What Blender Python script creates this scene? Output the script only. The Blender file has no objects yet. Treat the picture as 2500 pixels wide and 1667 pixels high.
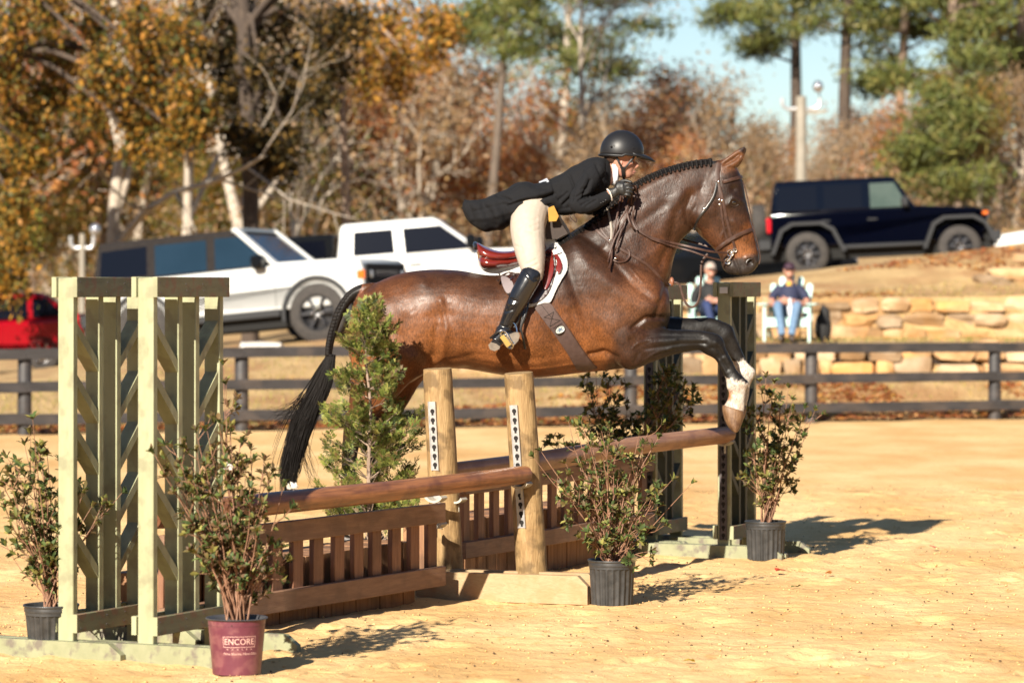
import bpy, bmesh, math, random
import numpy as np
from mathutils import Vector, Matrix, noise as mnoise
from mathutils.bvhtree import BVHTree
from math import sin, cos, pi, radians, atan2, sqrt

random.seed(7); np.random.seed(7)
scene = bpy.context.scene
COL = scene.collection

# ---------------------------------------------------------------- camera, sky, sun, exposure
F = 8000.0; CAMZ = 1.775; HY = 709.0
cam_d = bpy.data.cameras.new("camera"); cam = bpy.data.objects.new("camera", cam_d); COL.objects.link(cam)
cam.location = (0, 0, CAMZ); cam.rotation_euler = (radians(90), 0, 0)
cam_d.sensor_width = 36; cam_d.lens = 36 * F / 2500; cam_d.shift_y = -(833.5 - HY) / 2500
cam_d.clip_end = 2000; cam_d.clip_start = 0.5
cam_d.dof.use_dof = True; cam_d.dof.focus_distance = 18.3; cam_d.dof.aperture_fstop = 2.9
scene.camera = cam
SUN_H = Vector((0.385, 0.923)); SUN_EL = radians(27.5)
w = bpy.data.worlds.new("World"); scene.world = w; w.use_nodes = True
nt = w.node_tree; bg = nt.nodes['Background']
sky = nt.nodes.new('ShaderNodeTexSky'); sky.sky_type = 'NISHITA'; sky.sun_disc = False
sky.sun_elevation = SUN_EL; sky.sun_rotation = atan2(-SUN_H.x, -SUN_H.y)
sky.air_density = 1.0; sky.dust_density = 0.2; sky.ozone_density = 3.0
nt.links.new(sky.outputs[0], bg.inputs[0]); bg.inputs[1].default_value = 0.05
sl = bpy.data.lights.new("sun", 'SUN'); sl.energy = 5.0; sl.angle = radians(0.5); sl.color = (1.0, 0.91, 0.77)
so = bpy.data.objects.new("sun", sl); COL.objects.link(so)
sv = Vector((SUN_H.x * cos(SUN_EL), SUN_H.y * cos(SUN_EL), -sin(SUN_EL)))
so.rotation_euler = sv.to_track_quat('-Z', 'Y').to_euler(); so.location = (-10, -20, 20)
scene.view_settings.view_transform = 'Standard'; scene.view_settings.look = 'None'
scene.view_settings.exposure = 1.22; scene.view_settings.gamma = 1.0

# ---------------------------------------------------------------- helpers
def P(px, py, D):
    return Vector(((px - 1250) / F * D, D, CAMZ - (py - HY) / F * D))
def GD(py, z=0.0):              # distance of a level point seen at row py
    return (CAMZ - z) * F / (py - HY)
WM = {}
def wmat(o): return WM.get(o.name, Matrix.Identity(4))
def tag(o, label=None, cat=None, group=None, kind=None):
    if label: o['label'] = label
    if cat: o['category'] = cat
    if group: o['group'] = group
    if kind: o['kind'] = kind
    return o
def empty(name, loc=(0, 0, 0), rz=0.0, rx=0.0, ry=0.0):
    o = bpy.data.objects.new(name, None); COL.objects.link(o)
    o.location = loc; o.rotation_euler = (rx, ry, rz); o.empty_display_size = 0.1
    from mathutils import Euler
    WM[o.name] = Matrix.Translation(Vector(loc)) @ Euler((rx, ry, rz)).to_matrix().to_4x4()
    return o
def link_mesh(name, me, parent=None):
    o = bpy.data.objects.new(name, me); COL.objects.link(o)
    if parent is not None: o.parent = parent; WM[o.name] = wmat(parent).copy()
    return o
class MB:
    def __init__(s): s.v = []; s.f = []; s.c = []; s.m = []; s.col = (1, 1, 1); s.mi = 0
    def add(s, vs, fs, col=None):
        b = len(s.v); s.v += [tuple(x) for x in vs]
        for f in fs: s.f.append(tuple(i + b for i in f)); s.c.append(col or s.col); s.m.append(s.mi)
    def box(s, a, b, M=None, bev=0.0):
        x0, y0, z0 = [min(p, q) for p, q in zip(a, b)]; x1, y1, z1 = [max(p, q) for p, q in zip(a, b)]
        if bev > 0:
            vs = []
            e = min(bev, (x1 - x0) / 2.01, (y1 - y0) / 2.01, (z1 - z0) / 2.01)
            bm = bmesh.new(); bmesh.ops.create_cube(bm, size=1.0)
            for v in bm.verts: v.co = Vector(((x0 + x1) / 2 + v.co.x * (x1 - x0), (y0 + y1) / 2 + v.co.y * (y1 - y0), (z0 + z1) / 2 + v.co.z * (z1 - z0)))
            bmesh.ops.bevel(bm, geom=bm.edges[:], offset=e, segments=1, affect='EDGES')
            bm.verts.index_update(); vs = [v.co.copy() for v in bm.verts]; fs = [[v.index for v in f.verts] for f in bm.faces]; bm.free()
        else:
            vs = [Vector(p) for p in [(x0, y0, z0), (x1, y0, z0), (x1, y1, z0), (x0, y1, z0), (x0, y0, z1), (x1, y0, z1), (x1, y1, z1), (x0, y1, z1)]]
            fs = [(0, 3, 2, 1), (4, 5, 6, 7), (0, 1, 5, 4), (1, 2, 6, 5), (2, 3, 7, 6), (3, 0, 4, 7)]
        if M is not None: vs = [M @ v for v in vs]
        s.add(vs, fs)
    def beam(s, p0, p1, wid, hei, up=Vector((0, 0, 1)), bev=0.004):
        p0 = Vector(p0); p1 = Vector(p1); d = p1 - p0; L = d.length; x = d.normalized()
        y = up.cross(x)
        if y.length < 1e-4: y = Vector((0, 1, 0)).cross(x)
        y.normalize(); z = x.cross(y)
        M = Matrix((x, y, z)).transposed().to_4x4(); M.translation = p0
        s.box((0, -wid / 2, -hei / 2), (L, wid / 2, hei / 2), M, bev)
    def tube(s, pts, rad, n=8, cap=True, flat=1.0, upv=None, col=None):
        pts = [Vector(p) for p in pts]; m = len(pts)
        if m < 2: return
        if not hasattr(rad, '__len__'): rad = [rad] * m
        ts = []
        for i in range(m):
            t = pts[min(i + 1, m - 1)] - pts[max(i - 1, 0)]
            ts.append(t.normalized() if t.length > 1e-9 else Vector((0, 0, 1)))
        ref = Vector(upv) if upv is not None else (Vector((0, 0, 1)) if abs(ts[0].z) < .9 else Vector((1, 0, 0)))
        nrm = (ref - ts[0] * ref.dot(ts[0])).normalized()
        vs = []
        for i in range(m):
            if upv is not None:
                q = Vector(upv) - ts[i] * Vector(upv).dot(ts[i])
                if q.length > 1e-3: nrm = q.normalized()
            else:
                q = nrm - ts[i] * nrm.dot(ts[i])
                if q.length > 1e-6: nrm = q.normalized()
            b = ts[i].cross(nrm)
            for k in range(n):
                a = 2 * pi * k / n
                vs.append(pts[i] + (nrm * cos(a) * flat + b * sin(a)) * rad[i])
        fs = []
        for i in range(m - 1):
            for k in range(n):
                fs.append((i * n + k, i * n + (k + 1) % n, (i + 1) * n + (k + 1) % n, (i + 1) * n + k))
        if cap:
            fs.append(tuple(reversed(range(n)))); fs.append(tuple(range((m - 1) * n, m * n)))
        s.add(vs, fs, col)
    def lathe(s, prof, M=None, n=32, a0=0, a1=2 * pi):
        vs = []; fs = []; m = len(prof)
        full = abs(a1 - a0 - 2 * pi) < 1e-6; nn = n if full else n + 1
        for k in range(nn):
            a = a0 + (a1 - a0) * k / n
            for r, z in prof:
                v = Vector((r * cos(a), r * sin(a), z)); vs.append(M @ v if M else v)
        for k in range(n):
            k2 = (k + 1) % nn
            for i in range(m - 1): fs.append((k * m + i, k2 * m + i, k2 * m + i + 1, k * m + i + 1))
        s.add(vs, fs)
    def prism(s, poly, axis_a, axis_b, axis_n, o, t0, t1):
        # poly in (a,b); extruded along axis_n from t0 to t1
        A = Vector(axis_a); B = Vector(axis_b); N = Vector(axis_n); o = Vector(o); n = len(poly)
        vs = [o + A * p[0] + B * p[1] + N * t0 for p in poly] + [o + A * p[0] + B * p[1] + N * t1 for p in poly]
        fs = [tuple(reversed(range(n))), tuple(range(n, 2 * n))] + [(i, (i + 1) % n, (i + 1) % n + n, i + n) for i in range(n)]
        s.add(vs, fs)
    def ell(s, c, r, M=None, nu=12, nv=8, col=None):
        c = Vector(c); vs = []; fs = []
        for j in range(nv + 1):
            th = pi * j / nv
            for i in range(nu):
                ph = 2 * pi * i / nu
                v = Vector((r[0] * sin(th) * cos(ph), r[1] * sin(th) * sin(ph), r[2] * cos(th)))
                vs.append(c + ((M @ v) if M is not None else v))
        for j in range(nv):
            for i in range(nu): fs.append((j * nu + i, (j + 1) * nu + i, (j + 1) * nu + (i + 1) % nu, j * nu + (i + 1) % nu))
        s.add(vs, fs, col)
    def build(s, name, mat, parent=None, smooth=True, world=False, angle=40, colattr=False):
        vs = s.v
        if world and parent is not None:
            Mi = wmat(parent).inverted(); vs = [Mi @ Vector(v) for v in vs]
        me = bpy.data.meshes.new(name); me.from_pydata(vs, [], s.f)
        mats = mat if isinstance(mat, (list, tuple)) else [mat]
        for m_ in mats: me.materials.append(m_)
        if len(mats) > 1: me.polygons.foreach_set('material_index', s.m)
        if colattr:
            ca = me.color_attributes.new('Col', 'FLOAT_COLOR', 'CORNER')
            arr = np.ones((len(me.loops), 4), dtype=np.float32)
            cnt = np.array([len(f) for f in s.f]); cc = np.array(s.c, dtype=np.float32)
            arr[:, :3] = np.repeat(cc, cnt, axis=0); ca.data.foreach_set('color', arr.ravel())
        if smooth:
            me.polygons.foreach_set('use_smooth', [True] * len(me.polygons))
            if angle < 180:
                try: me.set_sharp_from_angle(angle=radians(angle))
                except Exception: pass
        me.update()
        return link_mesh(name, me, parent)
def np_mesh(name, verts, faces, mat, parent=None, cols=None, smooth=False, nside=4):
    """faces: int array (n,nside); cols per face (n,3)"""
    me = bpy.data.meshes.new(name); verts = np.asarray(verts, dtype=np.float32); faces = np.asarray(faces, dtype=np.int32)
    me.vertices.add(len(verts)); me.vertices.foreach_set('co', verts.ravel())
    me.loops.add(faces.size); me.loops.foreach_set('vertex_index', faces.ravel())
    me.polygons.add(len(faces)); me.polygons.foreach_set('loop_start', np.arange(0, faces.size, nside, dtype=np.int32))
    me.update(calc_edges=True)
    me.materials.append(mat)
    if cols is not None:
        ca = me.color_attributes.new('Col', 'FLOAT_COLOR', 'CORNER')
        arr = np.ones((faces.size, 4), dtype=np.float32); arr[:, :3] = np.repeat(np.asarray(cols, dtype=np.float32), nside, axis=0)
        ca.data.foreach_set('color', arr.ravel())
    if smooth: me.polygons.foreach_set('use_smooth', np.ones(len(faces), dtype=bool))
    me.validate(); me.update()
    return link_mesh(name, me, parent)
def crom(pts, sub=5):
    """Catmull-Rom through arrays"""
    p = np.array(pts, dtype=float); n = len(p); out = []
    for i in range(n - 1):
        p0 = p[max(i - 1, 0)]; p1 = p[i]; p2 = p[i + 1]; p3 = p[min(i + 2, n - 1)]
        for k in range(sub):
            t = k / sub
            out.append(0.5 * ((2 * p1) + (-p0 + p2) * t + (2 * p0 - 5 * p1 + 4 * p2 - p3) * t * t + (-p0 + 3 * p1 - 3 * p2 + p3) * t ** 3))
    out.append(p[-1]); return np.array(out)
def curve3(pts, sub=5): return [Vector(q) for q in crom([tuple(p) for p in pts], sub)]
def jit(v, a): return v + random.uniform(-a, a)

# ---------------------------------------------------------------- materials
MATS = {}
def newmat(name):
    m = bpy.data.materials.new(name); m.use_nodes = True; MATS[name] = m
    return m, m.node_tree, m.node_tree.nodes['Principled BSDF']
def pm(name, c1, c2=None, scale=8.0, rough=.6, bump=0.0, bscale=None, stretch=(1, 1, 1), metal=0.0, coat=0.0, spec=.5, detail=6,
       c3=None, c3scale=2.0, c3amt=.5, attr=False, sheen=0.0, bdist=.01, rvar=0.0, dist=0.0, rot=(0,0,0), thr=None):
    if metal < .5: c1 = tuple(q * .75 for q in c1); c2 = tuple(q * .75 for q in (c2 or c1)) if c2 else None; c3 = tuple(q * .75 for q in c3) if c3 is not None else None
    m, t, b = newmat(name); N = t.nodes; L = t.links
    b.inputs['Roughness'].default_value = rough; b.inputs['Metallic'].default_value = metal
    b.inputs['Coat Weight'].default_value = coat; b.inputs['Coat Roughness'].default_value = .15
    b.inputs['Specular IOR Level'].default_value = spec; b.inputs['Sheen Weight'].default_value = sheen
    tc = N.new('ShaderNodeTexCoord'); mp = N.new('ShaderNodeMapping'); mp.inputs['Scale'].default_value = stretch
    mp.inputs['Rotation'].default_value = rot
    L.new(tc.outputs['Object'], mp.inputs[0])
    nz = N.new('ShaderNodeTexNoise'); nz.inputs['Scale'].default_value = scale; nz.inputs['Detail'].default_value = detail
    nz.inputs['Distortion'].default_value = dist
    nz.inputs['Roughness'].default_value = .6
    L.new(mp.outputs[0], nz.inputs['Vector'])
    cr = N.new('ShaderNodeValToRGB'); cr.color_ramp.elements[0].position = thr[0] if thr else .35; cr.color_ramp.elements[1].position = thr[1] if thr else .68
    cr.color_ramp.elements[0].color = (*c1, 1); cr.color_ramp.elements[1].color = (*(c2 or c1), 1)
    L.new(nz.outputs[0], cr.inputs[0]); out = cr.outputs[0]
    if c3 is not None:
        n2 = N.new('ShaderNodeTexNoise'); n2.inputs['Scale'].default_value = c3scale; n2.inputs['Detail'].default_value = 5
        L.new(tc.outputs['Object'], n2.inputs['Vector'])
        r2 = N.new('ShaderNodeValToRGB'); r2.color_ramp.elements[0].position = .5; r2.color_ramp.elements[1].position = .62
        L.new(n2.outputs[0], r2.inputs[0])
        mu = N.new('ShaderNodeMath'); mu.operation = 'MULTIPLY'; mu.inputs[1].default_value = c3amt; L.new(r2.outputs[0], mu.inputs[0])
        mx = N.new('ShaderNodeMix'); mx.data_type = 'RGBA'; L.new(mu.outputs[0], mx.inputs[0]); L.new(out, mx.inputs[6]); mx.inputs[7].default_value = (*c3, 1)
        out = mx.outputs[2]
    if attr:
        at = N.new('ShaderNodeAttribute'); at.attribute_name = 'Col'
        mx = N.new('ShaderNodeMix'); mx.data_type = 'RGBA'; mx.blend_type = 'MULTIPLY'; mx.inputs[0].default_value = 1
        L.new(out, mx.inputs[6]); L.new(at.outputs['Color'], mx.inputs[7]); out = mx.outputs[2]
    L.new(out, b.inputs['Base Color'])
    if rvar:
        mr = N.new('ShaderNodeMapRange'); mr.inputs[3].default_value = rough - rvar; mr.inputs[4].default_value = rough + rvar
        mr.inputs[1].default_value = .3; mr.inputs[2].default_value = .7
        L.new(nz.outputs[0], mr.inputs[0]); L.new(mr.outputs[0], b.inputs['Roughness'])
    if bump:
        nb = nz
        if bscale:
            nb = N.new('ShaderNodeTexNoise'); nb.inputs['Scale'].default_value = bscale; nb.inputs['Detail'].default_value = 6
            L.new(mp.outputs[0], nb.inputs['Vector'])
        bp = N.new('ShaderNodeBump'); bp.inputs['Strength'].default_value = bump; bp.inputs['Distance'].default_value = bdist
        L.new(nb.outputs[0], bp.inputs['Height']); L.new(bp.outputs[0], b.inputs['Normal'])
    return m
def leafmat(name, trans=.3, rough=.5, spec=.4):
    m, t, b = newmat(name); N = t.nodes; L = t.links
    at = N.new('ShaderNodeAttribute'); at.attribute_name = 'Col'
    b.inputs['Roughness'].default_value = rough; b.inputs['Specular IOR Level'].default_value = spec
    L.new(at.outputs['Color'], b.inputs['Base Color'])
    if trans > 0:
        tr = N.new('ShaderNodeBsdfTranslucent'); L.new(at.outputs['Color'], tr.inputs[0])
        mx = N.new('ShaderNodeMixShader'); mx.inputs[0].default_value = trans
        L.new(b.outputs[0], mx.inputs[1]); L.new(tr.outputs[0], mx.inputs[2]); L.new(mx.outputs[0], N['Material Output'].inputs[0])
    return m
M_green = pm('sage_paint', (.35, .36, .21), (.43, .435, .265), scale=5, rough=.55, bump=.25, bscale=30, stretch=(3, 3, .6), c3=(.22, .19, .12), c3scale=9, c3amt=.5, bdist=.004)
M_green2 = pm('sage_paint_chipped', (.27, .28, .16), (.34, .345, .21), scale=9, rough=.6, bump=.3, bscale=40, c3=(.16, .13, .11), c3scale=14, c3amt=.85, bdist=.004)
M_green_shade = pm('olive_paint_worn', (.15, .145, .085), (.21, .20, .12), scale=7, rough=.6, bump=.3, bscale=34, stretch=(.7, 2, 3), c3=(.22, .11, .07), c3scale=16, c3amt=.7, bdist=.004)  # sage darkened to olive for shaded rail faces, with worn brown patches
M_brown = pm('brown_stain', (.22, .115, .07), (.33, .19, .115), scale=5, rough=.6, bump=.4, bscale=22, stretch=(1, 4, 9), c3=(.16, .09, .055), c3scale=7, c3amt=.5, bdist=.004)
M_brownv = pm('brown_stain_upright', (.25, .11, .06), (.36, .18, .10), scale=6, rough=.6, bump=.4, bscale=22, stretch=(9, 9, .8), c3=(.06, .03, .02), c3scale=3, c3amt=.4, bdist=.004)
M_boxw = pm('box_planks', (.24, .11, .05), (.40, .21, .10), scale=5, rough=.7, bump=.4, bscale=20, stretch=(7, 7, .7), c3=(.05, .025, .015), c3scale=4, c3amt=.5, bdist=.004)
M_gapd = pm('plank_gap', (.008, .005, .004), rough=.9)
M_pole = pm('pole_wood', (.20, .075, .030), (.42, .17, .065), scale=4, rough=.42, bump=.3, bscale=18, stretch=(1.4, 16, 16), c3=(.10, .035, .025), c3scale=5, c3amt=.6, coat=.25, bdist=.004, rvar=.1)
M_pole2 = pm('pole_wood_pale', (.30, .135, .065), (.48, .25, .13), scale=4, rough=.5, bump=.3, bscale=18, stretch=(1.4, 16, 16), c3=(.2, .08, .05), c3scale=5, c3amt=.5, coat=.15, bdist=.004)
M_postw = pm('round_post_wood', (.30, .18, .07), (.47, .31, .14), scale=7, rough=.7, bump=.8, bscale=18, stretch=(7, 7, .9), c3=(.15, .09, .035), c3scale=11, c3amt=.75, dist=.6, bdist=.006)
M_timber = pm('raw_timber', (.40, .27, .14), (.50, .36, .20), scale=5, rough=.7, bump=.3, bscale=14, stretch=(1, 10, 10), c3=(.50, .24, .10), c3scale=7, c3amt=.5, bdist=.003, dist=1.5)
M_galv = pm('galvanised_steel', (.50, .50, .50), (.66, .66, .66), scale=30, rough=.42, metal=.75, bump=.1)
M_strip = pm('dull_steel_strip', (.10, .085, .09), (.15, .13, .13), scale=20, rough=.5, metal=.2)
M_hole = pm('keyhole_dark', (.012, .010, .009), rough=.9)
M_cup = pm('cup_plastic', (.50, .45, .36), (.58, .54, .45), rough=.4)
M_chrome = pm('polished_steel', (.75, .73, .68), rough=.16, metal=1.0)
M_brass = pm('brass_tread', (.55, .36, .10), rough=.45, metal=.3)
M_black = pm('black_plastic_pot', (.028, .030, .032), (.055, .056, .058), scale=18, rough=.42, c3=(.12, .11, .10), c3scale=26, c3amt=.14)
M_potrim = pm('pot_rim', (.05, .05, .056), (.09, .09, .10), scale=12, rough=.4)
M_dgreen = pm('dark_green_paint', (.055, .062, .040), (.085, .09, .058), scale=7, rough=.6, bump=.3, bscale=34, stretch=(2, 2, .7), bdist=.004)
M_maroon = pm('maroon_plastic_pot', (.135, .028, .050), (.19, .055, .078), scale=7, rough=.38, c3=(.40, .18, .16), c3scale=16, c3amt=.28, bump=.15)
M_print = pm('pot_print', (.90, .58, .50), (.80, .46, .40), scale=60, rough=.5)
M_soil = pm('potting_bark', (.03, .018, .012), (.10, .06, .04), scale=60, rough=.9, bump=.8)
M_fence = pm('fence_black_paint', (.028, .026, .027), (.055, .050, .052), scale=3, rough=.6, stretch=(1, 1, 4), c3=(.20, .14, .10), c3scale=2.6, c3amt=.18)
M_leaf = leafmat('shrub_leaf', .22, .55, .25)
M_tleaf = leafmat('tree_leaf', .38, .55, .3)
M_needle = leafmat('pine_needle', .2, .55, .3)
M_stem = pm('shrub_stem', (.20, .095, .052), (.38, .20, .12), scale=30, rough=.7, bump=.3)
M_barkp = pm('pale_bark', (.40, .33, .26), (.62, .54, .44), scale=5, rough=.85, bump=.4, stretch=(3, 3, .7))
M_barkb = pm('brown_bark', (.24, .165, .12), (.42, .31, .23), scale=6, rough=.9, bump=.4, stretch=(4, 4, .6))
M_barkd = pm('dark_bark', (.05, .035, .028), (.12, .085, .06), scale=6, rough=.9, bump=.4, stretch=(4, 4, .6))
M_rock = pm('sandstone', (.36, .23, .12), (.62, .46, .30), scale=3, rough=.85, bump=.6, bscale=6, c3=(.52, .30, .12), c3scale=1.4, c3amt=.8, bdist=.03, attr=True)
M_glass = pm('tinted_glass', (.004, .005, .010), rough=.10, spec=.22)
M_glassb = pm('blue_glass', (.010, .026, .045), (.015, .035, .06), scale=.8, rough=.08, spec=.35)
M_wht = pm('white_car_paint', (.66, .67, .66), rough=.3, coat=.3)
M_wht2 = pm('warm_white_car_paint', (.86, .86, .84), rough=.3, coat=.6)
M_navy = pm('navy_car_paint', (.001, .0016, .006), rough=.08, coat=.0, spec=.30)
M_red = pm('red_car_paint', (.30, .003, .010), rough=.12, coat=.2, spec=.3)
M_blk = pm('black_car_paint', (.008, .009, .011), rough=.12, coat=.0, spec=.25)
M_soft = pm('soft_top', (.022, .019, .019), (.032, .028, .027), scale=20, rough=.9, spec=.1)
M_trim = pm('grey_trim', (.028, .029, .032), rough=.6, spec=.3)
M_dark = pm('underbody', (.006, .006, .006), rough=.9)
M_tyre = pm('tyre_rubber', (.035, .031, .029), (.06, .052, .046), scale=12, rough=.85)
M_rim = pm('alloy_rim', (.32, .32, .33), rough=.25, metal=.9)
M_rimd = pm('dark_rim', (.05, .05, .055), rough=.3, metal=.6)
M_redl = pm('red_lens', (.60, .01, .02), rough=.15, coat=1)
M_orl = pm('amber_lens', (.75, .16, .02), rough=.15, coat=1)
M_clrl = pm('clear_lens', (.5, .5, .52), rough=.08, metal=.8)
M_mint = pm('mint_chair_paint', (.50, .74, .70), (.58, .80, .76), scale=3, rough=.5)
M_concrete = pm('pale_pole', (.27, .24, .19), (.36, .32, .26), scale=4, rough=.7)
# ================================================================ GROUND
def fence_y(X): return 42.48 + .382 * X
def smooth01(t): t = max(0.0, min(1.0, t)); return t * t * (3 - 2 * t)
def hplane(X): return 1.35 + .12 * X
def height(X, Y):
    fy = fence_y(X); d = Y - fy
    hp = max(-.2, hplane(max(-14, min(16, X))))
    if d < .15: h = 0
    else:
        right = smooth01((X + .5) / 3.0)
        # left side: long gentle bank; right side: bank, terrace at 1.0, upper slope
        hl = hp * smooth01((d - .15) / 11.0)
        if Y < 48.2: hr = .52 * smooth01((d - .2) / 2.6) + (.48 * smooth01((Y - 47.5) / .6) if Y > 47.5 else 0)
        elif Y < 51.2: hr = 1.0
        else: hr = 1.0 + (.66 if Y > 51.3 else .66 * (Y - 51.2) / .1) + (hp - 1.66 + .13) * smooth01((Y - 51.4) / 4.5) - .13 * smooth01((Y - 57.5) / 3)
        if Y < 51.2: hr = min(hr, 1.0)
        hr = max(hr, 0)
        h = hl * (1 - right) + hr * right
    if Y > 66: h += (Y - 66) * .022 * smooth01((Y - 66) / 20)
    return h
def hn(x, y, s): return mnoise.noise(Vector((x * s, y * s, .37)))
M_sand = None
def mk_sand():
    m, t, b = newmat('arena_sand'); N = t.nodes; L = t.links
    b.inputs['Roughness'].default_value = .95; b.inputs['Specular IOR Level'].default_value = .15
    tc = N.new('ShaderNodeTexCoord')
    def nz(scale, det=6, st=(1, 1, 1)):
        mp = N.new('ShaderNodeMapping'); mp.inputs['Scale'].default_value = st; L.new(tc.outputs['Object'], mp.inputs[0])
        n = N.new('ShaderNodeTexNoise'); n.inputs['Scale'].default_value = scale; n.inputs['Detail'].default_value = det
        L.new(mp.outputs[0], n.inputs['Vector']); return n.outputs[0]
    def ramp(src, p0, p1, c0, c1):
        r = N.new('ShaderNodeValToRGB'); r.color_ramp.elements[0].position = p0; r.color_ramp.elements[1].position = p1
        r.color_ramp.elements[0].color = (*c0, 1); r.color_ramp.elements[1].color = (*c1, 1); L.new(src, r.inputs[0]); return r.outputs[0]
    base = ramp(nz(1.1, 8, (1, .5, 1)), .36, .66, (.56, .34, .138), (.70, .475, .232))
    damp = ramp(nz(.55, 9, (1, .35, 1)), .55, .70, (0, 0, 0), (1, 1, 1))
    clump = ramp(nz(9, 6, (1, .6, 1)), .60, .70, (0, 0, 0), (1, 1, 1))
    ad = N.new('ShaderNodeMix'); ad.data_type = 'RGBA'; ad.blend_type = 'MIX'
    mu = N.new('ShaderNodeMath'); mu.operation = 'MULTIPLY_ADD'; L.new(damp, mu.inputs[0]); mu.inputs[1].default_value = .35
    mu2 = N.new('ShaderNodeMath'); mu2.operation = 'MULTIPLY'; L.new(clump, mu2.inputs[0]); mu2.inputs[1].default_value = .55; L.new(mu2.outputs[0], mu.inputs[2])
    L.new(mu.outputs[0], ad.inputs[0]); L.new(base, ad.inputs[6]); ad.inputs[7].default_value = (.46, .225, .07, 1)
    # dark crumbs of bark and rubber mixed into the footing
    sp = ramp(nz(50, 3), .68, .72, (0, 0, 0), (1, 1, 1))
    a2 = N.new('ShaderNodeMix'); a2.data_type = 'RGBA'; L.new(sp, a2.inputs[0]); L.new(ad.outputs[2], a2.inputs[6]); a2.inputs[7].default_value = (.16, .07, .03, 1)
    L.new(a2.outputs[2], b.inputs['Base Color'])
    bp = N.new('ShaderNodeBump'); bp.inputs['Strength'].default_value = .35; bp.inputs['Distance'].default_value = .02; L.new(nz(38, 5), bp.inputs['Height'])
    bp2 = N.new('ShaderNodeBump'); bp2.inputs['Strength'].default_value = .32; bp2.inputs['Distance'].default_value = .06; L.new(nz(7, 6), bp2.inputs['Height']); L.new(bp.outputs[0], bp2.inputs['Normal'])
    L.new(bp2.outputs[0], b.inputs['Normal'])
    return m
M_sand = mk_sand()
def grid_mesh(name, xs, ys, hf, mat):
    nx, ny = len(xs), len(ys)
    V = np.zeros((ny, nx, 3), dtype=np.float32); V[:, :, 0] = xs[None, :]; V[:, :, 1] = ys[:, None]
    V[:, :, 2] = hf(xs, ys)
    i = np.arange(nx * ny).reshape(ny, nx)
    f = np.stack([i[:-1, :-1], i[:-1, 1:], i[1:, 1:], i[1:, :-1]], -1).reshape(-1, 4)
    return np_mesh(name, V.reshape(-1, 3), f, mat, smooth=True)
def sand_h(xs, ys):
    H = np.zeros((len(ys), len(xs)), dtype=np.float32)
    near = len(xs) > 100
    pot = []
    for j, y in enumerate(ys):
        for i, x in enumerate(xs):
            h = .018 * hn(x, y, .9) + .012 * hn(x + 9, y, 2.6)
            if near: h += .010 * hn(x, y + 5, 7.5) + .006 * max(0, hn(x + 3, y, 16)) + .003 * hn(x, y, 34)
            H[j, i] = h
    if near:
        rs = np.random.RandomState(4)
        for k in range(230):
            D_ = rs.uniform(13.6, 29); X_ = rs.uniform(-.17, .17) * D_; r_ = rs.uniform(.05, .10); dp = rs.uniform(.010, .032)
            jj = np.where(abs(ys - D_) < .26)[0]; ii = np.where(abs(xs - X_) < .26)[0]
            if len(jj) and len(ii):
                q = np.hypot((xs[ii][None, :] - X_), (ys[jj][:, None] - D_) * .85); H[np.ix_(jj, ii)] += -dp * np.exp(-(q / r_) ** 2) + dp * .45 * np.exp(-((q - r_ * 1.7) / (r_ * .5)) ** 2)
    return H
xs = np.concatenate([np.linspace(-60, -3.4, 24)[:-1], np.arange(-3.4, 4.4, .026), np.linspace(4.45, 60, 24)])
ys = np.concatenate([np.arange(13.4, 20.5, .030), np.arange(20.5, 29, .055)])
o = grid_mesh('arena_sand', xs, ys, sand_h, M_sand); tag(o, kind='structure')
xs2 = np.concatenate([np.linspace(-60, -8, 14)[:-1], np.arange(-8, 10, .25), np.linspace(10, 60, 14)]); ys2 = np.concatenate([np.arange(29 - .1, 47, .12)])
def sand_far(xs_, ys_):
    H = sand_h(xs_, ys_) - .0
    for i, x in enumerate(xs_):
        H[ys_ > fence_y(x) + .9, i] = -.3
    return H
o = grid_mesh('arena_sand_far', xs2, ys2, sand_far, M_sand); tag(o, kind='structure')
o = grid_mesh('arena_sand_near', np.linspace(-60, 60, 60), np.linspace(-25, 13.45, 40), lambda a, b: np.zeros((len(b), len(a))), M_sand); tag(o, kind='structure')
# coarse crumbs of footing: one mass
def scatter_crumbs(n, mat, smin, smax, name, pw=1.0):
    oc = np.array([(1, 0, 0), (0, 1, 0), (-1, 0, 0), (0, -1, 0), (0, 0, .8), (0, 0, -.8)], dtype=np.float32)
    tri = np.array([(0, 1, 4), (1, 2, 4), (2, 3, 4), (3, 0, 4), (1, 0, 5), (2, 1, 5), (3, 2, 5), (0, 3, 5)])
    D = np.random.uniform(14.2, 30, n); X = np.random.uniform(-.17, .17, n) * D
    sz = smin + (smax - smin) * np.random.rand(n) ** 4
    ang = np.random.rand(n) * 6.28; st = np.random.uniform(.6, 1.5, n)
    V = np.repeat(oc[None], n, 0) * np.random.uniform(.6, 1.3, (n, 6, 1)); V[:, :, 0] *= st[:, None]
    c, s = np.cos(ang)[:, None], np.sin(ang)[:, None]
    x = V[:, :, 0] * c - V[:, :, 1] * s; y = V[:, :, 0] * s + V[:, :, 1] * c
    z0 = np.array([.018 * hn(a, b_, .9) + .012 * hn(a + 9, b_, 2.6) for a, b_ in zip(X, D)])
    VV = np.stack([x * sz[:, None] + X[:, None], y * sz[:, None] + D[:, None], V[:, :, 2] * sz[:, None] * .8 + z0[:, None] + .004], -1)
    FF = tri[None] + (np.arange(n) * 6)[:, None, None]
    o = np_mesh(name, VV.reshape(-1, 3), FF.reshape(-1, 3), mat, nside=3); return o
tag(scatter_crumbs(9000, M_sand, .003, .012, 'sand_crumbs'), 'loose clods and crumbs of sandy arena footing', 'sand', kind='stuff')
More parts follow.
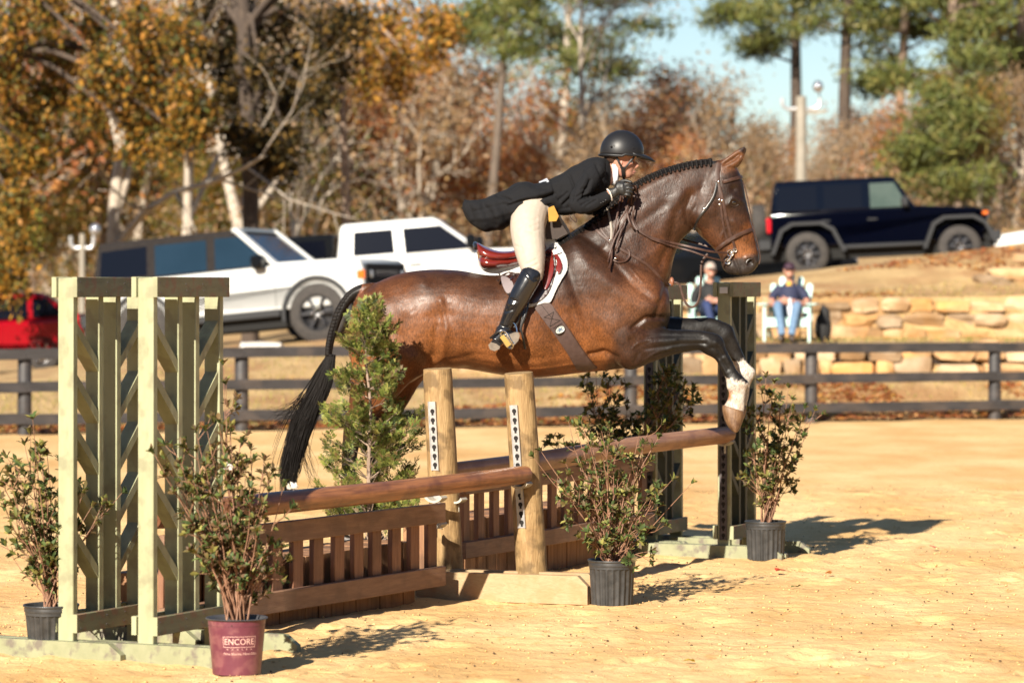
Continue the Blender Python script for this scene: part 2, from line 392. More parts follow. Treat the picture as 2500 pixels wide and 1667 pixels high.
M_bark = pm('bark_crumb', (.05, .025, .012), (.14, .08, .04), scale=40, rough=.9)
tag(scatter_crumbs(3200, M_bark, .0025, .010, 'bark_crumbs'), 'dark specks of bark mixed into the arena sand', 'bark crumbs', kind='stuff')

# grass bank and field
M_grass = pm('dry_turf', (.40, .25, .10), (.62, .42, .19), scale=1.6, rough=.95, bump=.7, bscale=14, c3=(.34, .15, .055), c3scale=.9, c3amt=.55, bdist=.05)
def terr(xs_, ys_):
    H = np.zeros((len(ys_), len(xs_)))
    for j, y in enumerate(ys_):
        for i, x in enumerate(xs_):
            d = y - fence_y(x)
            h = height(x, y) + (.035 * hn(x, y, .7) + .02 * hn(x, y, 3) if d > .4 else 0)
            H[j, i] = h + (-.4 if d < .05 else .012)
    return H
xs3 = np.concatenate([np.linspace(-300, -16, 18)[:-1], np.arange(-16, 18, .3), np.linspace(18, 300, 18)])
ys3 = np.concatenate([np.arange(20, 38, 2), np.arange(38, 66, .2), np.linspace(66, 160, 30), np.linspace(170, 900, 12)])
o = grid_mesh('grass_bank', xs3, ys3, terr, M_grass); tag(o, kind='structure')
# grass blades + fallen leaves on the bank (stuff)
def ground_scatter(n, name, mat, colors, X0, X1, d0, d1, L, Wd, up, seed, flt=None):
    rs = np.random.RandomState(seed); V = []; Fc = []; C = []
    k = 0
    X = rs.uniform(X0, X1, n); dd = rs.uniform(0, 1, n)
    for x, u in zip(X, dd):
        d = d0 + (d1 - d0) * u; y = fence_y(x) + d
        if flt and not flt(x, y): continue
        z = height(x, y) + .02
        a = rs.uniform(0, 6.28); l = L * rs.uniform(.5, 1.3); ww = Wd * rs.uniform(.6, 1.3)
        dx, dy = cos(a), sin(a)
        if up:
            lean = rs.uniform(-.5, .5, 2) * l
            p = [(x - dx * ww, y - dy * ww, z), (x + dx * ww, y + dy * ww, z), (x + lean[0] + dx * ww * .3, y + lean[1] + dy * ww * .3, z + l), (x + lean[0] - dx * ww * .3, y + lean[1] - dy * ww * .3, z + l)]
        else:
            t1, t2 = rs.uniform(-.5, .7, 2)
            p = [(x - dx * l / 2, y - dy * l / 2, z + .005), (x - dy * ww / 2, y + dx * ww / 2, z + .01 + abs(t1) * l * .5), (x + dx * l / 2, y + dy * l / 2, z + .01 + abs(t2) * l * .6), (x + dy * ww / 2, y - dx * ww / 2, z + .008)]
        V += p; Fc.append((k, k + 1, k + 2, k + 3)); k += 4
        c = colors[rs.randint(len(colors))]; v = rs.uniform(.7, 1.2); C.append([q * v for q in c])
    return np_mesh(name, V, Fc, mat, cols=C)
GC = [(.42, .31, .11), (.36, .30, .09), (.24, .25, .06), (.50, .38, .16), (.40, .26, .10)]
LC = [(.46, .15, .05), (.40, .12, .04), (.52, .22, .07), (.30, .10, .04), (.58, .30, .12), (.62, .30, .06)]
tag(ground_scatter(12000, 'grass_blades', M_tleaf, GC, -9, 11, .5, 8, .05, .010, True, 3), 'short dry grass blades on the bank behind the fence', 'grass', kind='stuff')
tag(ground_scatter(15000, 'leaf_litter', M_tleaf, LC, -9, 11, .15, 2.6, .09, .07, False, 4, lambda x, y: (y - fence_y(x)) < 1.1 or hn(x, y, .8) > -.05), 'rusty fallen leaves drifted along the foot of the fence', 'leaf litter', kind='stuff')
tag(ground_scatter(6000, 'leaf_litter', M_tleaf, LC, 3, 13, 6.0, 10.5, .09, .07, False, 9, lambda x, y: hn(x, y, .5) > .05), 'thin scatter of orange leaves on the upper grass slope', 'leaf litter', kind='stuff')

# ================================================================ FENCE
fx = [-13.54, -11.02, -8.50, -5.98, -3.40, -.94, 1.56, 4.02, 6.63, 9.15, 11.7]
f0 = empty('board_fence', (fx[5], fence_y(fx[5]), 0)); tag(f0, 'black painted three board fence running along the far edge of the sand arena', 'fence')
dirf = Vector((1, .382, 0)).normalized(); nf = Vector((-dirf.y, dirf.x, 0))
for i, x in enumerate(fx):
    mb = MB(); c = Vector((x, fence_y(x), 0)); r = .085
    M = Matrix.Translation(c) @ Matrix.Rotation(jit(0, .02), 4, 'X')
    hgt = 1.02 + jit(0, .015)
    mb.lathe([(0, -.15), (r * 1.05, -.15), (r * 1.04, .3), (r, hgt - .02), (r * .9, hgt), (0, hgt + .01)], M, n=14)
    mb.build('post', M_fence, f0, world=True)
for i in range(len(fx) - 1):
    for k, (za, zb) in enumerate(((.935, 1.068), (.525, .655), (.135, .27))):
        mb = MB(); a = Vector((fx[i], fence_y(fx[i]), 0)) - nf * (.105 + .003 * (i % 2)); b_ = Vector((fx[i + 1], fence_y(fx[i + 1]), 0)) - nf * (.105 + .003 * (i % 2))
        ja, jb = jit(0, .012), jit(0, .012); zc = (za + zb) / 2
        mb.beam(a + Vector((0, 0, zc + ja)), b_ + Vector((0, 0, zc + jb)), .032, zb - za - .003 * (i % 2))
        mb.build('rail', M_fence, f0, world=True)

# ================================================================ STONES
def rock(mb, c, s, rs, col):
    bm = bmesh.new(); bmesh.ops.create_cube(bm, size=1)
    bmesh.ops.subdivide_edges(bm, edges=bm.edges[:], cuts=2, use_grid_fill=True)
    off = Vector((rs.uniform(0, 50), rs.uniform(0, 50), rs.uniform(0, 50)))
    for v in bm.verts:
        p = v.co.copy(); q = p.normalized() * .60; p = p * .66 + q * .34
        nn = mnoise.noise_vector(v.co * 1.6 + off) * .17 + mnoise.noise_vector(v.co * 4 + off) * .06
        p = p + nn; v.co = Vector((c[0] + p.x * s[0] * 1.03, c[1] + p.y * s[1], c[2] + p.z * s[2] * 1.03))
    bm.verts.index_update(); mb.add([v.co.copy() for v in bm.verts], [[v.index for v in f.verts] for f in bm.faces], col); bm.free()
def rcol(rs):
    v = rs.uniform(.55, 1.25); k = rs.rand() ** 2
    return (v, v * (1 - .2 * k), v * (1 - .5 * k))
def stone_wall(name, label, X0, X1, yf, z0f, rows, seed, hs):
    rs = np.random.RandomState(seed); mb = MB(); mb.col = (.05, .035, .03); hh_ = sum(hs) * .86; mb.box((X0, yf(X0) - .02, z0f(X0) - .1), (X1, yf(X1) + .45, z0f(X0) + hh_))
    z = 0
    for r in range(rows):
        x = X0 + rs.uniform(-.3, .2); h = hs[r]
        while x < X1:
            L_ = h * rs.uniform(.8, 2.9)
            hh = h * rs.uniform(.70, 1.22)
            xc = x + L_ / 2; y = yf(xc) + r * .06 + rs.uniform(-.07, .07)
            rock(mb, (xc, y, z0f(xc) + z + hh / 2), (L_ * .93, .60, hh * .95), rs, rcol(rs)); x += L_ * .99
        z += h * .93
    o = mb.build(name, M_rock, None, colattr=True, angle=35); tag(o, label, 'stone wall'); return o
o = stone_wall('stone_wall', 'low dry laid wall of tan boulders just behind the board fence', -.6, 11.5, lambda x: 47.75, lambda x: .50, 2, 5, (.27, .26))
o = stone_wall('stone_wall', 'upper retaining wall of stacked sandstone blocks behind the mint chairs', 1.2, 12.5, lambda x: 51.45, lambda x: .97, 3, 8, (.24, .26, .24))
rs = np.random.RandomState(21)
BL = ['pale flat boulder at the left end of the loose stones on the upper slope', 'squat orange tan boulder below the pale stones on the upper slope', 'tall pale boulder against the right edge of the picture on the upper slope', 'long cream boulder lying on top of the loose stones on the slope', 'small whitish stone higher up the slope below the white car']
for i, (px, py, sz) in enumerate([(2420, 690, (.55, .4, .25)), (2447, 708, (.38, .35, .26)), (2500, 700, (.42, .4, .4)), (2475, 668, (.85, .4, .2)), (2496, 630, (.3, .25, .14))]):
    p = P(px, py, 53.2); mb = MB(); rock(mb, (p.x, p.y - .2 * (i == 1) , p.z), sz, rs, rcol(rs)); o = mb.build('boulder', M_rock, None, colattr=True); tag(o, BL[i], 'boulder', 'loose boulders on the grass slope')
M_lime = pm('pale_stone', (.70, .68, .64), (.82, .8, .76), scale=9, rough=.8)
for i, (px, py, sz) in enumerate([(565, 868, (.55, .3, .14)), (640, 850, (.62, .3, .17))]):
    mb = MB(); p = P(px, py, 50.3); rock(mb, tuple(p), sz, rs, (1, 1, 1)); o = mb.build('pale_rock', M_lime, None)  # rock shapes stand in for unclear white objects beside the car
    tag(o, ['low white stone on the grass below the rear of the white off-road car', 'larger white stone on the grass below the rocker of the white off-road car'][i], 'rock', 'white stones beside the parked car')

# ================================================================ JUMP STANDARDS
def wing(X, Y, width, ang_deg, H, label, strip=False, group='wing standards of the jump', green=M_green, worn=M_green_shade, foot_l=(.46, .46), inner=None):
    """local x runs along the jump away from the camera, y to the left"""
    e = empty('jump_standard', (X, Y, 0), rz=radians(ang_deg)); tag(e, label, 'jump standard', group)
    th = .040
    xs_ = [0, width * .36, width * .60, width - th]
    mb = MB(); mb.box((0, -.044, 0), (th, .044, H - .004), bev=.004); mb.build('post', green, e)
    for x in xs_[1:3]:
        mb = MB(); mb.box((x, -.040, .20), (x + th, .040, H - .06), bev=.003); mb.build('upright', inner or green, e)
    mb = MB(); mb.box((xs_[3], -.044, 0), (width, .044, H - .004), bev=.004); mb.build('post', green, e)
    for z0, z1 in ((H - .098, H), (.125, .215)):
        for sgn in (-1, 1):
            mb = MB(); y0, y1 = (-.073, -.0455) if sgn < 0 else (.0455, .073)
            mb.box((-.007, y0, z0), (width + .012, y1, z1), bev=.003); mb.build('rail', worn if sgn < 0 else green, e)  # camera-side rail gets the painted shade tone, the back rail plain sage
            # sunlit sage tone put on the rail end, against the shade-toned face
            mb = MB(); mb.box((-.0105, y0 + .0005, z0 + .0005), (-.0071, y1 - .0005, z1 - .0005)); mb.build('rail_end', green, e)
    for k in range(5):
        zt = H - .215 - k * .252
        for (xa, xb) in ((th, xs_[1]), (xs_[3], xs_[2] + th)):
            mb = MB(); hgt = .055
            poly = [(xa, zt), (xb, zt - (abs(xb - xa)) * .98), (xb, zt - (abs(xb - xa)) * .98 - hgt), (xa, zt - hgt)]
            if xb < xa: poly = poly[::-1]
            mb.prism(poly, (1, 0, 0), (0, 0, 1), (0, 1, 0), (0, 0, 0), -.037, .037); mb.build('brace', inner or green, e, smooth=False)
    for (x0, x1, hh) in ((-.044, -.002, .086), (th + .002, th + .042, .084), (width + .002, width + .04, .085)):
        mb = MB(); poly = [(-foot_l[1], 0), (foot_l[0], 0), (foot_l[0], hh * .45), (foot_l[0] - .05, hh), (-foot_l[1] + .07, hh), (-foot_l[1], hh * .4)]
        poly = [(p[0], p[1] - .02 if p[1] == 0 else p[1]) for p in poly]
        mb.prism(poly, (0, 1, 0), (0, 0, 1), (1, 0, 0), (0, 0, 0), x0, x1); mb.build('foot', M_green2, e, smooth=False)
    mb = MB()
    for z_ in (H - .07, H - .03, .15, .19):
        for x_ in (.018, width * .36 + .02, width * .60 + .02, width - .02): mb.ell((x_ + jit(0, .006), -.0735, z_ + jit(0, .006)), (.0045, .002, .0045), None, 8, 4)
    mb.build('screws', M_strip, e)
    if strip:
        s = keyholes(e, Vector((-.0035, 0, 0)), .30 if strip == 1 else .12, strip_top, .052)
    return e
strip_top = 1.30
def keyholes(parent, o, z0, z1, wd, M=None, mat=M_strip, pitch=.052):
    """steel strip with keyhole openings; local face normal -x; M maps local"""
    M = M or Matrix.Identity(4); mb = MB(); n = int((z1 - z0) / pitch)
    f = lambda x, y, z: M @ (o + Vector((x, y, z)))
    mb.box((0, -wd / 2, z0), (-.003, wd / 2, z1), M @ Matrix.Translation(o)); mb.box((.0, -wd / 2, z0), (-.010, -wd / 2 + .004, z1), M @ Matrix.Translation(o)); mb.box((.0, wd / 2 - .004, z0), (-.010, wd / 2, z1), M @ Matrix.Translation(o))
    ob = mb.build('keyhole_strip', mat, parent, smooth=False)
    h = MB()
    for k in range(n):
        z = z0 + pitch * (k + .5); r = .0135
        ring = [(cos(a) * r, sin(a) * r + .006) for a in [radians(t) for t in range(-60, 241, 25)]]
        poly = ring + [(-.006, -.018), (.006, -.018)]
        h.prism(poly, (0, 1, 0), (0, 0, 1), (-1, 0, 0), o + Vector((0, 0, z)), .0035, .0045)
    if M != Matrix.Identity(4): h.v = [tuple(M @ Vector(v)) for v in h.v]
    hb = h.build('keyholes', M_hole, ob, smooth=False)
    return ob
wA = wing(-2.157, 15.83, .655, 64.3, 1.84, 'sage green wing standard at the far left, left one of the near pair', foot_l=(.62, .34))
wB = wing(-1.755, 15.69, .655, 64.3, 1.84, 'sage green wing standard directly behind the maroon pot, right one of the near pair', foot_l=(.36, .46))
wD = wing(1.405, 21.75, .53, 66.5, 1.83, 'green wing standard at the far right end with a white sticker on its top', strip=2, foot_l=(.62, .42), inner=M_dgreen)
wC = wing(.93, 22.15, .53, 66.5, 1.81, 'green wing standard at the far end partly hidden behind the horse forelegs and dark shrub', strip=2, foot_l=(.34, .30), inner=M_dgreen)
mb = MB(); mb.box((-.0135, -.032, 1.755), (-.011, .024, 1.797)); mb.build('sticker', pm('white_sticker', (.85, .85, .82), rough=.5), wD, smooth=False)

# ---------------------------------------------------------------- round middle posts on the timber foot
def round_post(pb, pt, r, label, strips, seed):
    pb = Vector(pb); pt = Vector(pt); e = empty('round_post', pb); tag(e, label, 'jump post', 'round wooden posts in the middle of the jump')
    rs = np.random.RandomState(seed); ax = (pt - pb).normalized(); mb = MB(); n = 28; m = 26
    u = ax.cross(Vector((0, 1, 0))).normalized(); v = ax.cross(u); L_ = (pt - pb).length
    vs = []; fs = []
    for i in range(m + 1):
        t = i / m
        for k in range(n):
            a = 2 * pi * k / n; rr = r * (1.03 - .08 * t) * (1 + .02 * mnoise.noise(Vector((cos(a) * 2, sin(a) * 2, t * 5 + seed))) + .006 * mnoise.noise(Vector((cos(a) * 9, sin(a) * 9, t * 16))))
            if i == m: rr *= .97
            vs.append(ax * (L_ * t) + u * cos(a) * rr + v * sin(a) * rr)
    for i in range(m):
        for k in range(n): fs.append((i * n + k, (i + 1) * n + k, (i + 1) * n + (k + 1) % n, i * n + (k + 1) % n))
    fs.append(tuple(range(m * n, m * n + n)));
    mb.add(vs, fs); mb.build('log', M_postw, e, angle=50)
    face = -Vector((.434, .901, 0)).normalized(); zc = ax; yl = zc.cross(face).normalized(); xl = face
    fx_ = (face - ax * face.dot(ax)).normalized()
    R = Matrix((-fx_, -zc.cross(-fx_) * -1, zc)).transposed().to_4x4()
    for (z0, z1) in strips:
        keyholes(e, Vector((-(r * 1.0), 0, 0)), z0, z1, .048, M=R, mat=M_galv)
    return e
pBb = P(1303, 1468, 18.95); pBb.z = 0; pBt = P(1266, 910, 18.87)
pAb = P(1096, 1462, 19.15); pAb.z = 0; pAt = P(1068, 900, 19.08)
postB = round_post(pBb, pBt, .089, 'right one of the two round wooden posts, with a pole end resting on it', ((.42, .66), (.70, 1.13)), 3)
postA = round_post(pAb, pAt, .089, 'left one of the two round wooden posts, right beside the cedar', ((.40, .60), (.74, 1.14)), 11)
# timber foot
e = empty('timber_foot', (.0, 18.75, 0)); tag(e, 'raw pine timber base board under the two round posts', 'timber base')
a = P(1018, 1462, 18.95); b_ = P(1434, 1470, 18.62); a.z = b_.z = 0
d = (b_ - a).normalized(); nrm = Vector((d.y, -d.x, 0))
for off, h, nm in ((0, .152, 'front_board'), (.14, .156, 'board')):
    mb = MB(); q0 = a - nrm * off; q1 = b_ - nrm * off
    if off: q1 = q1 + d * .02; q0 = q0 + d * .04
    L_ = (q1 - q0).length
    M = Matrix((d, -nrm, Vector((0, 0, 1)))).transposed().to_4x4(); M.translation = q0
    poly = [(0, -.01), (L_, -.01), (L_, h * .62), (L_ - .06, h), (.0, h)]
    mb.prism(poly, tuple(d), (0, 0, 1), tuple(-nrm), tuple(q0), 0, .05)
    mb.build(nm, M_timber, e, world=True, smooth=False)
mb = MB(); mb.beam(a - nrm * .05 + d * .02 + Vector((0, 0, .05)) , a - nrm * .139 + d * .02 + Vector((0, 0, .05)), .10, .09); mb.build('spacer', M_timber, e, world=True)

# ---------------------------------------------------------------- poles, cups, gates, boxes
def pole(p0, p1, r0, r1, label, mat, seed):
    p0 = Vector(p0); p1 = Vector(p1); d = (p1 - p0); L_ = d.length; x = d.normalized()
    M = Matrix((x, Vector((0, 0, 1)).cross(x).normalized(), x.cross(Vector((0, 0, 1)).cross(x).normalized()))).transposed().to_4x4()
    o_ = p0; mb = MB(); n = 26; m = 44; vs = []; fs = []
    for i in range(m + 1):
        t = i / m; xx = t * L_
        for k in range(n):
            a = 2 * pi * k / n; rr = (r0 + (r1 - r0) * t) * (1 + .02 * mnoise.noise(Vector((cos(a) * 1.5, sin(a) * 1.5, xx * 2.5 + seed))))
            if i == 0 or i == m: rr *= .93
            vs.append(Vector((xx, cos(a) * rr, sin(a) * rr + .006 * sin(t * 5 + seed))))
    for i in range(m):
        for k in range(n): fs.append((i * n + k, i * n + (k + 1) % n, (i + 1) * n + (k + 1) % n, (i + 1) * n + k))
    fs.append(tuple(reversed(range(n)))); fs.append(tuple(range(m * n, m * n + n)))
    mb.add(vs, fs); ob = mb.build('jump_pole', mat, None, angle=50); ob.matrix_world = Matrix.Translation(o_) @ M
    tag(ob, label, 'jump pole', 'wooden poles of the jump'); return ob
D1 = 18.78
pole(P(372, 1265, 16.25), P(1283, 1157, D1), .0625, .052, 'glossy brown pole crossing in front of the cedar to the nearer round post', M_pole, 1)
pole(P(1290, 1127, 18.98), P(1779, 1059, 21.62), .058, .055, 'worn brown pole from the middle post to the far right standard, under the front hooves', M_pole2, 5)
pole(P(1100, 1151, 19.3), P(1585, 1078, 22.0), .05, .05, 'back pole seen between the two round posts', M_pole2, 9)
def cup(px, py, D, label, s=1.0):
    p = P(px, py, D); mb = MB(); ax = Vector((.434, .901, 0))
    side = Vector((.901, -.434, 0)); prof = []
    for k in range(9):
        a = radians(205 + k * 130 / 8); prof.append((cos(a) * .062 * s, sin(a) * .05 * s + .05 * s))
    inner = [(q[0] * .8, q[1] + .012) for q in reversed(prof)]
    mb.prism(prof + inner, tuple(side), (0, 0, 1), tuple(-ax), tuple(p - ax * .0), -.02, .055)
    mb.box((-.012, -.01, -.05), (.0, .01, .01), Matrix.Translation(p))
    o_ = mb.build('jump_cup', M_cup, None, smooth=False); tag(o_, label, 'jump cup', 'plastic cups holding the poles'); return o_
cup(1276, 1192, 18.80, 'beige cup under the end of the glossy pole at the middle post')
cup(1068, 1226, 18.9, 'beige cup under the glossy pole on the left round post')
cup(1068, 1290, 18.85, 'beige cup holding the near picket gate on the left round post')
cup(1121, 1228, 19.1, 'beige cup holding the far picket gate beside the left round post', .8)
cup(1772, 1088, 21.62, 'cup under the pole end at the far right standard')
def gate(p0, p1, zt, zb, hr, label, nP, pw, first=.04):
    p0 = Vector(p0); p1 = Vector(p1); d = (p1 - p0); L_ = d.length; ang = atan2(d.y, d.x)
    e = empty('picket_gate', p0, rz=ang); tag(e, label, 'picket gate', 'brown picket gates hung in the jump')
    for nm, z in (('top_rail', zt), ('bottom_rail', zb)):
        mb = MB(); mb.box((0, -.04, z - hr), (L_, -.004, z), bev=.004); mb.build(nm, M_brown, e)
    for k in range(nP):
        x = first + (L_ - 2 * first - pw) * k / (nP - 1); mb = MB(); sh = jit(0, .008)
        mb.box((x + sh, -.003, zb - .06), (x + pw + sh, .028, zt - .02), bev=.003); mb.build('picket', M_brownv, e)
    return e
def plankbox(p0, p1, h, dep, label, n, side=1):
    p0 = Vector(p0); p1 = Vector(p1); d = (p1 - p0); L_ = d.length
    e = empty('plank_box', p0, rz=atan2(d.y, d.x)); tag(e, label, 'jump box', 'low plank boxes under the gates')
    f = MB(); w_ = L_ / n
    for k in range(n):
        t = random.uniform(-.004, .004)
        f.box((k * w_ + .002, t, -.02), ((k + 1) * w_ - .002, dep, h - abs(t) * 3), bev=.003)
    f.build('planks', M_boxw, e)
    b = MB(); b.box((.006, .008, -.01), (L_ - .006, dep - .006, h - .02)); b.build('core', M_gapd, e, smooth=False)
    return e
# near gate (left)
g0 = P(384, 1500, 16.2); g0.z = 0; g1 = P(1074, 1465, 18.72); g1.z = 0
gate(g0 + Vector((0, 0, 0)), g1, .565, .205, .112, 'near picket gate under the glossy pole, left of the round posts', 14, .10)
q0 = g0 + Vector((-.02, .12, 0)); q1 = P(1012, 1465, 18.62) ; q1.z = 0
plankbox(q0 + (q1 - q0).normalized() * .06 + Vector((.03, -.02, 0)), q1 + Vector((-.0, .02, 0)), .36, .34, 'weathered plank box on the ground below the near picket gate', 19)
h0 = P(1122, 1430, 19.42); h0.z = 0; h1 = P(1585, 1360, 22.0); h1.z = 0
gate(h0, h1, .665, .285, .10, 'far picket gate behind the round posts and the middle shrub', 14, .085)
dd = (h1 - h0).normalized(); plankbox(h0 + dd * .10 + Vector((-.09 * dd.y, .09 * dd.x, 0)), h1 - dd * .1 + Vector((-.09 * dd.y, .09 * dd.x, 0)), .40, .34, 'plank box on the ground below the far picket gate', 18)

# ================================================================ POTTED SHRUBS
def leaf_quad(V, Fc, C, base, dirv, nrmv, L_, W_, col):
    side = dirv.cross(nrmv).normalized(); b = len(V); mid = base + dirv * L_ * .45 + nrmv * L_ * .03; tip = base + dirv * L_ - nrmv * L_ * .12
    q1 = base + dirv * L_ * .28 + nrmv * L_ * .02; q2 = base + dirv * L_ * .68 + nrmv * L_ * .01; s_ = side * W_ * .5; u_ = nrmv * W_ * .14
    V += [base, q1 + s_ * .8 + u_, q2 + s_ * .92 + u_ * .8, tip, q2 - s_ * .92 + u_ * .8, q1 - s_ * .8 + u_, mid - nrmv * W_ * .03]
    Fc += [(b + k, b + (k + 1) % 6, b + 6) for k in range(6)]; C += [col] * 6
def rosette(V, Fc, C, p, d, n, L_, cols, rs, spread=.9):
    d = d.normalized(); a0 = rs.uniform(0, 6.28)
    u = d.orthogonal().normalized(); v = d.cross(u)
    for k in range(n):
        a = a0 + k * 2.4; el = rs.uniform(.35, 1.15) * spread
        dv = (u * cos(a) + v * sin(a)) * sin(el) + d * cos(el); nv = (d * sin(el) - (u * cos(a) + v * sin(a)) * cos(el)).normalized()
        dv = (dv + Vector(rs.uniform(-.15, .15, 3))).normalized()
        nv = (nv - dv * nv.dot(dv)).normalized()
        c = cols[rs.randint(len(cols))]; vv = rs.uniform(.75, 1.25)
        leaf_quad(V, Fc, C, p + d * rs.uniform(-.012, .004), dv, nv, L_ * rs.uniform(.7, 1.35), L_ * .46 * rs.uniform(.8, 1.2), tuple(q * vv for q in c))
GL = [(.060, .090, .026), (.085, .115, .032), (.048, .07, .022), (.15, .155, .04), (.24, .22, .06), (.13, .10, .035), (.10, .07, .035)]
def shrub(root, base, tips, D, seed, cols, L_=.042, side=5, ddepth=.22, stemr=.006, fill=1.0, rootr=.05, low=.28, straight=0.0):
    rs = np.random.RandomState(seed); st = MB(); V = []; Fc = []; C = []
    base = Vector(base)
    for (tx, ty) in tips:
        dep = rs.uniform(-ddepth, ddepth); tip = P(tx, ty, D + dep)
        a = rs.uniform(0, 6.28); b0 = base + Vector((cos(a), sin(a), 0)) * rs.uniform(0, rootr)
        mid = b0.lerp(tip, .45) + Vector(rs.uniform(-.04, .04, 3)); mid.x = b0.x + (tip.x - b0.x) * rs.uniform(.30, .46); mid.y = b0.y + (tip.y - b0.y) * .4
        pts = curve3([b0, b0.lerp(mid, .5) + Vector(rs.uniform(-.015, .015, 3)), mid, mid.lerp(tip, .5) + Vector(rs.uniform(-.02, .02, 3)), tip], 4)
        n = len(pts); st.tube(pts, [stemr * .8 * (1 - .75 * i / n) for i in range(n)], n=5)
        rosette(V, Fc, C, tip, (pts[-1] - pts[-3]), 7, L_, cols, rs)
        for q in range(int(side * fill * .85)):
            t = rs.uniform(low, .97); i = int(t * (n - 1)); p = pts[i]; dr = (pts[min(i + 1, n - 1)] - pts[max(i - 1, 0)]).normalized()
            a = rs.uniform(0, 6.28); u = dr.orthogonal().normalized(); v = dr.cross(u)
            sd = (dr * .7 + (u * cos(a) + v * sin(a)) * .9 + Vector((0, 0, .35))).normalized(); ln = rs.uniform(.05, .16) * (1.1 - t * .4)
            e1 = p + sd * ln * .55 + Vector(rs.uniform(-.01, .01, 3)); e2 = e1 + (sd + Vector((0, 0, .35))).normalized() * ln * .55
            st.tube([p, e1, e2], [.0028, .002, .0013], n=4)
            rosette(V, Fc, C, e2, e2 - e1, rs.randint(5, 9), L_, cols, rs)
            if rs.rand() < .75: rosette(V, Fc, C, e1, sd, rs.randint(2, 5), L_ * .85, cols, rs, 1.2)
            if rs.rand() < .6:
                s2 = (sd + Vector(rs.uniform(-.8, .8, 3))).normalized(); e3 = e1 + s2 * ln * .6; st.tube([e1, e3], [.0018, .0012], n=4); rosette(V, Fc, C, e3, s2, rs.randint(4, 8), L_, cols, rs)
    st.build('stems', M_stem, root, world=True)
    Mi = wmat(root).inverted(); V = [tuple(Mi @ v) for v in V]
    np_mesh('foliage', V, Fc, M_leaf, root, cols=C, nside=3)
def pot(px, D, rt, rb, h, label, ribs=True, body=None, name='potted_shrub', cat='potted shrub', group='potted shrubs set around the jump', z0=0.0):
    c = P(px, 800, D); e = empty(name, (c.x, c.y, z0)); tag(e, label, cat, group)
    mb = MB(); n = 176 if ribs else 48; vs = []; fs = []; lev = [(0, 1), (.02, 1), (.05, 1), (.80, 1), (.86, 0), (.90, 0)] if ribs else [(0, 0), (.5, 0), (.93, 0), (.967, 0)]
    for (t, rr) in lev:
        for k in range(n):
            a = 2 * pi * k / n; r = rb + (rt * .955 - rb) * t
            if ribs and rr: r -= .0095 * (.5 + .5 * cos(a * 22)) ** .8
            vs.append((cos(a) * r, sin(a) * r, h * t))
    for i in range(len(lev) - 1):
        for k in range(n): fs.append((i * n + k, i * n + (k + 1) % n, (i + 1) * n + (k + 1) % n, (i + 1) * n + k))
    fs.append(tuple(reversed(range(n)))); mb.add(vs, fs); mb.build('pot', body or M_black, e, angle=60)
    mb = MB(); R = rt; lip = not ribs
    if lip:
        mb.lathe([(R * .955, h * .966), (R * 1.0, h * .972), (R * 1.03, h * .985), (R * 1.01, h), (R * .965, h * .995), (R * .90, h * .95), (R * .88, h * .80)], n=48)
    else:
          mb.lathe([(R * .955, h * .86), (R * .975, h * .875), (R * .965, h * .90), (R * .98, h * .925), (R * .965, h * .94), (R * .985, h * .955), (R * 1.01, h * .965), (R * 1.015, h * .99), (R, h), (R * .965, h * .995), (R * .945, h * .95), (R * .94, h * .80)], n=48)
    mb.build('rim', M_potrim if not ribs else M_black, e, angle=70)
    mb = MB(); mb.lathe([(0, h * .90), (R * .5, h * .905), (R * .945, h * .87)], n=32)
    rs = np.random.RandomState(int(px))
    for k in range(90):
        a = rs.uniform(0, 6.28); r = R * .88 * sqrt(rs.rand()); mb.ell((cos(a) * r, sin(a) * r, h * .895), (rs.uniform(.006, .016), rs.uniform(.004, .01), .005), Matrix.Rotation(rs.uniform(0, 3), 3, 'Z'), 5, 3)
    mb.build('soil', M_soil, e)
    return e, Vector((c.x, c.y, h * .88 + z0))
# maroon pot
DM = 15.22
eM, bM = pot(578, DM, .142, .112, .26, 'azalea with brown twigs in the maroon pot with printed lettering', ribs=False, body=M_maroon)
tipsM = [(375, 1105), (400, 1118), (420, 1092), (452, 1075), (478, 1052), (505, 1048), (545, 890), (552, 935), (556, 990), (535, 1030), (562, 1050), (588, 1075), (612, 1095), (645, 1125), (665, 1150), (692, 1185), (600, 1140), (560, 1110), (520, 1100), (480, 1100), (440, 1130), (405, 1165), (425, 1200), (470, 1170), (515, 1160), (565, 1170), (610, 1190), (655, 1200), (640, 1230), (590, 1230), (540, 1215), (490, 1215), (445, 1250), (690, 1335), (702, 1360), (655, 1400), (470, 1300), (620, 1290), (585, 1145), (500, 1135)]
shrub(eM, bM, tipsM, DM, 41, GL + [(.16, .10, .04), (.12, .07, .035)], L_=.040, side=6, ddepth=.20, stemr=.0065)
# left black pot
eL, bL = pot(125, 15.95, .135, .105, .25, 'azalea in a ribbed black pot at the left edge, behind the left wing standard')
shrub(eL, bL, [(80, 1022), (72, 1060), (60, 1085), (20, 1150), (8, 1185), (40, 1130), (95, 1095), (115, 1110), (145, 1125), (165, 1150), (190, 1185), (225, 1235), (180, 1230), (12, 1240), (40, 1210), (80, 1180), (120, 1200), (60, 1160), (110, 1160), (30, 1290), (75, 1270), (140, 1270), (200, 1210), (250, 1230), (300, 1200), (190, 1290), (15, 1330), (60, 1230), (155, 1200)], 15.95, 43, GL, side=6, ddepth=.2)
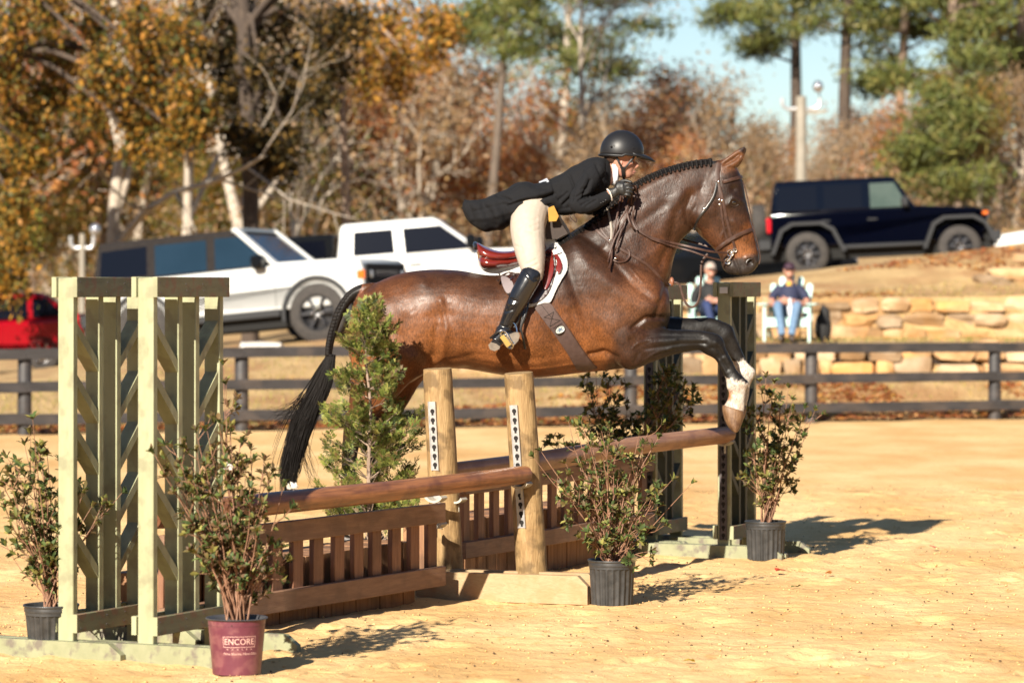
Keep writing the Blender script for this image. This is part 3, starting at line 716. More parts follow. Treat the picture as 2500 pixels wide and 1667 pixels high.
# middle black pot
eC, bC = pot(1494, 18.55, .137, .118, .255, 'azalea in the ribbed black pot standing beside the right end of the timber base')
shrub(eC, bC, [(1302, 1115), (1320, 1100), (1388, 1028), (1402, 1040), (1418, 1025), (1438, 1050), (1468, 1048), (1487, 1040), (1510, 1075), (1560, 1062), (1583, 1052), (1608, 1068), (1592, 1090), (1690, 1178), (1640, 1172), (1615, 1190), (1560, 1150), (1500, 1110), (1470, 1100), (1440, 1095), (1400, 1090), (1380, 1130), (1420, 1140), (1465, 1160), (1372, 1185), (1410, 1200), (1450, 1215), (1500, 1180), (1545, 1200), (1580, 1220), (1530, 1250), (1480, 1260), (1560, 1290), (1400, 1270), (1560, 1335), (1588, 1345), (1490, 1310), (1450, 1320)], 18.55, 47, GL, side=5, ddepth=.22, L_=.04)
# right black pot
eR, bR = pot(1869, 21.65, .137, .122, .255, 'azalea in the ribbed black pot standing at the right of the far standard')
shrub(eR, bR, [(1870, 920), (1890, 935), (1855, 930), (1925, 945), (1935, 975), (1990, 1000), (1965, 995), (1975, 1020), (1905, 965), (1880, 970), (1840, 1005), (1830, 1020), (1855, 1000), (1895, 1010), (1930, 1020), (1825, 1060), (1865, 1050), (1905, 1060), (1945, 1050), (1840, 1100), (1880, 1100), (1830, 1140), (1935, 1120), (1910, 1150), (1850, 1150), (1930, 1180), (1890, 1195)], 21.65, 53, GL, side=5, ddepth=.2, L_=.044, low=.35)
# dark shrub behind the far standards
eK, bK = pot(1500, 21.9, .137, .12, .255, 'tall shaded shrub behind the far picket gate, its dark leaves showing under the horse chest')
shrub(eK, bK, [(1425, 925), (1438, 945), (1455, 910), (1478, 905), (1490, 930), (1500, 975), (1530, 1000), (1545, 1015), (1520, 1050), (1490, 1045), (1480, 1060), (1640, 900), (1625, 910), (1650, 925), (1670, 940), (1690, 945), (1700, 965), (1640, 965), (1610, 960), (1660, 980), (1680, 990), (1350, 1070), (1340, 1085), (1600, 1000), (1560, 1060), (1505, 1085), (1620, 930), (1655, 955)], 21.9, 59, GL, side=6, ddepth=.2, L_=.048, low=.6, fill=1.3)
# cedar
DC = 19.75
eT, bT = pot(905, DC, .15, .13, .27, 'feathery green cedar rising in front of the horse hindquarters', name='potted_cedar', cat='cedar')
def cedar(root, base, D):
    rs = np.random.RandomState(77); st = MB(); V = []; Fc = []; C = []
    H0, H1 = base.z, P(900, 762, D).z
    trunkpts = curve3([base, P(900, 1150, D), P(905, 1000, D), P(893, 870, D), P(900, 765, D)], 6)
    st.tube(trunkpts, [.016 * (1 - .8 * i / len(trunkpts)) for i in range(len(trunkpts))], n=7)
    cols = [(.09, .12, .024), (.14, .17, .033), (.20, .22, .05), (.05, .07, .02), (.26, .25, .07), (.15, .10, .04)]
    def spray(p, d, L_, n):
        d = d.normalized(); up = Vector((0, 0, 1)); u = d.cross(up); u = (u if u.length > .1 else Vector((1, 0, 0))).normalized(); v = u.cross(d)
        roll = rs.uniform(-1.2, 1.2); u2 = u * cos(roll) + v * sin(roll); nn = d.cross(u2)
        for k in range(n):
            t = (k + .5) / n; q = p + d * L_ * t
            for sgn in (-1, 1):
                dv = (d * .75 + u2 * sgn * rs.uniform(.5, .9) + nn * rs.uniform(-.25, .25)).normalized(); l = L_ * (.62 - .35 * t) * rs.uniform(.7, 1.2)
                c = cols[rs.randint(6)]; vv = rs.uniform(.8, 1.2); c = tuple(x * vv for x in c); w_ = .0026
                b = len(V); s = dv.cross(nn).normalized() * w_
                V.extend([q - s, q + s, q + dv * l + s * .4, q + dv * l - s * .4]); Fc.append((b, b + 1, b + 2, b + 3)); C.append(c)
                for m_ in (.22, .42, .62, .82):
                    for s2 in (-1, 1):
                        q2 = q + dv * l * m_; dv2 = (dv * .8 + dv.cross(nn) * s2 * .7 + Vector(rs.uniform(-.15, .15, 3))).normalized(); l2 = l * .46
                        b = len(V); ss = dv2.cross(nn).normalized() * .0021
                        V.extend([q2 - ss, q2 + ss, q2 + dv2 * l2 + ss * .5, q2 + dv2 * l2 - ss * .5]); Fc.append((b, b + 1, b + 2, b + 3)); C.append(c)
    prof = [(762, 8), (800, 42), (840, 58), (880, 55), (930, 82), (980, 112), (1020, 108), (1080, 118), (1130, 125), (1180, 125), (1240, 120)]
    for i in range(160):
        py = 770 + (1270 - 770) * rs.rand() ** .85; wpx = np.interp(py, [q[0] for q in prof], [q[1] for q in prof])
        t = (py - 765) / (1290 - 765)
        j = min(len(trunkpts) - 1, int((1 - t) * len(trunkpts))); p0 = trunkpts[max(0, j - 1)].copy(); p0.z -= .05
        a = rs.uniform(0, 6.28); R = wpx / F * D * rs.uniform(.45, 1.12)
        tip = Vector((P(902, py, D).x + cos(a) * R, D + sin(a) * R * .95, P(902, py, D).z + .05))
        mid = p0.lerp(tip, .5) + Vector((0, 0, rs.uniform(-.03, .02)))
        st.tube([p0, mid, tip], [.0035, .0025, .0012], n=4)
        dr = (tip - p0).normalized() + Vector((0, 0, .55))
        spray(tip - dr.normalized() * .03, dr, rs.uniform(.07, .12), 5)
        for q in range(4):
            pp = p0.lerp(tip, rs.uniform(.4, .95)) + Vector(rs.uniform(-.02, .02, 3)); spray(pp, dr + Vector(rs.uniform(-.9, .9, 3)), rs.uniform(.05, .10), 4)
    st.build('stems', M_barkb, root, world=True)
    Mi = wmat(root).inverted(); np_mesh('foliage', [tuple(Mi @ v) for v in V], Fc, M_leaf, root, cols=C)
cedar(eT, bT, DC)
# azalea flowers
M_pet = leafmat('petal', .35, .5, .3)
for i, (px, py, lb) in enumerate([(714, 1192, 'white azalea flower at the tip of the maroon pot shrub, above the glossy pole'), (558, 1145, 'small white azalea flower inside the maroon pot shrub')]):
    rs = np.random.RandomState(i); V = []; Fc = []; C = []
    for k in range(7):
        a = k * 2.4; el = rs.uniform(.5, 1.2); d = Vector((cos(a) * sin(el), -.5 * cos(el) + sin(a) * sin(el) * .6, .6 * cos(el) + sin(a) * .4)).normalized()
        leaf_quad(V, Fc, C, P(px, py, DM - .05), d, d.orthogonal().normalized(), .034, .024, (.85, .80, .76))
    ob = np_mesh('petals', V, Fc, M_pet, eM, cols=C, nside=3); Mi = wmat(eM).inverted(); ob.matrix_local = Mi
# lettering on the maroon pot
def curved_text(txt, size, zc, parent, R_top, R_bot, h, mat, a_c, font_ital=False, spacing=1.0, sx=1.0, tw=None):
    cu = bpy.data.curves.new('txt', 'FONT'); cu.body = txt; cu.size = size; cu.align_x = 'CENTER'; cu.align_y = 'CENTER'; cu.space_character = spacing
    cu.shear = .35 if font_ital else 0; cu.resolution_u = 3
    to = bpy.data.objects.new('txt', cu); COL.objects.link(to)
    dg = bpy.context.evaluated_depsgraph_get(); dg.update()
    me = bpy.data.meshes.new_from_object(to.evaluated_get(dg)); bpy.data.objects.remove(to)
    bm = bmesh.new(); bm.from_mesh(me); bmesh.ops.triangulate(bm, faces=bm.faces[:])
    xs__ = [v.co.x for v in bm.verts]; xm = (max(xs__) + min(xs__)) / 2
    if tw: sx = tw / (max(xs__) - min(xs__))
    mb = MB(); vs = []
    for v in bm.verts:
        v.co.x -= xm
        z = zc + v.co.y; r = R_bot + (R_top * .955 - R_bot) * (z / h) + .0012; a = a_c + v.co.x * sx / r
        vs.append((cos(a) * r, sin(a) * r, z))
    bm.verts.index_update(); mb.add(vs, [[v.index for v in f.verts] for f in bm.faces]); bm.free()
    return mb.build('lettering', mat, parent, smooth=False)
ac = radians(-90) + .19
curved_text('ENCORE', .040, .1565, eM, .142, .112, .26, M_print, ac, tw=.142)
curved_text('AZALEA', .0095, .1215, eM, .142, .112, .26, M_print, ac, spacing=2.4, tw=.125)
curved_text('More Blooms, More Often', .016, .101, eM, .142, .112, .26, M_print, ac + .05, font_ital=True, tw=.165)
mb = MB()
def parc(a0, a1, z0, z1):
    n = 20; vs = []; fs = []
    for i in range(n + 1):
        a = a0 + (a1 - a0) * i / n
        for z in (z0, z1): r = .112 + (.142 * .955 - .112) * (z / .26) + .0013; vs.append((cos(a) * r, sin(a) * r, z))
    for i in range(n): fs.append((2 * i, 2 * i + 2, 2 * i + 3, 2 * i + 1))
    mb.add(vs, fs)
hw_ = .62; parc(ac - hw_, ac + hw_, .1795, .1815); parc(ac - hw_, ac + hw_, .1310, .1330); parc(ac - hw_, ac - hw_ + .016, .131, .1815); parc(ac + hw_ - .016, ac + hw_, .131, .1815)
mb.build('printed_frame', M_print, eM, smooth=False)
# fallen leaves lying on the sand
for i, (px, py, c, lb) in enumerate([(1895, 1402, (.42, .05, .03), 'curled red leaf on the sand right of the middle pot'), (2282, 1345, (.5, .13, .1), 'small red leaf on the open sand at the right'), (1696, 1626, (.55, .42, .03), 'yellow leaf on the sand near the bottom edge'), (1948, 1441, (.14, .17, .05), 'green leaf lying flat on the sand'), (2015, 1408, (.45, .17, .04), 'brown orange leaf on the sand right of the red one')]):
    D = GD(py); p = P(px, py, D); p.z = .022; V = []; Fc = []; C = []; a = i * 1.3
    for k in range(3): leaf_quad(V, Fc, C, Vector((0, 0, 0)), Vector((cos(a + k * .7), sin(a + k * .7), .25 * (k + 1) * .6)).normalized(), Vector((0, 0, 1)), .05 if k else .065, .028, c)
    ob = np_mesh('fallen_leaf', V, Fc, M_leaf, None, cols=C, nside=3); ob.location = p; tag(ob, lb, 'leaf', 'leaves fallen on the sand')
# ================================================================ HORSE
HD = 20.6      # distance of the horse's middle plane
def S_at(D): return F / D
def loft(mb, st, D=HD, n=26, sub=4, exp=2.25, off=0.0):
    """stations (ax,ay,bx,by,halfwidth[,depth offset]) in photo pixels at distance D"""
    full = [tuple(s) + ((0.0,) if len(s) == 5 else ()) for s in st]
    arr = crom(full, sub); rings = []; m = len(arr)
    for s in arr:
        d = D + off + s[5]
        A = P(s[0], s[1], d); B = P(s[2], s[3], d); c = (A + B) / 2; u = (B - A) / 2; w_ = Vector((0, max(s[4], .004), 0)); ring = []
        for k in range(n):
            a = 2 * pi * k / n; ca, sa = cos(a), sin(a)
            ring.append(c + u * (abs(ca) ** (2 / exp) * (1 if ca > 0 else -1)) + w_ * (abs(sa) ** (2 / exp) * (1 if sa > 0 else -1)))
        rings.append((c, ring))
    vs = []; fs = []
    for c, r in rings: vs += r
    for i in range(m - 1):
        for k in range(n): fs.append((i * n + k, i * n + (k + 1) % n, (i + 1) * n + (k + 1) % n, (i + 1) * n + k))
    vs.append(rings[0][0]); vs.append(rings[-1][0]); a_, b_ = m * n, m * n + 1
    for k in range(n): fs.append((a_, (k + 1) % n, k)); fs.append((b_, (m - 1) * n + k, (m - 1) * n + (k + 1) % n))
    mb.add(vs, fs)
def tmp_obj(mb, name='tmp'):
    me = bpy.data.meshes.new(name); me.from_pydata(mb.v, [], mb.f); o = bpy.data.objects.new(name, me); COL.objects.link(o)
    bm = bmesh.new(); bm.from_mesh(me); bmesh.ops.recalc_face_normals(bm, faces=bm.faces[:]); bm.to_mesh(me); bm.free(); return o
def remesh(mb, voxel, smooth=5, name='m', fac=.5):
    o = tmp_obj(mb); md = o.modifiers.new('r', 'REMESH'); md.mode = 'VOXEL'; md.voxel_size = voxel; md.adaptivity = 0
    if smooth:
        s = o.modifiers.new('s', 'SMOOTH'); s.factor = fac; s.iterations = smooth
    dg = bpy.context.evaluated_depsgraph_get(); dg.update()
    me = bpy.data.meshes.new_from_object(o.evaluated_get(dg)); bpy.data.objects.remove(o); me.name = name
    return me
def mesh_np(me):
    a = np.zeros(len(me.vertices) * 3, dtype=np.float64); me.vertices.foreach_get('co', a); a = a.reshape(-1, 3)
    nn = np.zeros(len(me.vertices) * 3); me.vertices.foreach_get('normal', nn); return a, nn.reshape(-1, 3)
def to_px(a):
    return np.stack([a[:, 0] / a[:, 1] * F + 1250, HY - (a[:, 2] - CAMZ) / a[:, 1] * F], -1)
def seg_dist(p, line):
    best = np.full(len(p), 1e9)
    if len(line) == 1: return np.hypot(p[:, 0] - line[0][0], p[:, 1] - line[0][1])
    for (a, b) in zip(line[:-1], line[1:]):
        a = np.array(a, float); b = np.array(b, float); ab = b - a; t = np.clip(((p - a) @ ab) / max(ab @ ab, 1e-9), 0, 1)
        q = a + t[:, None] * ab; best = np.minimum(best, np.hypot(*(p - q).T))
    return best
def sculpt(me, feats, ymid=None, both=True, near_only_y=None):
    a, nn = mesh_np(me); px = to_px(a); disp = np.zeros(len(a))
    for f in feats:
        line, sg, amp = f[0], f[1], f[2]; msk = 1.0
        if len(f) > 3 and f[3] == 'near': msk = (a[:, 1] < HD + .02).astype(float)
        d = seg_dist(px, line); disp += np.exp(-(d / sg) ** 2) * amp * .00135 * msk
    a += nn * (disp * (np.abs(nn[:, 1]) ** .6))[:, None]
    me.vertices.foreach_set('co', a.ravel()); me.update()
def paint(me, anchors, extra=None, power=1.0):
    a, nn = mesh_np(me); px = to_px(a); W = np.zeros(len(a)); C = np.zeros((len(a), 3))
    for (x, y, c, sg) in anchors:
        wgt = np.exp(-((px[:, 0] - x) ** 2 + (px[:, 1] - y) ** 2) / (2 * sg * sg)) + 1e-12; W += wgt; C += wgt[:, None] * np.array(c)
    C /= W[:, None]
    if extra: C = extra(a, px, C)
    ca = me.color_attributes.new('Col', 'FLOAT_COLOR', 'POINT'); arr = np.ones((len(a), 4), dtype=np.float32); arr[:, :3] = C; ca.data.foreach_set('color', arr.ravel())
def smooth_all(me): me.polygons.foreach_set('use_smooth', [True] * len(me.polygons))

mb = MB()
trunk = [(850, 800, 853, 872, .10), (861, 748, 866, 900, .17), (888, 712, 892, 935, .225), (930, 685, 935, 950, .26), (985, 666, 990, 940, .285), (1050, 658, 1055, 905, .30),
         (1120, 660, 1128, 900, .315), (1200, 672, 1205, 912, .325), (1280, 660, 1285, 922, .325), (1340, 610, 1352, 918, .31), (1398, 572, 1420, 910, .295),
         (1455, 585, 1490, 903, .28), (1515, 610, 1550, 890, .265), (1570, 640, 1600, 850, .235), (1610, 672, 1622, 812, .19), (1630, 706, 1636, 775, .12)]
loft(mb, trunk, n=40, exp=2.3)
neck = [(1350, 640, 1560, 860, .20), (1368, 590, 1615, 780, .19), (1405, 562, 1634, 705, .165), (1450, 534, 1642, 645, .135), (1505, 482, 1656, 600, .112), (1562, 441, 1676, 574, .098), (1622, 414, 1692, 560, .092), (1685, 397, 1706, 545, .086), (1738, 392, 1720, 500, .07)]
loft(mb, neck, n=30, exp=2.15)
head = [(1728, 398, 1772, 388, .05), (1712, 430, 1800, 412, .085), (1690, 470, 1814, 447, .10), (1677, 510, 1820, 480, .103), (1678, 540, 1827, 510, .095), (1700, 567, 1834, 540, .083), (1729, 594, 1841, 568, .069), (1748, 614, 1848, 598, .058), (1760, 635, 1853, 622, .055), (1764, 655, 1853, 643, .055), (1778, 668, 1842, 660, .046), (1800, 672, 1826, 671, .03)]
loft(mb, head, n=26, exp=2.35)
# jaw bones widen the cheek
loft(mb, [(1683, 490, 1740, 480, .05), (1676, 520, 1750, 512, .092), (1688, 552, 1750, 540, .086), (1720, 585, 1762, 572, .05)], n=18)
def legs(side):
    o_ = -.15 if side < 0 else .14
    if side < 0:
        loft(mb, [(1500, 720, 1440, 800, .08), (1560, 770, 1480, 860, .12), (1578, 790, 1508, 888, .115), (1594, 795, 1540, 903, .10), (1635, 803, 1590, 885, .085), (1679, 805, 1637, 868, .068), (1716, 808, 1690, 857, .053), (1750, 815, 1710, 856, .053), (1766, 829, 1720, 864, .050), (1772, 850, 1744, 876, .037), (1787, 880, 1757, 897, .028), (1800, 905, 1768, 918, .028), (1820, 924, 1773, 934, .040), (1829, 936, 1774, 947, .041), (1822, 952, 1779, 958, .031), (1819, 975, 1776, 975, .034), (1817, 1003, 1766, 993, .04), (1812, 1012, 1768, 1003, .03)], off=o_, n=22, sub=5)
    else:
        loft(mb, [(1560, 740, 1540, 850, .07), (1600, 765, 1600, 858, .08), (1640, 773, 1650, 850, .07), (1690, 776, 1692, 846, .058), (1735, 775, 1730, 832, .048), (1765, 785, 1745, 838, .047), (1788, 797, 1752, 844, .048), (1797, 822, 1768, 850, .037), (1810, 852, 1783, 872, .028), (1824, 884, 1796, 902, .028), (1842, 901, 1801, 922, .039), (1844, 915, 1804, 934, .040), (1832, 940, 1802, 946, .030), (1828, 968, 1796, 966, .03), (1822, 994, 1792, 986, .036)], off=o_, n=22, sub=5)
    # hind leg
    s = 0 if side < 0 else 62; t = 0 if side < 0 else 26
    loft(mb, [(930 + s * .5, 720, 1060, 800, .08), (868 + s, 800, 1058, 868, .15), (856 + s, 860, 1042 + t, 905, .13), (856 + s, 920, 1005 + t, 930, .105), (852 + s, 975, 958 + t * 1.6, 980, .08), (846 + s, 1020, 912 + s, 1020, .058), (838 + s, 1052, 896 + s, 1046, .05), (836 + s, 1085, 880 + s, 1080, .042), (834 + s, 1120, 872 + s, 1118, .031), (832 + s, 1180, 867 + s, 1180, .030), (828 + s, 1222, 871 + s, 1226, .038), (826 + s, 1246, 870 + s, 1252, .038), (832 + s, 1275, 866 + s, 1286, .031), (836 + s, 1306, 880 + s, 1316, .04)], off=o_ * .95, n=20, sub=4)
legs(-1); legs(1)
# dock of the tail
dock = [(925, 703), (905, 704), (882, 708), (858, 721), (833, 757), (817, 800), (807, 840), (804, 872)]
mb.tube(curve3([P(x, y, HD) for x, y in dock], 5), list(np.interp(np.linspace(0, 7, 36), range(8), [.035, .036, .036, .034, .030, .026, .022, .018])), n=12)
# near ear and far ear
def ear(dx, dy, off):
    loft(mb, [(1742 + dx, 418 + dy, 1778 + dx, 404 + dy, .02, off), (1752 + dx, 402 + dy, 1796 + dx, 408 + dy, .026, off), (1772 + dx, 385 + dy, 1807 + dx, 398 + dy, .022, off), (1793 + dx, 370 + dy, 1815 + dx, 382 + dy, .014, off), (1811 + dx, 359 + dy, 1821 + dx, 366 + dy, .007, off), (1819 + dx, 357 + dy, 1822 + dx, 361 + dy, .004, off)], n=14, sub=4)
ear(0, 0, -.055); ear(2, 3, .055)
hm = remesh(mb, .0075, 8, 'horse')
feats = [
 ([(1714, 522)], 22, 10), ([(1690, 478), (1674, 512), (1680, 545), (1704, 568)], 7, -9), ([(1790, 540), (1822, 586)], 6, 5), ([(1775, 500), (1790, 483), (1808, 492)], 7, 8),
 ([(1792, 462)], 8, -8), ([(1832, 640)], 6.5, -19), ([(1822, 630), (1838, 627), (1845, 640)], 5, 7), ([(1788, 622), (1797, 642), (1804, 660), (1805, 676)], 2.8, -11), ([(1815, 660)], 7, 4), ([(1845, 612)], 7, 3), ([(1803, 674)], 4, -6), ([(1770, 585), (1790, 612)], 8, -4), ([(1748, 530), (1770, 570)], 7, -4),
 ([(1760, 640), (1785, 655)], 8, 4),
 ([(1700, 572), (1662, 620), (1630, 690), (1600, 770)], 8, -12), ([(1688, 470), (1650, 520), (1640, 580), (1610, 650)], 9, -7), ([(1660, 480), (1620, 560)], 18, 7),
 ([(1460, 560), (1540, 480), (1640, 425)], 14, 6), ([(1480, 600), (1540, 560), (1620, 500)], 10, -4), ([(1560, 640), (1620, 600)], 12, 5),
 ([(1400, 590), (1440, 650), (1520, 720), (1580, 760)], 20, 13), ([(1370, 600), (1400, 700), (1440, 800), (1478, 860)], 14, -12), ([(1470, 610), (1540, 690), (1600, 740)], 9, -10),
 ([(1598, 735)], 26, 17), ([(1500, 800)], 36, 14), ([(1545, 800), (1575, 775), (1620, 775)], 6, -13, 'near'), ([(1440, 866), (1475, 862), (1506, 874)], 7, -15),
 ([(1520, 880)], 18, 8), ([(1575, 852), (1620, 846), (1665, 839), (1722, 838)], 3.8, -5, 'near'), ([(1575, 824), (1620, 819), (1665, 820), (1715, 822)], 3.8, -3, 'near'), ([(1590, 836), (1650, 830)], 6, 5, 'near'), ([(1610, 862), (1660, 852), (1705, 846)], 3.5, -3, 'near'), ([(1728, 826)], 8, 5, 'near'), ([(1748, 836)], 7, 6, 'near'), ([(1738, 849)], 5, -5, 'near'), ([(1722, 848)], 5, 4, 'near'), ([(1742, 866)], 5, 3, 'near'), ([(1758, 880), (1772, 912)], 3, 3, 'near'), ([(1790, 960), (1786, 985)], 6, 3, 'near'), ([(1778, 955), (1790, 962)], 4, -4, 'near'), ([(1540, 830), (1560, 860), (1550, 885)], 5, -6, 'near'), ([(1600, 868), (1650, 858)], 4, -4, 'near'),
 ([(1735, 836)], 10, 6, 'near'), ([(1752, 850), (1764, 868)], 4, -6, 'near'), ([(1752, 868), (1778, 902)], 3, -5, 'near'), ([(1790, 935), (1812, 938)], 6, 4, 'near'), ([(1800, 880), (1812, 900)], 3, -3),
 ([(1078, 770)], 26, -16), ([(1010, 925), (1045, 905), (1080, 870), (1090, 800), (1075, 735)], 9, 9), ([(1035, 900), (1060, 860), (1066, 800)], 9, -7), ([(1000, 880)], 32, 13), ([(1032, 690)], 15, 9), ([(872, 740), (890, 830), (905, 930)], 8, -8), ([(930, 760)], 45, 14), ([(990, 780), (1000, 860)], 12, -5), ([(950, 830), (975, 920)], 10, -5),
 ([(1120, 850), (1220, 880), (1330, 890)], 16, 5), ([(1100, 880), (1160, 862), (1260, 880), (1330, 872)], 6, -4), ([(1060, 895), (1140, 900)], 5, -4),
 ([(1395, 760), (1420, 850)], 9, -4),
 ([(1745, 440), (1760, 520)], 10, -3), ([(1770, 400), (1805, 380)], 5, -16), ([(900, 990), (880, 1040)], 6, -5), ([(852, 1060)], 8, 5),
]
# veins on the forearm, face and belly
rv = random.Random(5)
for ln in [[(1570, 880), (1600, 862), (1640, 850)], [(1770, 560), (1760, 580), (1765, 605)], [(1440, 890), (1400, 888), (1350, 896), (1290, 900)], [(1545, 850), (1558, 838), (1590, 828)], [(1600, 700), (1570, 690), (1540, 655)], [(1758, 842), (1768, 862), (1780, 885)]]:
    feats.append((ln, 2.6, 4))
sculpt(hm, feats)
# second smoothing so that creases stay soft
o = bpy.data.objects.new('t', hm); COL.objects.link(o); md = o.modifiers.new('s', 'SMOOTH'); md.factor = .4; md.iterations = 1
dg = bpy.context.evaluated_depsgraph_get(); dg.update(); hm2 = bpy.data.meshes.new_from_object(o.evaluated_get(dg)); bpy.data.objects.remove(o); hm = hm2; hm.name = 'horse'
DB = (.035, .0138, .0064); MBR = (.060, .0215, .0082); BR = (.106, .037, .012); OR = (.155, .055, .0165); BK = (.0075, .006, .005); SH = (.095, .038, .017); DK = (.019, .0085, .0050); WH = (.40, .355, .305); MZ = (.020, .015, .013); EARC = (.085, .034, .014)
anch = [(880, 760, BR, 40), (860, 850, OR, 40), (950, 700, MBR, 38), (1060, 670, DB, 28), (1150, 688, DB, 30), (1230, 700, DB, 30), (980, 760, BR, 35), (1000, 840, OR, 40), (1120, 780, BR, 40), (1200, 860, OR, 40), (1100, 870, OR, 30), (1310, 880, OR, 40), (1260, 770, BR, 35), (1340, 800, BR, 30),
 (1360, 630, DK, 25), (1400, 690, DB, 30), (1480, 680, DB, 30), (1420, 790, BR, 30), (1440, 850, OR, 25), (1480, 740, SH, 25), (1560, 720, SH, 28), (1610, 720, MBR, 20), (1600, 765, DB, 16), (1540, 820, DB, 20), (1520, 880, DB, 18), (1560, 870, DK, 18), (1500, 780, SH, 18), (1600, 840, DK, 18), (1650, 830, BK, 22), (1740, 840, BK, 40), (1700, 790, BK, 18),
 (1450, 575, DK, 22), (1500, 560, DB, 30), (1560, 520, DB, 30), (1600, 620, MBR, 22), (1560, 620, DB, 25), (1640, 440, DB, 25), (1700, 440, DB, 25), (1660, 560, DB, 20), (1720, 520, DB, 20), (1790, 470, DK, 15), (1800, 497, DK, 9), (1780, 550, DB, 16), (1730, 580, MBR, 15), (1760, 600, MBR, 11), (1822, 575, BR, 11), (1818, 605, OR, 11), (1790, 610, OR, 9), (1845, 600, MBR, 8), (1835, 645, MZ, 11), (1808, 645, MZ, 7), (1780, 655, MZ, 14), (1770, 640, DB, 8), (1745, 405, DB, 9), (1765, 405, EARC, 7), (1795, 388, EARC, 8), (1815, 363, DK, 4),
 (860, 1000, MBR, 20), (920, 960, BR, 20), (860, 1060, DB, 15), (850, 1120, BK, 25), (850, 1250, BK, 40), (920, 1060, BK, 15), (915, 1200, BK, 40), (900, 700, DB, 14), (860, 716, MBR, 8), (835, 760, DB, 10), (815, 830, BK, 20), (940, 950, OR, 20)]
crest_px = crom([(1352, 600), (1405, 566), (1450, 536), (1505, 484), (1562, 443), (1622, 416), (1685, 399), (1742, 392)], 6)
def extra(a, px, C):
    x, y = px[:, 0], px[:, 1]; near = a[:, 1] < HD
    nz = np.array([mnoise.noise(Vector((q[0] * 55, q[1] * 30, q[2] * 55))) for q in a]) * 5
    # lower legs: black points
    leg = (x > 1600) & (y > 765) & (x - 1600 + (y - 765) * .3 > 8)
    fac = np.clip((x - 1590) / 60, 0, 1) * (y > 765) * (x < 1850); fac = fac * np.where(near, 1, 1)
    C = C * (1 - fac[:, None]) + np.array(BK) * fac[:, None]
    # white socks
    wn = near & (x > 1740) & (y > 922 + nz - (x - 1770) * .0) & (y > 760)
    ln = (y - 921) - (x - 1770) * .16 + nz
    wn = near & (x > 1740) & (ln > 0)
    wf = (~near) & (x > 1772) & (((y - 880) + (x - 1796) * .25 + nz) > 0)
    nz2 = nz * 1.2 + np.array([mnoise.noise(Vector((q[0] * 160, q[1] * 60, q[2] * 60))) for q in a]) * 3.0
    sa = np.clip((ln + nz2) / 5.0, 0, 1) * (near & (x > 1740)); sb = np.clip((((y - 880) + (x - 1796) * .25 + nz) + nz2) / 5.0, 0, 1) * ((~near) & (x > 1772))
    for sk in (sa, sb): C = C * (1 - sk[:, None]) + np.array(WH) * sk[:, None]
    cg = np.array([mnoise.noise(Vector((q[0] * 30, q[1] * 30, q[2] * 24))) for q in a]); tan = np.clip(cg * 1.6, 0, .5) * (sa + sb); C = C * (1 - tan[:, None]) + np.array((.30, .19, .13)) * tan[:, None]
    pk = np.clip(1.4 - np.hypot((x - 1778) / 11, (y - 966) / 14) + nz * .05, 0, 1) * sa; C = C * (1 - pk[:, None]) + np.array((.30, .12, .045)) * pk[:, None]
    md = seg_dist(px, [tuple(q) for q in crest_px]); mk = (md < 8.5) & (y < 606); C[mk] = np.array(BK)
    # dapple-like mottling and darker hair along the spine
    dd_ = seg_dist(px, dock[1:]); mk = (dd_ < 16) & (x < 888)
    C[mk] = np.array(BK)
    mk = mk & (x + (y - 700) * .45 > 882) & (y < 850); C[mk] = np.array((.11, .04, .02))
    mot = np.array([mnoise.noise(Vector((q[0] * 7, q[1] * 7, q[2] * 7))) for q in a])
    mot2 = np.array([mnoise.noise(Vector((q[0] * 22, q[1] * 22, q[2] * 22))) for q in a])
    C = C * np.clip(1 + .42 * mot + .22 * mot2, .45, 1.7)[:, None]
    return np.clip(C, .004, .85)
paint(hm, anch, extra)
# coat
m, t, b = newmat('horse_coat'); N = t.nodes; L = t.links
at = N.new('ShaderNodeAttribute'); at.attribute_name = 'Col'; tc = N.new('ShaderNodeTexCoord'); mp = N.new('ShaderNodeMapping'); mp.inputs['Scale'].default_value = (1, 1, .35); mp.inputs['Rotation'].default_value = (0, .6, 0)
L.new(tc.outputs['Object'], mp.inputs[0]); nz = N.new('ShaderNodeTexNoise'); nz.inputs['Scale'].default_value = 150; nz.inputs['Detail'].default_value = 3; L.new(mp.outputs[0], nz.inputs['Vector'])
n2 = N.new('ShaderNodeTexNoise'); n2.inputs['Scale'].default_value = 14; n2.inputs['Detail'].default_value = 6; L.new(tc.outputs['Object'], n2.inputs['Vector'])
mr = N.new('ShaderNodeMapRange'); mr.inputs[1].default_value = .3; mr.inputs[2].default_value = .7; mr.inputs[3].default_value = .55; mr.inputs[4].default_value = 1.45; L.new(nz.outputs[0], mr.inputs[0])
mx = N.new('ShaderNodeMix'); mx.data_type = 'RGBA'; mx.blend_type = 'MULTIPLY'; mx.inputs[0].default_value = 1; L.new(at.outputs[0], mx.inputs[6]); L.new(mr.outputs[0], mx.inputs[7]); L.new(mx.outputs[2], b.inputs['Base Color'])
mr2 = N.new('ShaderNodeMapRange'); mr2.inputs[1].default_value = .3; mr2.inputs[2].default_value = .7; mr2.inputs[3].default_value = .33; mr2.inputs[4].default_value = .60; L.new(n2.outputs[0], mr2.inputs[0]); L.new(mr2.outputs[0], b.inputs['Roughness'])
b.inputs['Specular IOR Level'].default_value = .30; b.inputs['Sheen Weight'].default_value = .0; b.inputs['Sheen Roughness'].default_value = .4
b.inputs['Sheen Tint'].default_value = (1, .8, .65, 1)
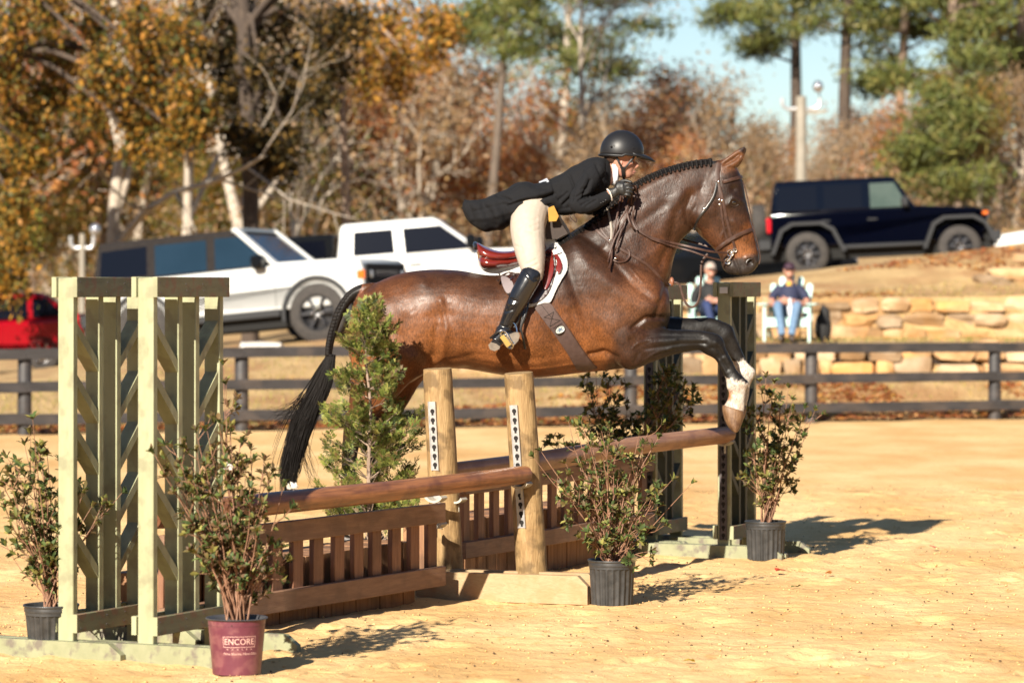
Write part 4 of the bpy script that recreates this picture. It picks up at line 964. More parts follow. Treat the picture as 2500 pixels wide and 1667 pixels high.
bp = N.new('ShaderNodeBump'); bp.inputs['Strength'].default_value = .35; bp.inputs['Distance'].default_value = .004; L.new(nz.outputs[0], bp.inputs['Height'])
b2 = N.new('ShaderNodeBump'); b2.inputs['Strength'].default_value = .35; b2.inputs['Distance'].default_value = .012; L.new(n2.outputs[0], b2.inputs['Height']); L.new(bp.outputs[0], b2.inputs['Normal']); L.new(b2.outputs[0], b.inputs['Normal'])
M_coat = m
horse = bpy.data.objects.new('horse', hm); COL.objects.link(horse); hm.materials.clear(); hm.materials.append(M_coat); smooth_all(hm)
tag(horse, 'dark bay horse with white front socks and braided mane jumping over the poles', 'horse')
WM[horse.name] = Matrix.Identity(4)
BVH = BVHTree.FromPolygons([v.co.copy() for v in hm.vertices], [tuple(p.vertices) for p in hm.polygons])
CAMP = Vector((0, 0, CAMZ))
def hit(px, py, off=.004, side=-1, D=HD, bvh=None, depth=None):
    """point on the skin under a photo pixel, lifted by off toward the viewer (side -1) or on the far side (+1)"""
    bvh = bvh or BVH
    p = P(px, py, D)
    if side < 0:
        d = (p - CAMP).normalized(); r = bvh.ray_cast(CAMP + d * 12, d)
        if r[0] is None: return P(px, py, depth if depth else D - .05)
        return r[0] - d * off
    r = bvh.ray_cast(p + Vector((0, 3, 0)), Vector((0, -1, 0)))
    if r[0] is None: return P(px, py, D + .05)
    return r[0] + Vector((0, off, 0))
M_hoof = pm('horn_hoof', (.11, .05, .022), (.27, .15, .07), scale=12, rough=.55, stretch=(3, 3, 1), c3=(.07, .028, .014), c3scale=11, c3amt=.8, bump=.6)
M_hoofd = pm('dark_hoof', (.04, .03, .025), (.08, .06, .045), scale=9, rough=.5)
hb = MB(); loft(hb, [(1817, 1004, 1764, 988, .052), (1817, 1014, 1763, 1002, .060), (1813, 1030, 1770, 1028, .064), (1806, 1046, 1781, 1046, .062), (1799, 1056, 1789, 1054, .05)], off=-.15, sub=4, n=26)
me = remesh(hb, .004, 3, 'hoof'); me.materials.clear(); me.materials.append(M_hoof); smooth_all(me); link_mesh('hoof', me, horse)
hb = MB(); loft(hb, [(1822, 990, 1790, 984, .048), (1822, 1003, 1788, 998, .056), (1816, 1022, 1788, 1020, .06), (1806, 1032, 1792, 1032, .05)], off=.14, sub=4, n=22)
me = remesh(hb, .005, 3, 'hoof'); me.materials.clear(); me.materials.append(M_hoof); smooth_all(me); link_mesh('hoof', me, horse)
for s_, o_ in ((0, -.143), (62, .133)):
    hb = MB(); loft(hb, [(830 + s_, 1306, 884 + s_, 1316, .045), (828 + s_, 1322, 896 + s_, 1326, .055), (826 + s_, 1342, 910 + s_, 1346, .062)], off=o_, sub=3, n=20)
    me = remesh(hb, .006, 2, 'hoof'); me.materials.clear(); me.materials.append(M_hoofd); smooth_all(me); link_mesh('hoof', me, horse)
# eye
M_eye = pm('horse_eye', (.010, .006, .004), rough=.05, coat=1)
for sd in (-1, 1):
    p = hit(1791, 495, -.008, sd); e_ = MB(); e_.ell(p, (.020, .014, .016), None, 16, 12); e_.build('eye', M_eye, horse, world=True)
    for (pts, r) in ((([(1779, 497), (1784, 488), (1793, 486), (1802, 492), (1804, 498)]), .0055), (([(1780, 499), (1786, 504), (1795, 505), (1804, 499)]), .0042)):
        e_ = MB(); e_.tube(curve3([hit(x, y, .0, sd) for x, y in pts], 4), r, n=8); e_.build('eyelid', pm('lid', DK, rough=.4) if 'lid' not in MATS else MATS['lid'], horse, world=True)
# nostril hollow
M_nos = pm('nostril', (.006, .004, .004), rough=.7)
for sd in (-1, 1):
    e_ = MB(); p = hit(1831, 641, -.004, sd); e_.ell(p, (.019, .007, .014), Matrix.Rotation(radians(-35), 3, 'Y'), 14, 8); e_.build('nostril', M_nos, horse, world=True)
    e_ = MB(); pts = [hit(1831 + 9 * cos(a), 640 + 7.5 * sin(a) - 2 * cos(a), .001, sd) for a in np.linspace(pi * .75, pi * 2.2, 10)]; e_.tube(curve3(pts, 3), .0048, n=8); e_.build('nostril_rim', MATS['lid'], horse, world=True)
# inner ear
M_ear = pm('inner_ear', (.22, .085, .03), (.35, .15, .06), scale=40, rough=.8)
# mane braids
M_hair = pm('black_hair', (.005, .004, .004), (.014, .010, .008), scale=60, rough=.6, stretch=(1, 1, 4), bump=.4, spec=.2)
crest = crom([(1352, 600), (1405, 566), (1450, 536), (1505, 484), (1562, 443), (1622, 416), (1685, 399), (1742, 392)], 40)
acc = [0]
for i in range(1, len(crest)): acc.append(acc[-1] + np.hypot(*(crest[i] - crest[i - 1])))
mb = MB(); rs = np.random.RandomState(2)
nb = 40
for k in range(nb):
    s_ = acc[-1] * (k + .3) / nb; x = np.interp(s_, acc, crest[:, 0]); y = np.interp(s_, acc, crest[:, 1])
    x2 = np.interp(s_ + 4, acc, crest[:, 0]); y2 = np.interp(s_ + 4, acc, crest[:, 1]); tx, ty = x2 - x, y2 - y; l = sqrt(tx * tx + ty * ty) + 1e-6; nx_, ny_ = -ty / l, tx / l
    if ny_ < 0: nx_, ny_ = -nx_, -ny_
    sz = (5.2 if k > 9 else 3.6) * rs.uniform(.85, 1.15) / 388
    sc = sz * 388
    c0 = P(x - nx_ * 1.2, y - ny_ * 1.2, HD - .015); mb.ell(c0, (sz * 1.0, sz * 1.2, sz * 1.0), None, 10, 7)
    q = hit(x + nx_ * sc * .9, y + ny_ * sc * .9, .008); mb.ell(Vector((q.x, min(q.y, HD - .02), q.z)), (sz * .85, sz * 1.2, sz * 1.1), None, 10, 7)
    q = hit(x + nx_ * sc * 2.0, y + ny_ * sc * 2.0, .006); mb.ell(Vector((q.x, min(q.y, HD - .02), q.z)), (sz * .72, sz * 1.0, sz * .95), None, 8, 6)
mt = remesh(mb, .0035, 1, 'mane'); mt.materials.clear(); mt.materials.append(M_hair); smooth_all(mt); link_mesh('mane', mt, horse)
mb = MB(); rib = [P(x, y - .5, HD) for x, y in crest[::6]]; mb.tube(rib, .012, n=8); mb.build('mane_ridge', M_hair, horse, world=True)
# tail hair
rs = np.random.RandomState(12); mb = MB()
for k in range(900):
    u = rs.uniform(-1, 1); v = rs.uniform(-1, 1); wl = rs.rand()
    ed = 1.0
    if rs.rand() < .05: ed = 1.9
    # centre line and half width per level, photo pixels
    lv = [(808, 866, 9), (800, 895, 17), (782, 945, 25), (762, 985, 29), (742, 1030, 31), (726, 1075, 29), (712, 1125, 30), (704, 1170, 32), (702, 1225, 30)]
    lock = rs.randint(7); lo = [-1, -.65, -.3, 0, .3, .6, 1][lock]; endt = min(1, [.86, .97, .92, 1.0, .93, .99, .85][lock] * rs.uniform(.72, 1.02))
    ph = rs.uniform(0, 6.28); wv = rs.uniform(0, 3.0); pts = []; LV = np.array(lv, dtype=float); nst = 11
    for i in range(nst):
        g = endt * i / (nst - 1); x = np.interp(g * 8, range(9), LV[:, 0]); y = np.interp(g * 8, range(9), LV[:, 1]); hw = np.interp(g * 8, range(9), LV[:, 2])
        uu = u * (1 - g * .75) + lo * g * .85; xx = x + uu * hw * (1 + (ed - 1) * g) * (1 - .25 * g * g) + wv * sin(g * 7 + ph)
        if ed > 1 and u < 0: xx -= 64 * g * (1 - g)
        pts.append(P(xx, y, HD + v * .05 * (.4 + g) * sqrt(max(.05, 1 - u * u))))
    if len(pts) >= 3:
        c = curve3(pts, 3); n_ = len(c); mb.tube(c, [.0030 * (1 - .75 * i / n_) for i in range(n_)], n=4, cap=False)
# wisps blown back at half height and at the end
for k in range(60):
    y0 = rs.uniform(985, 1030); x0 = 742 + rs.uniform(-14, 20) ; L_ = rs.uniform(40, 95)
    pts = [(x0, y0 - 30), (x0 - L_ * .35, y0 - 8), (x0 - L_ * .75, y0 + rs.uniform(-6, 14)), (x0 - L_, y0 + rs.uniform(0, 34))]
    c = curve3([P(a, b_, HD + rs.uniform(-.04, .04)) for a, b_ in pts], 4); mb.tube(c, [.0016 * (1 - .8 * i / len(c)) for i in range(len(c))], n=3, cap=False)
for k in range(46):
    x0 = 735 + rs.uniform(-8, 14); y0 = rs.uniform(1040, 1090); sgn = 1 if rs.rand() < .7 else -1.2
    pts = [(x0, y0), (x0 + sgn * 10, y0 + 40), (x0 + sgn * rs.uniform(14, 30), y0 + 78), (x0 + sgn * rs.uniform(20, 45), y0 + rs.uniform(95, 125))]
    c = curve3([P(a, b_, HD + rs.uniform(-.04, .04)) for a, b_ in pts], 4); mb.tube(c, [.0016 * (1 - .8 * i / len(c)) for i in range(len(c))], n=3, cap=False)
mb.build('tail', M_hair, horse, world=True, angle=180)
mb = MB(); c = curve3([P(x, y, HD) for x, y in dock[2:]], 10); c = [p + Vector((-.010, 0, .006)) for p in c]
for i in range(0, len(c) - 1, 2):
    for sg_ in (-1, 1): mb.ell(c[i + (sg_ > 0)] + Vector((0, sg_ * .012, 0)), (.031 * (1 - .4 * i / len(c)), .026 * (1 - .3 * i / len(c)), .017 * (1 - .2 * i / len(c))), Matrix.Rotation(sg_ * .5, 3, 'X'), 10, 7)
mb.ell(P(807, 868, HD), (.028, .028, .012), None, 12, 6)
mt = remesh(mb, .004, 1, 'tail_braid'); mt.materials.clear(); mt.materials.append(M_hair); smooth_all(mt); link_mesh('tail_braid', mt, horse)

# ================================================================ TACK
M_lea = pm('brown_leather', (.045, .021, .014), (.085, .040, .027), scale=30, rough=.5, bump=.15, coat=.0, spec=.35)
M_leab = pm('black_leather', (.012, .011, .011), (.022, .02, .019), scale=25, rough=.3, coat=.3)
M_sad = pm('oxblood_saddle_leather', (.13, .012, .009), (.20, .022, .014), scale=9, rough=.22, coat=.7)
M_sadd = pm('dark_saddle_flap', (.035, .012, .010), (.06, .02, .016), scale=12, rough=.35, coat=.3)
M_fleece = pm('white_fleece', (.52, .51, .50), (.68, .67, .65), scale=60, rough=.95, bump=.5, bscale=90, bdist=.006)
M_girth = pm('girth_web', (.075, .042, .035), (.10, .06, .05), scale=26, rough=.55, bump=.2)
def strap(mb, pts, wd=.016, th=.0035, off=.005, side=-1, sub=5, conv=True):
    """flat strap lying on the skin along photo pixels"""
    c = crom(pts, sub); P3 = [hit(x, y, off, side) for x, y in c]
    for _ in range(2): P3 = [P3[0]] + [(P3[i - 1] + P3[i] * 2 + P3[i + 1]) / 4 for i in range(1, len(P3) - 1)] + [P3[-1]]
    ribbon(mb, P3, wd, th, Vector((0, -1 if side < 0 else 1, 0)))
def ribbon(mb, P3, wd, th, upv):
    n = len(P3); vs = []; fs = []
    for i in range(n):
        t = (P3[min(i + 1, n - 1)] - P3[max(i - 1, 0)]).normalized(); u = (upv - t * upv.dot(t)); u = u.normalized() if u.length > 1e-4 else t.orthogonal().normalized(); s = t.cross(u)
        for (a, b_) in ((-1, -1), (1, -1), (1, 1), (.8, 1.35), (-.8, 1.35), (-1, 1)): vs.append(P3[i] + s * a * wd / 2 + u * b_ * th / 2)
    k = 6
    for i in range(n - 1):
        for j in range(k): fs.append((i * k + j, i * k + (j + 1) % k, (i + 1) * k + (j + 1) % k, (i + 1) * k + j))
    fs.append(tuple(reversed(range(k)))); fs.append(tuple(range((n - 1) * k, n * k)))
    mb.add(vs, fs)
def loopstrap(mb, near, far=None, wd=.018, th=.004, off=.006):
    """closed band round the head or body: near side path then far side path back"""
    far = far or near
    a = [hit(x, y, off, -1) for x, y in crom(near, 5)]; b_ = [hit(x, y, off, 1) for x, y in crom(far, 5)][::-1]
    pts = a + b_ + [a[0]]
    for _ in range(3): pts = [(pts[i - 1 if i else -2] + pts[i] * 2 + pts[(i + 1) % len(pts) if i < len(pts) - 1 else 1]) / 4 for i in range(len(pts))]
    cen = sum(pts, Vector()) / len(pts); n = len(pts); vs = []; fs = []
    axis = Vector()
    for i in range(n - 1): axis += (pts[i] - cen).cross(pts[i + 1] - cen)
    axis.normalize()
    for i in range(n):
        r = pts[i] - cen; r = (r - axis * r.dot(axis)).normalized()
        for (p_, q_) in ((-1, -1), (1, -1), (1, 1), (.7, 1.6), (-.7, 1.6), (-1, 1)): vs.append(pts[i] + axis * p_ * wd / 2 + r * (q_ * th / 2))
    for i in range(n - 1):
        for j in range(6): fs.append((i * 6 + j, i * 6 + (j + 1) % 6, (i + 1) * 6 + (j + 1) % 6, (i + 1) * 6 + j))
    mb.add(vs, fs)
bc = P(1745, 400, HD)
bridle = empty('bridle', bc); tag(bridle, 'brown leather bridle with padded noseband, metal bit and looping reins', 'bridle')
mb = MB(); loopstrap(mb, [(1752, 397), (1752, 415), (1752, 440)], [(1752, 397), (1752, 415), (1752, 440)], .034, .006, .005)
for sd in (-1, 1):
    m1 = MB(); strap(m1, [(1756, 398), (1751, 420), (1752, 444)], .030, .006, .006, sd); m1.build('crownpiece', M_lea, bridle, world=True)
    m1 = MB(); strap(m1, [(1753, 442), (1763, 480), (1772, 525), (1783, 570), (1793, 600), (1794, 611)], .016, .004, .006, sd); m1.build('cheekpiece', M_lea, bridle, world=True)
    m1 = MB(); strap(m1, [(1754, 446), (1758, 480), (1762, 520), (1768, 560), (1776, 586)], .013, .004, .006, sd); m1.build('cheekpiece', M_lea, bridle, world=True)
    m1 = MB(); strap(m1, [(1751, 446), (1743, 480), (1722, 512), (1704, 535), (1694, 562)], .014, .004, .006, sd); m1.build('throatlatch', M_leab, bridle, world=True)
    for (x, y) in ((1754, 444), (1756, 488), (1763, 490), (1757, 500), (1719, 510)):
        m1 = MB(); p = hit(x, y, .011, sd); m1.ell(p, (.007, .004, .008), None, 8, 6); m1.build('buckle', M_chrome, bridle, world=True)
mb = MB(); loopstrap(mb, [(1758, 447), (1785, 439), (1812, 432)], [(1758, 447), (1785, 439), (1812, 432)], .022, .010, .008); mb.build('browband', M_lea, bridle, world=True)
mb = MB(); loopstrap(mb, [(1748, 611), (1775, 590), (1805, 573), (1838, 559)], [(1748, 611), (1775, 590), (1805, 573), (1838, 559)], .024, .011, .008); mb.build('noseband', M_lea, bridle, world=True)
mb = MB(); c = [P(x, y, HD - .02) for x, y in crom([(1812, 440), (1822, 470), (1832, 520), (1842, 565), (1851, 600), (1856, 628), (1853, 645)], 4)]; mb.tube(c, .0035, n=6); mb.build('face_strap', M_lea, bridle, world=True)
# bit
def ring3(mb, c, r, th, ax=Vector((0, -1, 0)), n=22, e=1.0):
    u = ax.orthogonal().normalized(); v = ax.cross(u); pts = [c + (u * cos(a) + v * sin(a) * e) * r for a in np.linspace(0, 2 * pi, n + 1)]; mb.tube(pts, th, n=7, cap=False)
for sd in (-1, 1):
    m1 = MB(); p0 = hit(1783, 618, .016, sd); ring3(m1, p0, .019, .0042); p1 = hit(1794, 611, .016, sd); ring3(m1, p1, .011, .0036)
    p2 = p0 + Vector((-.018, 0, -.052)); m1.tube([p1, p0 + Vector((.012, 0, 0)), p0 + Vector((.002, 0, -.03)), p2], .0052, n=8); ring3(m1, p2, .016, .004); m1.ell(p0 + Vector((.01, -.006 * -sd * -1, .002)), (.010, .007, .012), None, 10, 8)
    m1.build('bit', M_chrome, bridle, world=True)
    if sd < 0: BITN = (p0.copy(), p2.copy())
    else: BITF = (p0.copy(), p2.copy())
mb = MB(); mb.tube([BITN[0], (BITN[0] + BITF[0]) / 2 + Vector((.01, 0, 0)), BITF[0]], .006, n=8); mb.build('mouthpiece', M_chrome, bridle, world=True)
hand = P(1540, 468, HD - .22); handf = P(1552, 474, HD + .12)
def rein(pts, wd=.013, th=.004, nm='rein', mat=None):
    m1 = MB(); c = curve3(pts, 6); m1_ = ribbon(m1, c, wd, th, Vector((0, -1, .15))); m1.build(nm, mat or M_lea, bridle, world=True)
def hs(x, y, off=.012): return hit(x, y, off)
def rein2(pre, pts, post, wd):
    mid = [hit(x, y, .016) for x, y in crom(pts, 6)]
    for _ in range(3): mid = [mid[0]] + [(mid[k - 1] + mid[k] * 2 + mid[k + 1]) / 4 for k in range(1, len(mid) - 1)] + [mid[-1]]
    full = pre + mid + curve3([mid[-1]] + post, 6)[1:]; m1 = MB(); ribbon(m1, full, wd, .004, Vector((0, -1, .15))); m1.build('rein', M_lea, bridle, world=True)
rein2([hand], [(1532, 500), (1536, 525), (1547, 552), (1563, 566), (1582, 577), (1610, 586), (1636, 592)], [P(1660, 597, HD - .16), P(1694, 605, HD - .18), P(1735, 614, HD - .16), BITN[0] + Vector((-.016, 0, 0))], .013)
rein2([hand + Vector((.01, .0, -.005))], [(1540, 505), (1545, 530), (1556, 556), (1572, 571), (1590, 583), (1615, 592), (1636, 599)], [P(1660, 606, HD - .16), P(1690, 614, HD - .18), P(1730, 628, HD - .17), BITN[1] + Vector((-.012, 0, 0))], .011)
rein([handf, P(1600, 560, HD + .16), P(1665, 584, HD + .16), P(1710, 596, HD + .12), BITF[0]], .012)
# bight of the reins hanging over the neck
for pts in ([(1540, 470), (1551, 455), (1552, 480), (1540, 510), (1522, 545), (1500, 585), (1488, 625), (1484, 640)], [(1538, 478), (1530, 510), (1510, 545), (1497, 590), (1492, 635), (1486, 655)], [(1545, 452), (1554, 470), (1547, 510), (1545, 540), (1556, 562)], [(1516, 478), (1508, 520), (1498, 570), (1489, 610), (1480, 622)], [(1520, 475), (1530, 515), (1538, 545), (1548, 560)], [(1536, 500), (1518, 560), (1505, 600), (1502, 612)]):
    c = [hit(x, y, .03 + .01 * (i % 3), depth=HD - .20) for i, (x, y) in enumerate(pts)]; rein(c, .011, .004, 'rein')
mb = MB(); mb.ell(hit(1489, 587, .04), (.008, .005, .007), None, 8, 6); mb.ell(hit(1503, 631, .03), (.009, .005, .007), None, 8, 6); mb.build('buckle', M_chrome, bridle, world=True)
# breastplate / martingale
bpE = empty('breastplate', hit(1634, 690)); tag(bpE, 'brown breastplate straps crossing the shoulder to a ring on the chest with slack martingale strap', 'breastplate')
for sd in (-1, 1):
    m1 = MB(); strap(m1, [(1444, 545), (1462, 568), (1500, 600), (1540, 622), (1585, 650), (1615, 682), (1633, 698)], .017, .0045, .006, sd); m1.build('strap', M_lea, bpE, world=True)
    m1 = MB(); strap(m1, [(1458, 524), (1463, 550), (1478, 575), (1487, 584)], .015, .004, .008, sd); m1.build('strap', M_lea, bpE, world=True)
m1 = MB(); c = [hit(x, y, .012) for x, y in [(1483, 508), (1488, 530), (1493, 560), (1492, 585)]]; ribbon(m1, curve3(c, 4), .014, .004, Vector((0, -1, 0))); m1.build('strap', pm('grey_strap', (.25, .21, .17), rough=.5), bpE, world=True)
m1 = MB(); ribbon(m1, curve3([hit(x, y, .015) for x, y in [(1488, 618), (1494, 632), (1508, 640), (1525, 638), (1536, 627), (1537, 616), (1532, 608)]], 5), .010, .004, Vector((0, -1, 0))); m1.build('strap', M_lea, bpE, world=True)
m1 = MB(); q = P(1638, 690, HD - .06); ring3(m1, q, .014, .004); m1.build('ring', M_chrome, bpE, world=True)
m1 = MB(); m1.ell(P(1640, 688, HD - .05), (.016, .02, .03), None, 10, 8); m1.build('stop', pm('tan_leather', (.28, .11, .06), rough=.5), bpE, world=True)
m1 = MB(); ribbon(m1, curve3([P(x, y, HD - .05) for x, y in [(1640, 694), (1650, 690), (1660, 698), (1667, 722), (1676, 742), (1690, 750), (1703, 738), (1709, 715), (1711, 680), (1712, 650), (1716, 635), (1728, 620)]], 5), .014, .0045, Vector((0, -1, 0))); m1.build('martingale_strap', M_lea, bpE, world=True)

# sheets lying on the horse: polygon in photo pixels -> skin
def sheet(name, poly, mat, parent, off=.006, th=.008, cell=6.0, side=-1, lift=None, bev=0.0, bulge=0.0):
    bm = bmesh.new(); vs = [bm.verts.new((x, y, 0)) for x, y in poly]; f = bm.faces.new(vs)
    xs_ = [p[0] for p in poly]; ys_ = [p[1] for p in poly]
    for k in np.arange(min(xs_) + cell, max(xs_), cell): bmesh.ops.bisect_plane(bm, geom=bm.verts[:] + bm.edges[:] + bm.faces[:], plane_co=(k, 0, 0), plane_no=(1, 0, 0))
    for k in np.arange(min(ys_) + cell, max(ys_), cell): bmesh.ops.bisect_plane(bm, geom=bm.verts[:] + bm.edges[:] + bm.faces[:], plane_co=(0, k, 0), plane_no=(0, 1, 0))
    bmesh.ops.remove_doubles(bm, verts=bm.verts[:], dist=.01)
    arr = np.array([[v.co.x, v.co.y] for v in bm.verts]); dd = seg_dist(arr, list(poly) + [poly[0]])
    for v, d in zip(bm.verts, dd):
        q = hit(v.co.x, v.co.y, off + (lift(v.co.x, v.co.y) if lift else 0) + bulge * min(1, d / 14.0) ** .6, side); v.co = q
    # far-away misses get pulled to neighbours' depth
    for _ in range(2):
        for v in bm.verts:
            nb_ = [e.other_vert(v).co for e in v.link_edges]
            if nb_:
                my = sorted(q.y for q in nb_)[len(nb_) // 2]
                if abs(v.co.y - my) > .03: v.co.y = my
                else: v.co.y = v.co.y * .5 + sum(q.y for q in nb_) / len(nb_) * .5
    bmesh.ops.recalc_face_normals(bm, faces=bm.faces[:])
    if sum(f.normal.y for f in bm.faces) * (1 if side < 0 else -1) > 0: bmesh.ops.reverse_faces(bm, faces=bm.faces[:])
    me = bpy.data.meshes.new(name); bm.to_mesh(me); bm.free(); me.materials.append(mat); smooth_all(me)
    if parent is not None: me.transform(wmat(parent).inverted())
    o_ = link_mesh(name, me, parent); sm = o_.modifiers.new('solid', 'SOLIDIFY'); sm.thickness = th; sm.offset = -1 if False else 0
    bv = o_.modifiers.new('bev', 'BEVEL'); bv.width = th * .3; bv.segments = 2; bv.limit_method = 'ANGLE'; bv.angle_limit = radians(50)
    return o_
def scurve(pts, sub=4):
    p = list(pts); n = len(p); q = crom([p[-1]] + p + [p[0], p[1]], sub); return [tuple(x) for x in q[sub:-(sub)][:n * sub]]
saddle = empty('saddle', P(1260, 660, HD)); tag(saddle, 'dark red leather jumping saddle with stirrup, under the rider', 'saddle')
padE = empty('saddle_pad', P(1270, 700, HD)); tag(padE, 'white fleece saddle pad showing round the edge of the saddle', 'saddle pad')
pad_poly = scurve([(1150, 652), (1165, 660), (1200, 668), (1222, 671), (1232, 700), (1242, 722), (1262, 742), (1290, 750), (1322, 742), (1338, 740), (1346, 734), (1358, 708), (1372, 682), (1384, 660), (1385, 635), (1372, 608), (1356, 588), (1340, 575), (1331, 575), (1322, 600), (1280, 625), (1200, 632), (1155, 640)], 3)
for sd in (-1, 1):
    pd = sheet('pad', pad_poly, M_fleece, padE, .012, .020, 6, sd)
    sheet('flap', scurve([(1290, 606), (1334, 600), (1352, 622), (1358, 650), (1352, 680), (1338, 715), (1315, 736), (1290, 742), (1268, 736), (1262, 700), (1268, 650)], 3), M_sadd, saddle, .030, .007, 6, sd)
    sheet('knee_roll', scurve([(1337, 602), (1352, 612), (1366, 630), (1372, 652), (1366, 668), (1358, 664), (1360, 640), (1350, 620)], 3), M_sad, saddle, .034, .016, 4, sd)
    sheet('flap_panel', scurve([(1316, 600), (1336, 602), (1350, 628), (1352, 655), (1346, 682), (1334, 706), (1326, 698), (1330, 660), (1322, 625)], 3), M_sad, saddle, .042, .012, 4, sd, bulge=.006)
    sheet('skirt', scurve([(1224, 640), (1262, 618), (1300, 612), (1306, 650), (1290, 700), (1262, 704), (1246, 686), (1226, 672)], 3), M_sadd, saddle, .045, .009, 5, sd)
sheet('label_tag', [(1348, 612), (1366, 606), (1371, 616), (1352, 622)], pm('white_tag', (.8, .8, .78), rough=.6), saddle, .048, .003, 3)
sb = MB()
loft(sb, [(1162, 600, 1170, 652, .06), (1165, 592, 1178, 660, .14), (1185, 602, 1195, 660, .17), (1215, 612, 1222, 656, .16), (1250, 612, 1255, 650, .13), (1285, 600, 1290, 640, .11), (1315, 585, 1322, 630, .09), (1330, 580, 1340, 612, .05)], n=30, sub=4, exp=2.4)
me = remesh(sb, .006, 3, 'seat')
sculpt(me, [([(1160, 628), (1200, 636), (1240, 636), (1290, 628)], 4.5, -22), ([(1170, 645), (1210, 650)], 7, 8), ([(1170, 612), (1215, 622), (1260, 622)], 7, 6)])
me.materials.clear(); me.materials.append(M_sad); smooth_all(me); me.transform(wmat(saddle).inverted()); link_mesh('seat', me, saddle)
sb = MB(); sb.tube(curve3([P(1163, 606, HD - .10), P(1160, 598, HD - .05), P(1160, 595, HD), P(1160, 598, HD + .05), P(1163, 606, HD + .10)], 4), .014, n=10); sb.build('cantle', M_leab, saddle, world=True)
# grey/white saddle panel area behind the boot
sheet('panel', scurve([(1223, 678), (1234, 676), (1250, 688), (1254, 704), (1247, 714), (1238, 716), (1229, 702)], 3), pm('pale_panel', (.30, .25, .25), rough=.35, coat=.3), saddle, .052, .01, 4)
sb = MB()
for pts in ([(1222, 668), (1224, 645), (1234, 636), (1248, 640), (1256, 655)], [(1214, 686), (1230, 672), (1252, 664), (1276, 652)], [(1250, 640), (1262, 660), (1268, 680)]):
    ribbon(sb, curve3([hit(x, y, .075) for x, y in pts], 4), .018, .004, Vector((0, -1, 0)))
sb.build('stirrup_leather', M_lea, saddle, world=True)
sb = MB(); ribbon(sb, curve3([hit(x, y, .09) for x, y in [(1231, 662), (1240, 656), (1252, 651)]], 3), .012, .005, Vector((0, -1, 0))); ribbon(sb, curve3([hit(x, y, .09) for x, y in [(1240, 655), (1248, 668), (1254, 672)]], 3), .010, .004, Vector((0, -1, 0))); ribbon(sb, curve3([hit(x, y, .09) for x, y in [(1244, 682), (1252, 676), (1260, 671)]], 3), .008, .004, Vector((0, -1, 0)))
sb.build('buckle', M_chrome, saddle, world=True)
# girth
girth = empty('girth', hit(1366, 805)); tag(girth, 'wide brown girth with an oval metal badge round the horse belly', 'girth')
gp = [(1298, 742), (1320, 741), (1342, 739), (1356, 755), (1380, 790), (1412, 840), (1436, 875), (1458, 898), (1430, 906), (1409, 903), (1385, 862), (1352, 815), (1325, 780)]
for sd in (-1, 1): sheet('webbing', gp, M_girth, girth, .010, .010, 5, sd)
for l in ([(1320, 742), (1342, 770), (1349, 778)], ): m1 = MB(); ribbon(m1, [hit(x, y, .017) for x, y in l], .003, .003, Vector((0, -1, 0))); m1.build('seam', M_leab, girth, world=True)
m1 = MB()
for l in ([(1328, 775), (1352, 761)], [(1342, 797), (1368, 782)], [(1328, 775), (1368, 782)], [(1342, 797), (1352, 761)], [(1350, 802), (1373, 788)]): ribbon(m1, [hit(x, y, .0165) for x, y in crom(l, 3)], .0022, .002, Vector((0, -1, 0)))
m1.build('stitching', M_leab, girth, world=True)
for l in ([(1352, 752), (1390, 805), (1420, 850), (1452, 893)],): m1 = MB(); strap(m1, l, .006, .004, .018); m1.build('edge_binding', M_lea, girth, world=True)
pb_ = hit(1367, 805, .019); nrmb = Vector((.05, -1, .1)).normalized()
ub = Vector((.80, 0, .60)); ub = (ub - nrmb * ub.dot(nrmb)).normalized(); vb = nrmb.cross(ub)
m1 = MB(); ring_ = [pb_ + ub * cos(a) * .032 + vb * sin(a) * .021 for a in np.linspace(0, 2 * pi, 28)[:-1]]
nn_ = len(ring_); m1.add(ring_ + [p + nrmb * .004 for p in ring_], [tuple(range(nn_, 2 * nn_))] + [(i, (i + 1) % nn_, (i + 1) % nn_ + nn_, i + nn_) for i in range(nn_)]); bo = m1.build('badge', pm('badge_metal', (.55, .54, .45), rough=.3, metal=.5), girth, world=True, smooth=False)
m1 = MB(); st_ = []
for k in range(10):
    a = pi / 2 + k * pi / 5; r = 1 if k % 2 == 0 else .42; st_.append(pb_ + nrmb * .0052 + ub * cos(a) * .026 * r + vb * sin(a) * .016 * r)
m1.add(st_, [tuple(range(10))]); m1.build('star', M_chrome, girth, world=True, smooth=False)
m1 = MB(); ring3(m1, pb_ + nrmb * .004, .0001, .0001); 
m1 = MB(); m1.tube([p + nrmb * .005 for p in ring_] + [ring_[0] + nrmb * .005], .0022, n=6, cap=False); m1.build('badge_rim', M_leab, girth, world=True)
# ================================================================ RIDER
M_skin = pm('skin', (.48, .235, .16), (.56, .29, .20), scale=30, rough=.5, bump=.08, c3=(.52, .19, .14), c3scale=14, c3amt=.4)
M_jack = pm('black_jacket_cloth', (.007, .007, .0085), (.010, .010, .012), scale=180, rough=.9, sheen=.0, bump=.12, spec=.25)
M_breech = pm('beige_breeches', (.47, .395, .32), (.52, .44, .36), scale=25, rough=.75, bump=.15, bscale=60)
M_seatp = pm('brown_seat_patch', (.030, .018, .013), (.05, .03, .022), scale=20, rough=.7)
M_gold = pm('gold_lining', (.42, .19, .012), (.55, .28, .02), scale=10, rough=.5)
M_boot = pm('black_boot_leather', (.010, .010, .012), (.014, .014, .016), scale=10, rough=.24, coat=.5, bump=.2, bscale=14, bdist=.006)
M_sole = pm('boot_sole', (.16, .13, .10), (.26, .21, .16), scale=24, rough=.8, bump=.3)
